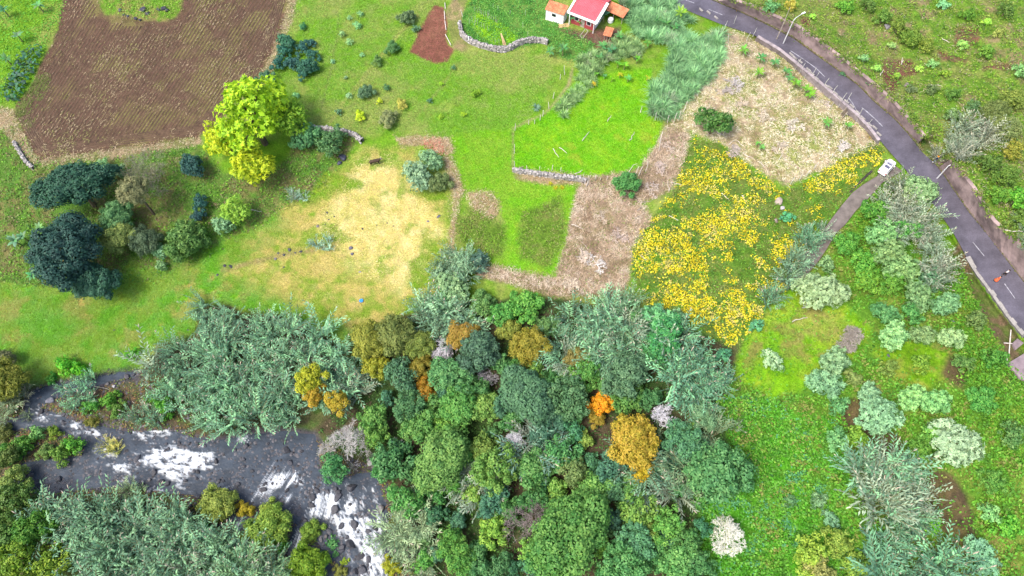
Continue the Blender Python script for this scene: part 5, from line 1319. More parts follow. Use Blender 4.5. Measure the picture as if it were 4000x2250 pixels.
def tufts(name, polys, n, L, W, pal, label, seed=1, clump=0, cat='grass', wl=3.0):
    """short blades, three to a tuft, standing up"""
    u, v = sample_in(polys, n); k = not_paved(u, v); u, v = u[k], v[k]
    p = ground_xyz(u, v)
    if clump:
        d = .5 * fbm(p[:, 0] / wl, p[:, 1] / wl, 301 + seed) + .5 * fbm(p[:, 0] / .9, p[:, 1] / .9, 304 + seed)
        k = d > clump; u, v, p = u[k], v[k], p[k]
    n = len(u); V_ = []
    c = .35 * pick_cols(pal, p[:, 0], p[:, 1], wl, 160 + seed, .2) * 1.5 + .65 * land_colour(u, v, p[:, 0], p[:, 1]) * 1.45 * rng.uniform(.75, 1.25, (n, 1))
    for b in range(3):
        a = rng.uniform(0, 2 * math.pi, n); le = rng.uniform(.6, 1.8, n)
        l = rng.uniform(*L, n)[:, None]
        s = np.stack([-np.sin(a), np.cos(a), np.zeros(n)], 1) * W * .5
        t = p + np.stack([np.cos(a) * le, np.sin(a) * le, np.ones(n) * .55], 1) * l
        q = p + np.stack([np.cos(a), np.sin(a), np.zeros(n)], 1) * .04
        V_.append(np.stack([q - s, q + s, t], 1))
    vv = np.stack(V_, 1).reshape(-1, 3)
    f = np.arange(len(vv)).reshape(-1, 3)
    o = obj(name, mesh(name, vv, f, PETAL, col=np.repeat(c, 9, 0)))
    return tag(o, label, cat, None, 'stuff')

g = lambda *c: c
# pastures and meadows
TOPPAST = D((740,-20),(1130,-20),(1080,30),(1028,132),(1100,165),(1160,130),(1270,135),(1370,120),(1400,200),(1330,300),(1290,320),(1130,345),(900,330),(790,320),(660,230),(700,150))
tufts('pasture_grass', [TOPPAST], 34000, (.18,.42), .11, [g(.10,.26,.02),g(.14,.29,.03),g(.19,.28,.05),g(.23,.26,.09)], 'short pasture grass on the upper terrace', 1, .38)
tufts('pasture_grass', [BRIGHT, MIDSTRIP], 26000, (.15,.36), .10, [g(.09,.28,.006),g(.12,.32,.008),g(.16,.34,.012),g(.2,.33,.03)], 'bright green grass of the fenced pasture', 2, .38)
tufts('meadow_grass', [MEADOW], 30000, (.22,.55), .12, [g(.08,.23,.012),g(.10,.27,.02),g(.14,.31,.07),g(.2,.29,.06)], 'lush meadow grass above the river', 3, .36)
tufts('meadow_grass', [MEADOW_R], 13000, (.2,.45), .11, [g(.08,.25,.006),g(.14,.28,.012),g(.22,.3,.03)], 'bright grass of the small right meadow', 4, .36)
tufts('dry_grass', [DRY], 42000, (.15,.4), .10, [g(.46,.40,.16),g(.40,.33,.10),g(.34,.33,.07),g(.24,.30,.03),g(.16,.26,.02)], 'sun-bleached grass of the dry field', 5, 0)
straw('straw', [DRYCORE], 3500, (.2,.6), .08, .15, [g(.60,.52,.26),g(.5,.42,.18),g(.30,.24,.10)], 'bleached straw lying in the middle of the dry field', 6)
# scrub, hillside and slopes
cover('undergrowth', [SCRUB_L], 15000, .36, .8, [g(.05,.14,.02),g(.08,.21,.02),g(.12,.27,.02),g(.12,.15,.05),g(.15,.11,.06)], 'mixed undergrowth between the left-hand trees', 2.6, .36, 1)
tufts('rough_grass', [SCRUB_L], 9000, (.3,.8), .12, [g(.10,.20,.02),g(.15,.25,.04),g(.2,.16,.08)], 'rough grass between the left-hand trees', 8, .4)
cover('hillside_cover', [HILL], 26000, .34, .7, [g(.055,.12,.02),g(.09,.20,.02),g(.13,.24,.02),g(.19,.25,.04),g(.15,.14,.07)], 'low leafy plants over the slope above the road', 2.2, .38, 2)
straw('dry_stems', [HILL], 6000, (.4,1.1), .07, .4, [g(.28,.24,.16),g(.2,.19,.08),g(.36,.32,.22)], 'dry stems on the slope above the road', 9, clump=.5)
cover('slope_cover', [RSCRUB], 48000, .42, 1.1, [g(.055,.15,.016),g(.072,.21,.02),g(.09,.25,.02),g(.13,.25,.03),g(.15,.17,.04)], 'low leafy plants over the right-hand slope', 2.4, .38, 3, mask=lambda u, v, X, Y: (np.minimum.reduce([sdf(p, u, v, 60) for p in BROWNSOIL + [MEADOW_R, MEADOW_R2]]) + rng.normal(0, 8, len(u)) > 0) | (rng.random(len(u)) < .12))
cover('creeper', [VINES], 20000, .38, .8, [g(.038,.15,.012),g(.05,.20,.012),g(.07,.25,.016),g(.11,.27,.04),g(.06,.20,.08)], 'dense green creeper right of the wood', 2.2, .33, 4)
cover('creeper', [D((2080,600),(2180,530),(2330,640),(2400,720),(2330,780),(2260,760),(2160,700)), D((2400,640),(2576,1000),(2576,1200),(2430,1000),(2380,800))], 13000, .36, .9, [g(.045,.13,.012),g(.06,.17,.012),g(.08,.21,.014),g(.13,.2,.02)], 'green creeper covering the bank below the road', 2.0, .33, 5)
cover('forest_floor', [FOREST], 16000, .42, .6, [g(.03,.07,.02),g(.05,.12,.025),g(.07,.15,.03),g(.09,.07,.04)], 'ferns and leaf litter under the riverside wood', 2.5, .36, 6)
cover('olive_scrub', [OLIVE1, OLIVE2], 5000, .28, .5, [g(.09,.16,.02),g(.12,.22,.02),g(.16,.19,.05)], 'low olive scrub in the green strip', 1.6, .36, 7)
cover('vegetables', [GARDEN], 15000, .26, .4, [g(.05,.16,.03),g(.06,.21,.03),g(.09,.25,.04),g(.14,.27,.05)], 'leafy vegetables in the garden above the stone wall', 1.5, .34, 8)
cover('garden_greens', [LIME], 1700, .26, .3, [g(.14,.33,.01),g(.18,.38,.012),g(.10,.28,.012)], 'lime-green salad bed in the garden', 1.2, 0, 9)
cover('bank_plants', BANKS, 16000, .30, .5, [g(.06,.11,.02),g(.09,.17,.02),g(.12,.15,.03),g(.15,.085,.03)], 'low plants and moss on the river banks', 1.8, .44, 10)
straw('brown_roots', BANKS, 9000, (.4,1.0), .08, .25, [g(.20,.11,.04),g(.26,.16,.06),g(.14,.13,.04)], 'brown root mats along the water', 11, clump=.5)
# dead brush
straw('dead_brush', [DEAD], 19000, (.35,1.2), .055, .5, [g(.20,.14,.09),g(.30,.22,.14),g(.40,.31,.22),g(.48,.40,.31)], 'tangled dead brush in the middle terraces', 12, clump=.36)
straw('dead_brush', [TAN], 30000, (.3,1.1), .055, .4, [g(.24,.17,.10),g(.38,.31,.17),g(.50,.43,.28),g(.66,.60,.46),g(.28,.30,.09)], 'bleached dry grass below the road wall', 13, clump=.33)
straw('dry_edge', [EDGE_R, EDGE_B, EDGE_L, PATH1, PATH2, TANPATCH, BASEDRY], 8000, (.3,.9), .07, .35, [g(.34,.27,.16),g(.28,.2,.11),g(.42,.36,.24),g(.18,.2,.06)], 'dry grass along field edges and footpaths', 14)
straw('red_litter', [D((1060,360),(1105,350),(1120,390),(1085,385))], 500, (.3,.8), .10, .3, [g(.36,.15,.10),g(.42,.24,.16)], 'heap of reddish dead leaves beside the pale shrubs', 15)
cover('brush_greens', [DEAD, TAN], 9000, .30, .5, [g(.10,.17,.03),g(.14,.21,.04),g(.2,.2,.05)], 'green shoots among the dead brush', 2.0, .54, 12)
# the yellow-leaved field
def ymask(u, v, X, Y):
    s = np.full(u.shape, 60.0)
    for p in YBLOBS: s = np.minimum(s, sdf(p, u, v, 60))
    d = .6 * fbm(X / 2.6, Y / 2.6, 401) + .4 * fbm(X / .8, Y / .8, 404)
    return d * 1.25 - s * .003 + rng.normal(0, .035, len(d)) > .60
cover('vine_leaves', [YELLOW], 15000, .30, .6, [g(.05,.12,.016),g(.075,.17,.02),g(.10,.23,.02),g(.15,.18,.05)], 'dark green vine leaves of the yellowing field', 2.2, .33, 13)
cover('yellow_vine_leaves', [YELLOW], 38000, .30, .75, [g(.38,.31,.012),g(.48,.41,.014),g(.54,.47,.03),g(.42,.36,.10)], 'bright yellow autumn leaves in drifts over the vine field', 1.5, 0, 14, mask=ymask)
# ploughed field: raised furrow ridges, clods and straw
RIDGE = mat_plain('ploughed_soil', (.085, .054, .036), .95, .35, .9, local=False)
ROWS = []
def furrows():
    V_ = []; F_ = []
    sP = lambda u, v: np.maximum(sdf(PLOUGH, u, v, 60), -sdf(ISLET, u, v, 60) )
    lines = []
    for x0 in np.arange(-620, 1500, 14.0):
        t = np.linspace(0, 1, 60); y = 640 - 720 * t; x = x0 + (640 - y) * .50 + 90 * np.sin((t - .2) * 1.4)
        lines.append((x, y, -26))
    edge = smooth_line(D((45,300),(100,398),(300,368),(500,342),(560,285),(640,205),(690,100),(722,0)), 90, 6)
    for k in range(1, 6):
        d = np.gradient(edge, axis=0); nn = np.stack([d[:, 1], -d[:, 0]], 1); nn /= np.linalg.norm(nn, axis=1, keepdims=True)
        q = edge + nn * (k * 8.0); lines.append((q[:, 0], q[:, 1], -4))
    ROWS.extend(lines)
    for x, y, lim in lines:
        ok = sP(x, y) < lim
        p = P(x, y); d = unit(np.gradient(p, axis=0)); s = np.stack([-d[:, 1], d[:, 0], 0 * d[:, 0]], 1)
        h = .10 + .12 * rng.random(len(x)); w = .20 + .08 * rng.random(len(x))
        A = p + s * w[:, None]; A[:, 2] -= .03; C = p - s * w[:, None]; C[:, 2] -= .03; B = p.copy(); B[:, 2] += h
        o = len(V_) and sum(len(a) for a in V_) or 0
        V_.append(np.stack([A, B, C], 1).reshape(-1, 3))
        for i in range(len(x) - 1):
            if ok[i] and ok[i + 1]:
                for j in (0, 1): F_.append((o + i * 3 + j, o + i * 3 + j + 1, o + i * 3 + j + 4, o + i * 3 + j + 3))
    v = np.concatenate(V_)
    return mesh('furrow_ridges', v, np.array(F_), RIDGE)
tag(obj('furrow_ridges', furrows()), 'low soil ridges left by the plough in the brown field', 'soil', None, 'stuff')
PL2 = [PLOUGH]
def row_straw():
    us = []; vs2 = []; an = []
    for x, y, lim in ROWS:
        k = 260; t = rng.uniform(0, len(x) - 1.01, k); i = t.astype(int); f_ = t - i
        a = x[i] * (1 - f_) + x[i + 1] * f_; b = y[i] * (1 - f_) + y[i + 1] * f_
        us.append(a + rng.normal(0, 2.2, k)); vs2.append(b + rng.normal(0, 2.2, k)); q = P(x, y); dq = np.diff(q, axis=0)[i]; an.append(np.arctan2(dq[:, 1], dq[:, 0]))
    u = np.concatenate(us); v = np.concatenate(vs2); a = np.concatenate(an)
    k = np.maximum(sdf(PLOUGH, u, v, 60), -sdf(ISLET, u, v, 60)) < -4
    u, v, a = u[k], v[k], a[k]; p = P(u, v)
    d = .55 * fbm(p[:, 0] / 5, p[:, 1] / 5, 711) + .45 * fbm(p[:, 0] / 1.2, p[:, 1] / 1.2, 715); k = d + rng.normal(0, .05, len(d)) > .53
    p, a = p[k], a[k]; n = len(p); a = a + rng.normal(0, .35, n)
    ax = np.stack([np.cos(a), np.sin(a), rng.normal(0, .1, n)], 1); p[:, 2] += rng.uniform(.08, .3, n); s_ = rng.uniform(.25, .9, n)
    vv = leaf_quads(p, ax, unit(rng.normal(0, .25, (n, 3)) + np.array([0, 0, 1.])), s_, .08 * rng.uniform(.7, 1.5, n))
    c = pick_cols([g(.16,.11,.07),g(.26,.20,.11),g(.36,.29,.18),g(.24,.24,.08)], p[:, 0], p[:, 1], 6, 733)
    tag(obj('field_straw', mesh('field_straw', vv, quads_of(n), STRAW, col=np.repeat(c, 4, 0))), 'chopped straw scattered along the furrows of the brown field', 'dry stalks', None, 'stuff')
row_straw()
tufts('field_weeds', PL2, 5000, (.15,.4), .10, [g(.09,.10,.03),g(.12,.15,.03),g(.15,.14,.05)], 'weeds sprouting in patches of the brown field', 17, .55, wl=5)
tufts('field_weeds', [D((40,285),(75,215),(110,180),(130,200),(95,260),(75,330))], 2200, (.2,.45), .10, [g(.10,.22,.02),g(.14,.28,.02)], 'green weeds along the brown field\'s left margin', 18, .44)
cover('islet_plants', [ISLET], 1800, .32, .6, [g(.08,.2,.02),g(.14,.3,.02),g(.2,.24,.06)], 'green plants on the grassy islet in the brown field', 1.5, .36, 19)
cover('corner_plants', [D((-20,-20),(170,-20),(150,60),(100,150),(45,260),(-20,260))], 4200, .34, .5, [g(.07,.22,.02),g(.09,.27,.02),g(.15,.29,.02)], 'bright weeds in the upper left corner', 2.0, .36, 20)
# weeds along the kerb
KB = [[(x + 1, y - 1) for x, y in ROAD_HI[1:12]] + [(x + 9, y - 9) for x, y in ROAD_HI[1:12]][::-1], [(x + 1, y - 1) for x, y in ROAD_HI[12:]] + [(x + 9, y - 9) for x, y in ROAD_HI[12:]][::-1]]
u, v = sample_in(KB, 3000); p = P(u, v); p[:, 2] = np.maximum(p[:, 2], road_h(u)) + rng.uniform(.05, .4, len(u)); nr = unit(rng.normal(0, .5, (len(u), 3)) + np.array([0, -.3, 1.]))
kk = rng.random(len(u)) < .75; u, v, p, nr = u[kk], v[kk], p[kk], nr[kk]
tag(obj('kerb_weeds', mesh('kerb_weeds', leaf_quads(p, rdirs(len(u)), nr, rng.uniform(.2, .4, len(u)), rng.uniform(.12, .25, len(u))), quads_of(len(u)), PETAL, col=np.repeat(pick_cols([g(.10,.15,.02),g(.16,.2,.03),g(.2,.15,.05)], p[:, 0], p[:, 1], 2, 9), 4, 0))), 'weeds and moss along the kerb under the road walls', 'weeds', None, 'stuff')

# ------------------------------------------------------------------ boulders
def rock_material():
    m, t, b = newmat('river_rock')
    oi = t.nodes.new('ShaderNodeObjectInfo'); tc = t.nodes.new('ShaderNodeTexCoord')
    t.links.new(mulcol(t, oi.outputs['Color'], noise_grey(t, 2.2, .6, 1.45, 5, .7, tc.outputs['Object'])), b.inputs['Base Color'])
    b.inputs['Roughness'].default_value = .6
    bp = t.nodes.new('ShaderNodeBump'); bp.inputs['Strength'].default_value = .5; bp.inputs['Distance'].default_value = .1
    n = N(t, 'ShaderNodeTexNoise', Scale=4.0, Detail=4); t.links.new(tc.outputs['Object'], n.inputs['Vector']); t.links.new(n.outputs[0], bp.inputs['Height']); t.links.new(bp.outputs[0], b.inputs['Normal'])
    return m
ROCK = rock_material()
import bmesh
def rock_mesh(seed):
    bm = bmesh.new(); bmesh.ops.create_icosphere(bm, subdivisions=3, radius=1.1)
    r_ = np.random.default_rng(seed); cuts = unit(r_.normal(0, 1, (9, 3))); dist = r_.uniform(.48, .85, 9)
    for vt in bm.verts:
        p = np.array(vt.co); 
        for c, d in zip(cuts, dist):
            e = p @ c - d
            if e > 0: p = p - c * e * .95
        p = p * (1 + .10 * (fbm(np.array([p[0] * 2 + 5]), np.array([p[1] * 2 + p[2] * 1.7 + 5]), seed % 7)[0] - .5))
        vt.co = p * np.array([1, .8, .62])
    me = bpy.data.meshes.new('boulder'); bm.to_mesh(me); bm.free(); me.materials.append(ROCK)
    me.polygons.foreach_set('use_smooth', np.ones(len(me.polygons), bool))
    return me
ROCKS = [rock_mesh(i) for i in range(6)]
def rock(u, v, rpx, col, label, group, sink=.25, name='boulder'):
    z = max(float(height(u, v)), 0.0); p = at_z(u, v, z); s = rpx / scale_at(u, v)
    kc = random.uniform(.7, 1.35); o = obj(name, ROCKS[random.randrange(6)], None, tuple(c * kc for c in col))
    o.location = (p[0], p[1], z + s * .62 * (.5 - sink)); o.rotation_euler = (random.uniform(-.2, .2), random.uniform(-.2, .2), random.uniform(0, 6.28)); k = random.uniform(.85, 1.15)
    o.scale = (s * k, s, s * random.uniform(.8, 1.1))
    return tag(o, label, 'boulder', group)
WET = (.052, .052, .060); DRYR = (.105, .098, .098); LT = (.24, .23, .24)
for u, v, r in [(1377,1905,22),(1322,1925,15),(1320,1945,17),(1312,1990,20),(1222,1945,17),(1220,1975,14),(1385,2045,22),(1330,2055,16),(1290,2075,16),(1372,2130,22),(1340,2140,15),(1408,2175,19),(1437,2190,15),(1415,2225,20),(1453,2217,10),(1390,2235,14),(1333,2155,14),(1440,2075,12),(1193,2033,10),(1212,2048,13),(1198,2045,9),(1485,2105,18),(1465,2065,12),(1240,1915,13),(1410,1955,9),(1282,1920,10),(1310,1912,11),(1370,1970,10)]:
    rock(u, v, r, WET, uniq('dark wet boulder in the lower rapids', u, v), 'boulders of the lower rapids')
for u, v, r in [(607,1845,15),(540,1790,14),(228,1807,10),(232,1870,15),(555,1890,10),(635,1880,12),(655,1890,15),(760,1840,9),(772,1845,11),(770,1870,9),(645,1845,8),(725,1880,9),(855,1880,10),(700,1815,7),(845,1800,12),(960,1745,15),(950,1795,11),(920,1757,8),(955,1820,9),(985,1840,8),(930,1890,10),(895,1920,13),(870,1880,8),(860,1905,8),(700,1735,9),(740,1733,8),(775,1738,10),(800,1742,8),(645,1760,9),(660,1752,8),(650,1735,7),(1120,1763,20),(1143,1770,10),(1135,1805,14),(1178,1765,8),(1035,1890,12),(1030,1915,12),(1080,1800,7),(1045,1735,8),(1110,1730,10),(1065,1890,8),(1120,1915,10),(1172,1882,8),(250,1620,11),(160,1610,14),(510,1690,9),(600,1712,8),(480,1690,7),(250,1650,12),(110,1640,9),(70,1600,8)]:
    rock(u, v, r, WET, uniq('dark rounded boulder in the upper river', u, v), 'boulders of the upper river')
for u, v, r, c in [(588,1915,12,LT),(602,1903,8,LT),(575,1903,7,LT),(560,1885,9,LT),(585,1877,9,DRYR),(575,1930,9,DRYR),(620,1885,9,DRYR),(198,1568,17,(.12,.12,.14)),(475,1545,10,DRYR),(450,1715,11,(.12,.12,.11)),(1445,1812,13,(.2,.2,.19)),(1460,1825,10,DRYR),(1410,1960,9,LT),(1485,1985,20,(.14,.13,.13)),(1515,2035,9,LT),(1530,2015,8,LT),(1540,2085,20,(.1,.085,.09)),(1590,2090,22,(.1,.085,.09)),(1555,2155,20,(.1,.09,.1)),(1610,2165,26,(.055,.045,.06)),(1620,2130,10,LT),(1655,2110,18,(.1,.09,.1)),(1520,2060,12,DRYR),(1530,2140,14,DRYR),(1650,2180,16,DRYR),(1440,1800,9,DRYR),(1455,1780,10,(.07,.065,.07)),(1430,1760,8,WET),(1470,1850,10,WET),(1545,2210,10,WET),(730,1955,11,DRYR),(700,1960,9,WET),(715,1990,9,DRYR),(780,1940,12,WET),(745,1975,9,WET),(475,1945,10,WET),(455,1960,8,WET),(350,1480,10,WET),(500,1470,14,(.06,.055,.06)),(520,1465,9,WET),(420,1500,9,DRYR),(445,1510,8,LT),(1275,2095,10,DRYR),(1255,2110,9,DRYR),(1245,2085,9,DRYR),(1265,2125,8,WET),(1235,2100,8,DRYR),(1330,2225,10,DRYR),(1350,2240,10,WET),(1135,2165,14,WET),(1130,2200,9,WET),(1120,2225,12,WET),(1245,2060,9,WET),(1355,2100,10,WET)]:
    rock(u, v, r, c, uniq('grey bank boulder' if c is not LT else 'pale boulder on the bank', u, v), 'boulders on the river banks', .1)
# small stones, too many to tell apart
def pebbles(name, polys, n, s, label, seed):
    u, v = sample_in(polys, n); z = np.maximum(height(u, v), -.05); p = at_z(u, v, z)
    d = fbm(p[:, 0] / 1.6, p[:, 1] / 1.6, 500 + seed, 4); k = d > .50; p = p[k]; n = len(p)
    base = np.array([[1,0,0],[.3,.9,0],[-.8,.6,0],[-.8,-.6,0],[.3,-.9,0],[0,0,.8]]) 
    r_ = rng.uniform(.35, 1, n)[:, None, None] * s
    a = rng.uniform(0, 6.28, n); ca, sa = np.cos(a), np.sin(a)
    B = np.repeat(base[None], n, 0) * (1 + rng.normal(0, .15, (n, 6, 3)))
    X = np.stack([B[..., 0] * ca[:, None] - B[..., 1] * sa[:, None], B[..., 0] * sa[:, None] + B[..., 1] * ca[:, None], B[..., 2]], -1) * r_ + p[:, None]
    f = np.array([[0,1,5],[1,2,5],[2,3,5],[3,4,5],[4,0,5]])
    F = (np.arange(n)[:, None, None] * 6 + f).reshape(-1, 3)
    c = np.repeat(np.array([.075, .072, .078]) * rng.uniform(.5, 1.7, (n, 1)), 6, 0)
    tag(obj(name, mesh(name, X.reshape(-1, 3), F, STRAW, col=c)), label, 'stones', None, 'stuff')
pebbles('stones', [RIVER], 2400, .42, 'small dark stones breaking the river surface', 1)
pebbles('stones', BANKS, 3000, .36, 'small grey stones along the river banks', 2)
# stones of the dry field and odd boulders
for u, v, r, c in [(1370,970,11,(.10,.095,.12)),(1377,994,8,(.10,.095,.12)),(1278,832,6,WET),(1306,847,4,WET),(1286,858,5,WET),(1271,877,4,WET),(1242,885,8,(.14,.12,.12)),(1416,895,5,WET),(1472,880,4,WET),(1513,872,4,WET),(1538,884,4,WET),(1712,846,8,(.13,.13,.15)),(1672,866,6,(.24,.23,.25)),(1131,978,9,WET),(1087,990,6,WET),(1110,997,7,WET),(1176,984,7,WET),(1154,988,5,WET),(1077,1013,8,DRYR),(1109,1045,5,DRYR),(1406,1062,6,(.2,.19,.19)),(880,1038,9,WET),(902,1042,8,WET),(851,1075,7,WET),(735,1290,5,WET),(447,1290,5,WET)]:
    rock(u, v, r, c, uniq('dark stone lying in the grass', u, v), 'stones lying in the fields', .15, 'field_stone')
for u, v, r, c in [(3040,790,20,(.23,.19,.16)),(3056,815,11,(.36,.34,.33)),(3032,865,11,(.25,.2,.17)),(3540,335,12,(.2,.18,.15)),(3463,108,14,(.2,.19,.2)),(3720,1258,10,(.12,.13,.15)),(3575,1305,8,(.07,.07,.08)),(3470,1390,7,(.08,.085,.1))]:
    rock(u, v, r, c, uniq('weathered boulder on the slope', u, v), 'boulders on the slopes', .15)
for u, v, r in [(470,42,10),(485,60,7),(560,40,13),(575,55,11),(640,38,14),(655,42,10),(620,40,9),(530,75,9),(548,80,7),(500,65,7)]:
    rock(u, v, r, (.045,.045,.06), uniq('black stone at the grassy islet', u, v), 'black stones of the islet in the brown field', .1)
rock(1338,618,17,(.055,.06,.085), 'dark blue-grey rock slab left of the cow', 'slabs', .1); rock(1325,640,13,(.055,.06,.085), 'small dark slab below the blue-grey rock slab', 'slabs', .1)

# plants hanging over the tops of the road walls
WT = [[(x - 6, y + 5) for x, y in L_] + [(x + 7, y - 7) for x, y in L_][::-1] for L_ in (WALL1_T, WALL2_T)]
u, v = sample_in(WT, 5200); zt = road_h(u) + np.where(v < 570, 3.6, 4.6); dd = fbm(u / 26, v / 26, 601, 3); kk = dd > .47; u, v, zt = u[kk], v[kk], zt[kk]
p = at_z(u, v, zt + rng.uniform(-.1, .5, len(u))); nr = unit(rng.normal(0, .5, (len(u), 3)) + np.array([-.2, -.3, 1.]))
tag(obj('wall_top_plants', mesh('wall_top_plants', leaf_quads(p, rdirs(len(u)), nr, rng.uniform(.25, .5, len(u)), rng.uniform(.15, .3, len(u))), quads_of(len(u)), PETAL, col=np.repeat(pick_cols([g(.08,.14,.02),g(.10,.19,.02),g(.16,.22,.03),g(.25,.2,.12)], p[:, 0], p[:, 1], 2, 19), 4, 0))), 'weeds and creepers hanging over the road walls', 'weeds', None, 'stuff')
# ------------------------------------------------------------------ the red-roofed house and its sheds
WHITE = mat_plain('white_render', (.78, .77, .75), .8, .06, 1.0)
REDROOF = mat_plain('red_sheet_roof', (.50, .10, .12), .55, .14, .8)
REDWALL = mat_plain('red_wall_paint', (.30, .05, .055), .8, .15, 1.5)
TILE = mat_plain('orange_roof_tile', (.52, .20, .10), .85, .35, 1.2)
GLASS = mat_plain('dark_glass', (.02, .022, .028), .12, .1, 1.0, .6)
WOOD = mat_plain('weathered_wood', (.30, .26, .22), .9, .35, 3.0)
PALEWOOD = mat_plain('bleached_wood', (.52, .47, .42), .9, .25, 3.0)
METAL = mat_plain('galvanised_metal', (.50, .51, .53), .4, .1, 2.0, .5, .6)
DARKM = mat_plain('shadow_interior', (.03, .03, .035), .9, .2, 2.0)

hz = float(height(2290, 75))
def hp(u, v, h): return np.array(at_z(u, v, hz + h))
E1 = hp(2222, 46, 3.0); E2 = hp(2328, 88, 3.0)
ex = E2 - E1; Wd_ = float(np.linalg.norm(ex[:2])); ang = math.atan2(ex[1], ex[0])
house = thing('house', 'red-roofed house with white eaves at the upper edge', 'house', (E1[0], E1[1], hz), ang)
# local frame: x along the eave, y backwards, z up
def corrugated(name, x0, x1, y0, y1, z0, z1, mat, parent, pitch=.32, amp=.045, thick=.06):
    n = max(4, int((x1 - x0) / pitch) * 2); v = []; f = []
    for i in range(n + 1):
        x = x0 + (x1 - x0) * i / n; a = amp * (1 if i % 2 else -1)
        v += [(x, y0, z0 + a), (x, y1, z1 + a), (x, y0, z0 + a - thick), (x, y1, z1 + a - thick)]
    for i in range(n):
        a = i * 4; b = a + 4
        f += [(a, b, b + 1, a + 1), (a + 2, a + 3, b + 3, b + 2), (a, a + 2, b + 2, b), (a + 1, b + 1, b + 3, a + 3)]
    f += [(0, 1, 3, 2), (n * 4, n * 4 + 2, n * 4 + 3, n * 4 + 1)]
    return MB().add(v, f).build(name, mat, parent)
Dp = 9.0
MB().box(.5, Wd_ - .5, .6, Dp - .6, -.5, 2.9).build('wall', WHITE, house)
MB().box(.45, Wd_ - .45, .55, .6, -.5, 2.1).build('painted_base', REDWALL, house)
corrugated('roof', .15, Wd_ - .15, 0, Dp * .55, 3.0, 4.3, REDROOF, house)
corrugated('roof', .15, Wd_ - .15, Dp * .55, Dp * 1.05, 4.3, 3.0, REDROOF, house)
MB().box(-.25, Wd_ + .25, -.28, .02, 2.72, 3.12).build('eave', WHITE, house)
for x0, x1 in ((-.3, .15), (Wd_ - .15, Wd_ + .45)):
    MB().add([(x0, -.28, 3.0), (x1, -.28, 3.0), (x1, Dp * .55, 4.42), (x0, Dp * .55, 4.42), (x0, -.28, 3.2), (x1, -.28, 3.2), (x1, Dp * .55, 4.62), (x0, Dp * .55, 4.62)], box_vf(0,1,0,1,0,1)[1]).build('verge', WHITE, house)
MB().box(-.05, Wd_ + .1, Dp * .55 - .12, Dp * .55 + .12, 4.3, 4.5).build('ridge_cap', REDROOF, house)
for wx in (1.3, Wd_ - 2.4):
    w = MB().box(wx, wx + 1.1, .5, .56, 1.0, 2.2).build('window', WHITE, house); MB().box(wx + .12, wx + .98, .46, .5, 1.12, 2.08).build('pane', GLASS, w)
MB().box(Wd_ / 2 - .45, Wd_ / 2 + .45, .5, .57, -.3, 1.9).build('door', WOOD, house)
for xx in (.35, Wd_ - .35): MB().tube([(xx, -.1, -.6), (xx, -.1, 2.75)], [.09, .09], 8).build('porch_post', WHITE, house)
MB().box(-.3, Wd_ + .3, -.5, .5, -.75, -.35).build('terrace', CONC2, house)

def shed(label, roof_px, hs, wallmat, open_front=False, window=False):
    """mono-pitch shed from its four roof corners (front left, front right, back right, back left)"""
    c = [hp(u, v, h) for (u, v), h in zip(roof_px, hs)]
    o0 = c[0]; a = math.atan2(c[1][1] - c[0][1], c[1][0] - c[0][0]); L = float(np.linalg.norm((c[1] - c[0])[:2]))
    dpt = float(np.linalg.norm((c[3] - c[0])[:2])) * .85
    dpt = max(2.0, dpt)
    sh = thing('shed', label, 'shed', (o0[0], o0[1], hz), a)
    corrugated('roof', -.2, L + .2, -.3, dpt + .2, hs[0], hs[3], TILE, sh, .3, .06)
    if open_front:
        for x in (.15, L / 2, L - .15): MB().tube([(x, .1, -.6), (x, .1, hs[0] - .1)], [.08, .07], 6).build('post', WOOD, sh)
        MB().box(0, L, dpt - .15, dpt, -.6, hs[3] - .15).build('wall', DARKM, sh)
    else:
        mb = MB(); z0 = -.8
        mb.add([(0, 0, z0), (L, 0, z0), (L, dpt, z0), (0, dpt, z0), (0, 0, hs[0] - .1), (L, 0, hs[0] - .1), (L, dpt, hs[3] - .12), (0, dpt, hs[3] - .12)], box_vf(0,1,0,1,0,1)[1])
        mb.build('wall', WHITE, sh)
    if window:
        w = MB().box(L * .34, L * .34 + 1.0, -.05, .02, 1.0, 1.75).build('window', METAL, sh); MB().box(L * .34 + .08, L * .34 + .92, -.08, -.05, 1.07, 1.68).build('pane', GLASS, w)
    return sh
shed('white lean-to with an orange tiled roof left of the red roof', [(2133,34),(2202,56),(2216,22),(2156,0)], [2.4,2.4,3.0,3.0], WHITE, window=True)
shed('open shed with an orange tiled roof right of the house', [(2362,33),(2434,66),(2461,39),(2380,10)], [2.5,2.5,3.1,3.1], WHITE, open_front=True)
shed('little collapsed shed with pale and orange roof sheets below the house', [(2360,134),(2385,140),(2388,122),(2368,112)], [1.6,1.6,1.9,1.9], WHITE, open_front=True)
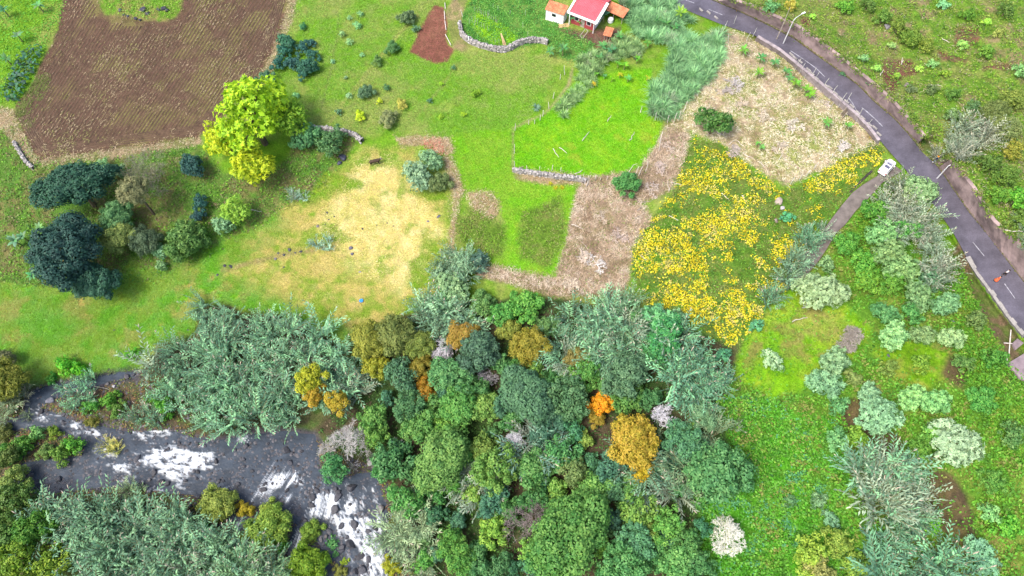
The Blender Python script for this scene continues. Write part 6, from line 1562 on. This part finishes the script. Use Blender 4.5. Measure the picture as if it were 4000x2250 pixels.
# clutter of the yard
def ob(name, mb, mat, u, v, rz, label, cat, up=0.0):
    o = mb.build(name, mat); p = P(u, v, up); o.location = tuple(p); o.rotation_euler = (0, 0, rz); return tag(o, label, cat)
BLUE = mat_plain('blue_plastic', (.02, .10, .55), .5, .1, 2.0)
ob('barrel', MB().tube([(0,0,0),(0,0,.1),(0,0,.5),(0,0,.9),(0,0,.95)], [.28,.31,.33,.31,.28], 12), BLUE, 2346, 74, 0, 'blue plastic barrel under the shed beside the house', 'barrel')
ob('water_tank', MB().tube([(0,0,0),(0,0,.15),(0,0,.9),(0,0,1.1)], [.55,.62,.62,.4], 14).box(-.2,.2,-.2,.2,1.05,1.16), WHITE, 2384, 86, 0, 'white water tank among shrubs right of the house', 'tank')
tb = thing('plank_pile', 'pile of yellow planks on the soil in front of the house', 'planks', tuple(P(2203, 100)), .15)
for i in range(7):
    MB().box(-1.2, 1.2, -.07, .07, -.025, .025).build('plank', mat_plain('fresh_plank', (.50, .36, .18), .8, .2, 3.0) if i == 0 else bpy.data.materials['fresh_plank'], tb).location = (random.uniform(-.2, .2), -.5 + .16 * i, .05 + .06 * (i % 3))
fr = thing('wooden_frame', 'broken wooden frame leaning in the grass below the house', 'frame', tuple(P(2276, 150)), .7)
for a, b in (((0,0,0),(1.5,0,1.2)), ((0,.9,0),(1.5,.9,1.2)), ((0,0,0),(0,.9,0)), ((1.5,0,1.2),(1.5,.9,1.2))): MB().tube([a, b], [.07, .07], 5).build('beam', WOOD, fr)
# straw bundle, garden stakes, post and pipe
bd = thing('straw_bundle', 'bundle of straw leaning on the stone garden wall', 'straw', tuple(P(1968, 172)))
st_ = []; en_ = []
for i in range(70):
    a, r0 = random.uniform(0, 6.28), random.random() ** .5
    st_.append((.45 * r0 * math.cos(a) + .3, .35 * r0 * math.sin(a) - .5, -.1)); en_.append((.12 * math.cos(a) - .6, .12 * math.sin(a) + 1.6, 1.5))
vv, ff = tubes(st_, en_, [.04] * 70, [.03] * 70, 3)
bo = obj('stalks', mesh('stalks', vv, ff, mat_plain('straw', (.52, .40, .22), .9, .25, 4.0)), bd); bo['kind'] = 'stuff'
def stake(u, v, h, r, mat, label, lean=(0, 0), group=None, name='stake', cat='stake', k=4):
    p = P(u, v); mb = MB(); pts = [(0, 0, -.3)]; 
    for i in range(1, k + 1):
        t = i / k; pts.append((lean[0] * t + random.uniform(-.04, .04) * h * .5, lean[1] * t + random.uniform(-.04, .04) * h * .5, h * t))
    o = mb.tube(pts, [r * (1.1 - .35 * i / k) for i in range(k + 1)], 6).build(name, mat); o.location = tuple(p)
    return tag(o, label, cat, group)
GST = mat_plain('grey_stake', (.42, .42, .38), .9, .2, 3.0)
for i, (u, v) in enumerate([(1855,46),(1866,52),(1876,54),(1882,58),(1890,64),(1896,66),(1904,70),(1910,74),(1919,78),(1928,82),(1935,88),(1942,94),(1910,60),(1858,90),(1866,96),(1833,95),(1845,88),(1880,108),(1892,115),(1906,122),(1922,165),(1935,172),(1950,172),(1926,32),(1992,58),(1945,42),(1855,104),(2042,110),(2062,148),(2052,60)]):
    stake(u, v, random.uniform(1.2, 1.9), .035, GST, uniq('thin bean stake', u, v), (random.uniform(-.1, .1), random.uniform(-.1, .1)), 'bean stakes in the garden')
stake(1832, 168, 1.7, .17, mat_plain('white_paint', (.75, .75, .73), .7, .05, 2.0), 'thick white post standing against the stone garden wall', name='white_post', cat='post')
stake(1808, 66, 1.6, .07, PALEWOOD, 'white leaning stake at the garden\'s left corner', (-.4, .5))
# white pipe/rail beside the red plot
rl = thing('white_rail', 'white rail running beside the small red soil plot', 'rail', tuple(P(1740, 80)))
for a, b in (((1738,14),(1740,38)), ((1736,46),(1738,80)), ((1738,84),(1743,120)), ((1740,138),(1762,180)), ((1774,-4),(1776,4))):
    pa, pb = P(*a, .25) - P(1740, 80), P(*b, .25) - P(1740, 80)
    MB().tube([tuple(pa), tuple((pa + pb) / 2 + [0, 0, .05]), tuple(pb)], [.09, .09, .08], 6).build('rail_piece', PALEWOOD, rl)

# ------------------------------------------------------------------ dry-stone walls
STONEM = mat_plain('lichen_stone', (.27, .25, .24), .95, .4, 1.5, local=False)
def stone_wall(line, h, w, label, n_per=5.0, mat=None, rows=3):
    L = smooth_line(line, 60, 2); p = P(L[:, 0], L[:, 1]); c0 = p[0].copy()
    root = thing('stone_wall', label, 'wall', tuple(c0))
    d = unit(np.gradient(p, axis=0)); s = np.stack([-d[:, 1], d[:, 0], 0 * d[:, 0]], 1)
    core = []; 
    for sx, z in ((-w * .45, -.4), (-w * .36, h * .86), (w * .36, h * .86), (w * .45, -.4)):
        core.append(p - c0 + s * sx + np.array([0, 0, z]))
    n = len(p); v = np.concatenate(core); f = []
    for i in range(n - 1):
        for k in range(3): f.append((k * n + i, k * n + i + 1, (k + 1) * n + i + 1, (k + 1) * n + i))
    obj('core', mesh('core', v, f, STONEM), root)
    tot = float(np.linalg.norm(np.diff(p, axis=0), axis=1).sum())
    X = []; F = []; k = 0
    base = np.array([[-1,-1,-1],[1,-1,-1],[1,1,-1],[-1,1,-1],[-.8,-.8,1],[.8,-.8,1],[.8,.8,1],[-.8,.8,1]]) * .5
    nst = int(tot * n_per)
    for i in range(nst):
        t = random.uniform(0, n - 1.01); j = int(t); q = p[j] * (1 - t + j) + p[j + 1] * (t - j)
        side = random.choice((-1, -1, -.5, 0, .5, 1)); zz = h if abs(side) < .9 else random.uniform(.1, h)
        sz = np.array([random.uniform(.25, .55), random.uniform(.25, .45), random.uniform(.18, .34)])
        a = math.atan2(d[j][1], d[j][0]) + random.gauss(0, .3); R_ = np.array([[math.cos(a), -math.sin(a), 0], [math.sin(a), math.cos(a), 0], [0, 0, 1]])
        B = (base + np.random.default_rng(i).normal(0, .07, (8, 3))) * sz
        X.append(B @ R_.T + q - c0 + s[j] * side * w * .42 + np.array([0, 0, zz - .1])); F += [tuple(x + k for x in fc) for fc in box_vf(0,1,0,1,0,1)[1]]; k += 8
    c = np.repeat(np.array([.25, .235, .225]) * np.random.default_rng(3).uniform(.5, 1.7, (nst, 1)), 8, 0)
    o = obj('stones', mesh('stones', np.concatenate(X), np.array(F), STRAW, col=c), root); o['kind'] = 'stuff'
    return root
stone_wall([(1797,95),(1800,128),(1812,150),(1845,172),(1885,186),(1930,198),(1960,202),(1990,196),(2020,178),(2060,164),(2110,164),(2140,172)], 1.3, .9, 'curved dry-stone wall below the vegetable garden', 9)
stone_wall([(2003,668),(2060,678),(2130,688),(2200,698),(2255,704),(2290,712)], 1.1, .8, 'straight dry-stone wall under the bright pasture', 9)
stone_wall([(1228,508),(1262,508),(1310,515),(1350,520),(1390,534),(1415,556)], 1.2, .9, 'dark rubble bank between pasture and dry field', 8)
stone_wall([(60,560),(85,600),(110,640),(135,660)], .9, .7, 'crumbling stone wall at the brown field\'s lower left corner', 7)
# ------------------------------------------------------------------ fences: posts, sticks
for u, v, h, ln in [(2010,660,2.4,(0,0)),(2008,600,2.6,(.1,.2)),(2012,510,2.2,(.1,0)),(2057,664,1.4,(0,0)),(2108,668,1.5,(0,0)),(2155,668,1.6,(.2,.3)),(2190,672,1.5,(0,0)),(2278,700,1.4,(0,0)),(2324,706,1.6,(0,0)),(2345,706,1.0,(0,0)),(2370,704,1.2,(0,0)),(2290,728,3.4,(.2,0)),(2296,726,3.2,(.2,.1)),(2480,692,3.0,(.3,.2)),(2492,690,2.6,(.5,.4)),(2522,672,3.0,(0,0)),(2065,486,1.4,(0,0)),(2088,484,1.2,(0,0)),(2110,470,1.6,(0,0)),(2120,455,1.6,(.1,.3)),(2145,425,1.6,(-.2,.4)),(2160,385,1.6,(.2,.3)),(2188,310,1.5,(0,0)),(2206,292,2.4,(-.3,.2)),(2560,470,2.4,(-.2,0)),(2632,478,2.6,(.1,.2)),(2650,470,2.6,(0,.1)),(2606,480,2.0,(0,.2)),(2575,560,2.0,(.4,1.2)),(2572,590,3.0,(0,.3)),(2668,440,2.4,(.5,.8))]:
    stake(u, v, h, .075, PALEWOOD, uniq('pale wooden fence post', u, v), ln, 'wooden posts around the bright pasture', 'fence_post', 'post')
for u, v, h, ln in [(3103,276,3.2,(.25,.1)),(3119,293,3.2,(.2,.1)),(3138,308,2.6,(.25,.1)),(3158,318,3.6,(.25,.15)),(3174,322,2.8,(.3,.1)),(3203,362,4.0,(.25,.2)),(3236,390,4.0,(.25,.2)),(3272,422,4.2,(.2,.2)),(3290,425,4.2,(.2,.3)),(3308,450,2.2,(.3,.1)),(3340,482,4.0,(-.2,.3)),(3244,420,1.6,(.1,0)),(3380,505,2.4,(.3,.4)),(2812,135,2.2,(.1,0)),(2822,132,2.6,(0,0)),(2826,118,2.4,(.3,.2)),(2864,100,2.6,(0,.1)),(2846,170,2.4,(-.6,.4)),(2915,160,2.2,(.3,.2)),(2942,140,2.0,(.2,.2)),(3244,622,2.4,(0,0)),(3176,665,2.2,(0,0)),(3148,690,2.0,(0,0)),(3122,705,2.2,(-.1,0)),(3088,720,2.2,(0,.1)),(3040,560+68,2.0,(.2,.2))]:
    stake(u, v, h, .06, GST, uniq('tall thin fence pole', u, v), ln, 'thin poles along the road and dry terrace', 'fence_pole', 'pole')
# ladder / steps up to the road
ld = thing('ladder', 'wooden ladder leaning on the road wall above the dry terrace', 'ladder', tuple(P(3285, 455)))
pa = P(3274, 460) - P(3285, 455); 
tp = at_z(3310, 428, float(road_h(3310)) + .3) - P(3285, 455); bt = np.array([0, 0, 0.1]); sd_ = unit(np.cross(tp - bt, [0, 0, 1.])) * .55
for sg in (-1, 1): MB().tube([tuple(bt + sd_ * sg), tuple(tp + sd_ * sg)], [.09, .08], 5).build('side_rail', WOOD, ld)
for i in range(8):
    q = bt + (tp - bt) * (i + .6) / 8.4; MB().tube([tuple(q - sd_), tuple(q + sd_)], [.07, .07], 5).build('rung', BARK, ld)
# sticks lying about
STK = []
for i, (u, v, L_, a, c) in enumerate([(2215,435,2.6,1.3,0),(2290,535,3.0,1.0,0),(2310,310+20,2.4,1.57,0),(2470,535,2.6,1.1,0),(2200,590,2.2,-.8,0),(2171,600,2.6,-1.2,0),(2380,465,1.8,1.0,0),(2505,430,1.8,1.3,0),(2465,660,3.4,.8,0),(2260,675,1.8,.6,0),(2620,585,2.0,.6,0),(2865,555,2.8,.7,0),(2893,565,2.4,-.9,0),(2925,615,2.2,-.5,0),(2980,650,3.0,-1.0,0),(2595,655,2.2,1.2,1),(2640,720,3.0,-.2,0),(2610,728,2.6,1.5,0),(2505,810,2.6,.9,1),(2500,845,2.4,.6,1),(2255,888,2.4,-.5,0),(2285,962,2.2,-1.0,0),(2405,920,2.2,1.1,1),(2520,790,2.8,.15,1),(2630,855,2.0,-.6,0),(2510,1008,1.8,-.7,0),(2830,770,1.8,-.9,0),(2905,780,1.8,-1.2,0),(2545,345+50,2.0,1.3,0),(2820,530,2.2,-.6,0),(395,680+20,2.0,-1.0,0),(1000,825,2.6,-.1,0),(3120,1252,3.0,.3,0),(3520,240,1.6,1.2,0),(3640,840,3.4,.3,0),(3234,900,2.6,.05,0),(3520,250,1.4,1.0,0),(3690,165,1.6,-.8,0),(3750,190,1.6,1.4,0),(3650,340,2.4,-.1,0),(3440,290,1.8,.9,0),(3975,910,4.6,-.1,0),(1700,1450,2.6,-.2,0),(1440,1910,3.4,.5,0),(1500,2155,6.0,.2,1),(400,1515,3.0,-.15,1)]):
    p = P(u, v); mb = MB(); n = 5; pts = [((i2 / (n - 1) - .5) * L_, random.uniform(-.1, .1) * L_ * .6, random.uniform(0, .15)) for i2 in range(n)]
    o = mb.tube(pts, [.075, .07, .06, .05, .03], 5).build('fallen_branch', PALEWOOD if not c else WOOD); o.location = (p[0], p[1], p[2] + (.15 if u < 3000 else .4)); o.rotation_euler = (0, 0, a)
    tag(o, uniq('bleached branch lying on the ground' if not c else 'grey branch lying on the ground', u, v), 'branch', 'branches lying on the ground')
# white poles below the road on the right
def pole_between(a, b, ha, hb, r, label, mat=PALEWOOD):
    A = P(*a, ha); B = P(*b, hb); o = MB().tube([(0, 0, 0), tuple((B - A) * .5), tuple(B - A)], [r, r, r * .9], 6).build('pole', mat); o.location = tuple(A); return tag(o, label, 'pole', 'pale poles below the road')
pole_between((3938,1385), (3934,1298), .2, 1.0, .09, 'tall white pole standing below the road\'s lower right edge')
pole_between((3908,1348), (3940,1350), .9, .9, .08, 'short white crosspiece on the tall pole')
pole_between((3926,1438), (3922,1402), .2, .9, .08, 'short white pole at the creeper edge')
pole_between((3934,1442), (3995,1432), .3, .5, .08, 'long pale pole lying towards the concrete slab')
def slab(u0, label, pts):
    top = [at_z(u, v, float(height(u, v)) + h) for u, v, h in pts]; bot = [t - np.array([0, 0, .4]) for t in top]
    o = MB().add(top + bot, [(0,1,2,3),(7,6,5,4),(0,4,5,1),(1,5,6,2),(2,6,7,3),(3,7,4,0)]).build('concrete_slab', mat_plain('mauve_concrete', (.21, .165, .18), .9, .25, 1.0, local=False) if 'mauve_concrete' not in bpy.data.materials else bpy.data.materials['mauve_concrete']); tag(o, label, 'slab')
slab(0, 'mauve concrete slab at the right edge below the broken wall', [(3935,1420,.5),(4010,1375,.6),(4015,1490,.5),(3985,1478,.4)])
slab(0, 'small mauve concrete slab beside the tall white pole', [(3955,1340,.5),(3975,1322,.6),(4000,1340,.6),(3968,1366,.5)])
# white metal frame in the right meadow
mf = thing('metal_frame', 'white metal gate frame lying by the pale shrub in the right meadow', 'frame', tuple(P(3145, 1182)))
c0 = P(3145, 1182)
for a, b, r in (((3136,1200),(3134,1172),.05), ((3146,1196),(3148,1172),.06), ((3134,1178),(3146,1174),.05), ((3130,1206),(3157,1204),.09), ((3132,1168),(3142,1160),.05), ((3136,1200),(3150,1198),.05), ((3150,1196),(3153,1180),.05)):
    A, B = P(*a, .35) - c0, P(*b, .45) - c0; MB().tube([tuple(A), tuple(B)], [r, r], 6).build('bar', METAL, mf)
ob('blue_bucket', MB().tube([(0,0,0),(0,0,.3),(0,0,.34)], [.26,.36,.38], 12), mat_plain('light_blue_plastic', (.03,.22,.7), .5, .1, 2.0), 1412, 1177, 0, 'bright blue tub lying in the dry lower meadow', 'tub')

# ------------------------------------------------------------------ street lamps and poles
LAMPM = mat_plain('lamp_metal', (.62, .63, .64), .5, .08, 2.0, .4, .2)
def lamp(u, v, h, arm_dir, label):
    p = P(u, v); root = thing('street_lamp', label, 'street lamp', tuple(p))
    MB().tube([(0, 0, -.4), (0, 0, h * .5), (0, 0, h - .6)], [.13, .10, .075], 10).build('pole', LAMPM, root)
    d = Vector(arm_dir).normalized()
    MB().tube([(0, 0, h - .6), d * .5 + Vector((0, 0, h - .1)), d * 1.9 + Vector((0, 0, h + .25))], [.07, .06, .05], 8).build('arm', LAMPM, root)
    e = d * 2.2 + Vector((0, 0, h + .3)); n = Vector((-d.y, d.x, 0))
    c8 = [e - d * .5 - n * .12 - Vector((0,0,.06)), e + d * .45 - n * .2 - Vector((0,0,.06)), e + d * .45 + n * .2 - Vector((0,0,.06)), e - d * .5 + n * .12 - Vector((0,0,.06))]
    c8 += [q + Vector((0, 0, .16)) for q in c8]
    hd = MB().hexa(c8).build('lamp_head', WHITE, root); bm_ = hd.modifiers.new('bevel', 'BEVEL'); bm_.width = .05; bm_.segments = 2
    MB().hexa([e + (q - e) * .8 - Vector((0, 0, .09 if i < 4 else .2)) for i, q in enumerate(c8)]).build('lens', GLASS, hd)
    MB().box(-.2, .2, -.2, .2, -.2, .12).build('base_plate', CONC2, root)
lamp(3054, 182, 7.6, (.9, .5, 0), 'street lamp at the upper bend of the road')
lamp(3652, 706, 5.0, (1, .25, 0), 'street lamp rising behind the roadside reeds')
tp_ = P(3028, 165); o = MB().tube([(0, 0, -.4), (.05, 0, 4), (0, .05, 9.0)], [.12, .10, .07], 8).build('utility_pole', WOOD); o.location = tuple(tp_); tag(o, 'thin wooden utility pole left of the upper street lamp', 'pole')

# ------------------------------------------------------------------ the white car
PAINTW = mat_plain('white_car_paint', (.80, .80, .82), .25, .02, 2.0, .5)
TYRE = mat_plain('tyre_rubber', (.02, .02, .02), .85, .2, 5.0)
cr = P(3427, 690); cf = P(3500, 628)
cz = float(np.mean([road_h(3490), lane_h(.05)])) + .08
ca = at_z(3436, 686, cz + .5); cb = at_z(3494, 622, cz + .5)
hd_ = math.atan2(cb[1] - ca[1], cb[0] - ca[0]); cc = (ca + cb) / 2
car = thing('car', 'white hatchback parked where the brown lane leaves the road', 'car', (cc[0], cc[1], cz), hd_)
def loft(secs):
    """cross sections (x, [(y, z) half profile from bottom to top]) -> closed mirrored body"""
    v = []; f = []; m_ = len(secs[0][1])
    for x, pr in secs:
        v += [(x, y, z) for y, z in pr] + [(x, -y, z) for y, z in pr[::-1]]
    w = 2 * m_
    for i in range(len(secs) - 1):
        for k in range(w):
            a = i * w + k; b = i * w + (k + 1) % w; f.append((a, b, b + w, a + w))
    f.append(tuple(range(w))); f.append(tuple((len(secs) - 1) * w + k for k in range(w))[::-1])
    return MB().add(v, f)
H = lambda a, b, zb, zs_, zt: [(a * .92, zb), (a, zb + .18), (b, zs_), (b * .82, zt)]
body = loft([(-2.08, H(.72,.70,.36,.72,.80)), (-1.95, H(.84,.82,.26,.78,.92)), (-1.3, H(.88,.86,.22,.82,.95)), (0, H(.89,.87,.2,.84,.93)), (.85, H(.89,.86,.2,.82,.92)), (1.5, H(.87,.82,.22,.76,.84)), (1.9, H(.80,.72,.28,.66,.74)), (2.08, H(.66,.58,.36,.58,.64))])
bo = body.build('body', PAINTW, car, True); md = bo.modifiers.new('bevel', 'BEVEL'); md.width = .03; md.segments = 2; md.limit_method = 'ANGLE'
cab = loft([(-1.85, [(.70,.88),(.70,.92),(.66,.98),(.60,1.0)]), (-1.35, [(.76,.88),(.74,1.1),(.66,1.36),(.58,1.40)]), (-.3, [(.78,.88),(.76,1.1),(.66,1.44),(.58,1.48)]), (.35, [(.78,.88),(.75,1.1),(.64,1.38),(.56,1.42)]), (1.15, [(.76,.84),(.74,.86),(.70,.88),(.62,.89)])])
cab.build('cabin', PAINTW, car, True)
def quadpart(name, pts, mat, par, t=.012):
    a, b, c = [Vector(p) for p in pts[:3]]; n = (b - a).cross(c - a).normalized() * t
    if n.z < 0: n = -n
    q = [Vector(p) + n for p in pts]; r = [Vector(p) - n for p in pts]
    return MB().hexa(r + q).build(name, mat, par)
quadpart('windscreen', [(1.02,-.60,.93),(1.02,.60,.93),(.42,.54,1.405),(.42,-.54,1.405)], GLASS, car, .03)
quadpart('rear_window', [(-1.80,-.56,1.02),(-1.40,-.54,1.37),(-1.40,.54,1.37),(-1.80,.56,1.02)], GLASS, car, .03)
quadpart('glass_roof', [(-1.15,-.50,1.425),(.22,-.50,1.44),(.22,.50,1.44),(-1.15,.50,1.425)], mat_plain('smoked_glass', (.10, .10, .15), .15, .1, 2.0, .6), car, .035)
for s in (-1, 1):
    for x0, x1 in ((-1.25, -.42), (-.34, .48)):
        w = MB().hexa([(x0, s*.735, 1.02), (x1 + (.25 if x1 > 0 else 0), s*.735, 1.0), (x1 + (.25 if x1 > 0 else 0), s*.785, 1.0), (x0, s*.785, 1.02), (x0 + .12, s*.66, 1.36), (x1, s*.655, 1.36), (x1, s*.715, 1.36), (x0 + .12, s*.72, 1.36)]).build('side_window', GLASS, car)
    MB().box(.5, .72, s * .92 - .1, s * .92 + .1, .92, 1.06).build('mirror', PAINTW, car)
    MB().hexa([(1.78,s*.48,.6),(2.0,s*.45,.6),(1.92,s*.72,.6),(1.68,s*.78,.6),(1.78,s*.48,.75),(1.98,s*.45,.70),(1.9,s*.71,.71),(1.68,s*.77,.78)]).build('headlight', mat_plain('lamp_glass', (.5,.52,.55), .1, .05, 2.0, .6) if 'lamp_glass' not in bpy.data.materials else bpy.data.materials['lamp_glass'], car)
    MB().box(-2.07, -1.9, s * .66 - .12, s * .66 + .12, .70, .9).build('tail_light', mat_plain('red_lens', (.35,.01,.01), .2, .05, 2.0, .6) if 'red_lens' not in bpy.data.materials else bpy.data.materials['red_lens'], car)
    for x in (-1.3, 1.3):
        wl = bpy.data.objects.new('wheel', None); COL.objects.link(wl); wl.parent = car; wl.location = (x, s * .8, .31)
        MB().tube([(0, -.1, 0), (0, -.09, 0), (0, .09, 0), (0, .1, 0)], [.26, .31, .31, .26], 18).build('tyre', TYRE, wl)
        MB().tube([(0, -.108, 0), (0, .108, 0)], [.2, .2], 14).build('rim', METAL, wl)
MB().box(-2.12, -2.04, -.25, .25, .5, .62).build('number_plate', WHITE, car)

# ------------------------------------------------------------------ people and the cow (skinned figures)
def skin(name, verts, edges, radii, mat, parent, sub=1):
    me = bpy.data.meshes.new(name); me.from_pydata(verts, edges, []); me.materials.append(mat)
    o = obj(name, me, parent)
    sk = o.modifiers.new('skin', 'SKIN')
    if not me.skin_vertices: me.skin_vertices.new()
    for i, sv in enumerate(me.skin_vertices[0].data):
        r = radii[i]; sv.radius = (r, r) if not isinstance(r, tuple) else r; sv.use_root = (i == 0)
    sk.use_smooth_shade = True
    ss = o.modifiers.new('sub', 'SUBSURF'); ss.levels = sub; ss.render_levels = sub
    return o
SKINM = mat_plain('skin', (.42, .25, .17), .6, .05, 4.0)
def person(u, v, face, label, top, bottom, shoe, hair, cap=None, dress=False, stride=.25, zf=None):
    z = zf if zf is not None else float(road_h(u)) + .03
    p = at_z(u, v, z); root = thing('person', label, 'person', (p[0], p[1], z), face)
    s = stride
    V_ = [(0,0,.95),(0,0,1.12),(0,0,1.38),(0,0,1.50),(0,.0,1.62),(.01,0,1.74),
          (0,.17,1.42),(.05,.24,1.16),(.18,.22,.95),(0,-.17,1.42),(-.08,-.24,1.16),(.05,-.25,.93),
          (0,.10,.90),(s*.55,.10,.50),(s*.45,.10,.09),(s*.45+.16,.10,.05),(0,-.10,.90),(-s*.35,-.10,.50),(-s,-.10,.12),(-s+.15,-.10,.05)]
    E_ = [(0,1),(1,2),(2,3),(3,4),(4,5),(2,6),(6,7),(7,8),(2,9),(9,10),(10,11),(0,12),(12,13),(13,14),(14,15),(0,16),(16,17),(17,18),(18,19)]
    rd = [.14,.13,.155,.07,.095,.085,.07,.052,.04,.07,.052,.04,.10,.075,.05,.045,.10,.075,.05,.045]
    b = skin('body', V_, E_, rd, SKINM, root)
    mt = lambda nm, c: bpy.data.materials.get(nm) or mat_plain(nm, c, .8, .15, 6.0)
    Vt = [(0,0,.98),(0,0,1.14),(0,0,1.40),(0,0,1.47),(0,.18,1.42),(.05,.245,1.17),(.12,.235,1.06),(0,-.18,1.42),(-.08,-.245,1.17),(-.02,-.25,1.05)]
    skin('shirt', Vt, [(0,1),(1,2),(2,3),(2,4),(4,5),(5,6),(2,7),(7,8),(8,9)], [.175,.165,.185,.09,.09,.075,.065,.09,.075,.065], mt(*top), root)
    if dress:
        MB().tube([(0,0,1.05),(0,0,.8),(.03,0,.35),(.04,0,.25)], [.17,.23,.33,.34], 14).build('skirt', mt(*bottom), root, True)
    else:
        Vp = [(0,0,1.0),(0,.10,.90),(s*.55,.10,.50),(s*.45,.10,.13),(0,-.10,.90),(-s*.35,-.10,.50),(-s,-.10,.16)]
        skin('trousers', Vp, [(0,1),(1,2),(2,3),(0,4),(4,5),(5,6)], [.17,.125,.095,.085,.125,.095,.085], mt(*bottom), root)
    for x, y in ((s*.45, .10), (-s, -.10)):
        MB().box(x - .08, x + .2, y - .055, y + .055, .0, .1).build('shoe', mt(*shoe), root)
    # hair or cap over the head, face left free in front
    m_ = mt(*(cap or hair)); hm = bpy.data.meshes.new('hair'); bm = bmesh.new(); bmesh.ops.create_uvsphere(bm, u_segments=12, v_segments=8, radius=.125)
    for f_ in [f_ for f_ in bm.faces if f_.calc_center_median().z < -.02 and f_.calc_center_median().x > .0]: bm.faces.remove(f_)
    if cap:
        r_ = bmesh.ops.create_circle(bm, cap_ends=True, segments=12, radius=.15); bmesh.ops.translate(bm, verts=r_['verts'], vec=(.08, 0, .03))
    bm.to_mesh(hm); bm.free(); hm.materials.append(m_); h_ = obj('cap' if cap else 'hair', hm, root); h_.location = (-.01, 0, 1.70)
    for y in (-.035, .035): MB().tube([(.088,y,1.685),(.10,y,1.685)], [.016,.01], 6).build('eye', TYRE, root)
    MB().add([(.09,-.018,1.63),(.09,.018,1.63),(.125,0,1.635),(.085,0,1.69)], [(0,2,1),(0,3,2),(1,2,3),(0,1,3)]).build('nose', SKINM, root)
    # hands: palm and five fingers
    for (x, y, z_), sg in (((.18,.22,.95), 1), ((.05,-.25,.93), -1)):
        hv = [(x,y,z_),(x+.02,y,z_-.07)]; he = [(0,1)]; hr = [.036,.03]
        for q in range(4):
            i0 = len(hv); hv += [(x+.005+.016*q-.02,y,z_-.10),(x+.005+.016*q-.015,y-sg*.006,z_-.14-.012*(q in (1,2))),(x+.016*q-.005,y-sg*.02,z_-.165-.014*(q in (1,2)))]; he += [(1,i0),(i0,i0+1),(i0+1,i0+2)]; hr += [.010,.009,.008]
        i0 = len(hv); hv += [(x+.055,y,z_-.06),(x+.07,y-sg*.01,z_-.10)]; he += [(0,i0),(i0,i0+1)]; hr += [.011,.009]
        skin('hand', hv, he, hr, SKINM, root)
    return root
NAVY = ('navy_cloth', (.02,.03,.09)); JEANS = ('blue_jeans', (.10,.22,.38)); ORC = ('orange_cap_cloth', (.75,.25,.01)); WHS = ('white_cloth', (.82,.82,.84)); BLK = ('black_cloth', (.012,.012,.014)); RED = ('orange_red_cloth', (.62,.12,.045)); HAIR = ('dark_hair', (.02,.014,.01)); WSH = ('white_shoe', (.8,.8,.8))
person(3648, 634, 2.6, 'person in a navy top, jeans and orange hat at the roadside', NAVY, JEANS, WSH, HAIR, ORC)
person(3920, 1074, 2.2, 'person in a white shirt and black trousers walking on the road', WHS, BLK, BLK, HAIR)
person(3888, 1098, 2.2, 'person in a long orange-red dress walking on the road', RED, RED, BLK, HAIR, dress=True)

COW = mat_plain('brown_hide', (.055, .036, .024), .8, .3, 3.0)
cz_ = P(1466, 642); cow = thing('cow', 'dark brown horned cow standing in the dry field', 'cow', tuple(cz_), R(14))
Vc = [(-.95,0,1.12),(-.5,0,1.14),(0,0,1.08),(.5,0,1.10),(.85,0,1.18),(1.15,0,1.32),(1.38,0,1.42),(1.62,0,1.30),(1.80,0,1.16),
      (-.92,.22,.95),(-.78,.25,.68),(-1.0,.25,.42),(-.95,.25,.05),(-.92,-.22,.95),(-.70,-.25,.68),(-.92,-.25,.42),(-.86,-.25,.05),
      (.72,.20,.88),(.74,.22,.50),(.74,.22,.05),(.72,-.20,.88),(.80,-.22,.50),(.86,-.22,.05)]
Ec = [(0,1),(1,2),(2,3),(3,4),(4,5),(5,6),(6,7),(7,8),(0,9),(9,10),(10,11),(11,12),(0,13),(13,14),(14,15),(15,16),(4,17),(17,18),(18,19),(4,20),(20,21),(21,22)]
rc = [.30,.36,.40,.40,.34,.22,.18,.15,.10,.20,.14,.075,.065,.20,.14,.075,.065,.17,.085,.065,.17,.085,.065]
skin('body', Vc, Ec, rc, COW, cow, 2)
for s in (-1, 1):
    MB().tube([(1.36,s*.10,1.55),(1.42,s*.26,1.60),(1.52,s*.34,1.66),(1.60,s*.28,1.74)], [.045,.035,.025,.01], 6).build('horn', PALEWOOD, cow)
    MB().hexa([(1.30,s*.14,1.46),(1.36,s*.14,1.46),(1.34,s*.36,1.42),(1.26,s*.36,1.42),(1.30,s*.14,1.52),(1.36,s*.14,1.52),(1.34,s*.36,1.46),(1.26,s*.36,1.46)]).build('ear', COW, cow)
MB().tube([(-1.22,0,1.22),(-1.34,0,.9),(-1.32,0,.55),(-1.30,0,.40)], [.05,.03,.03,.06], 6).build('tail', COW, cow)
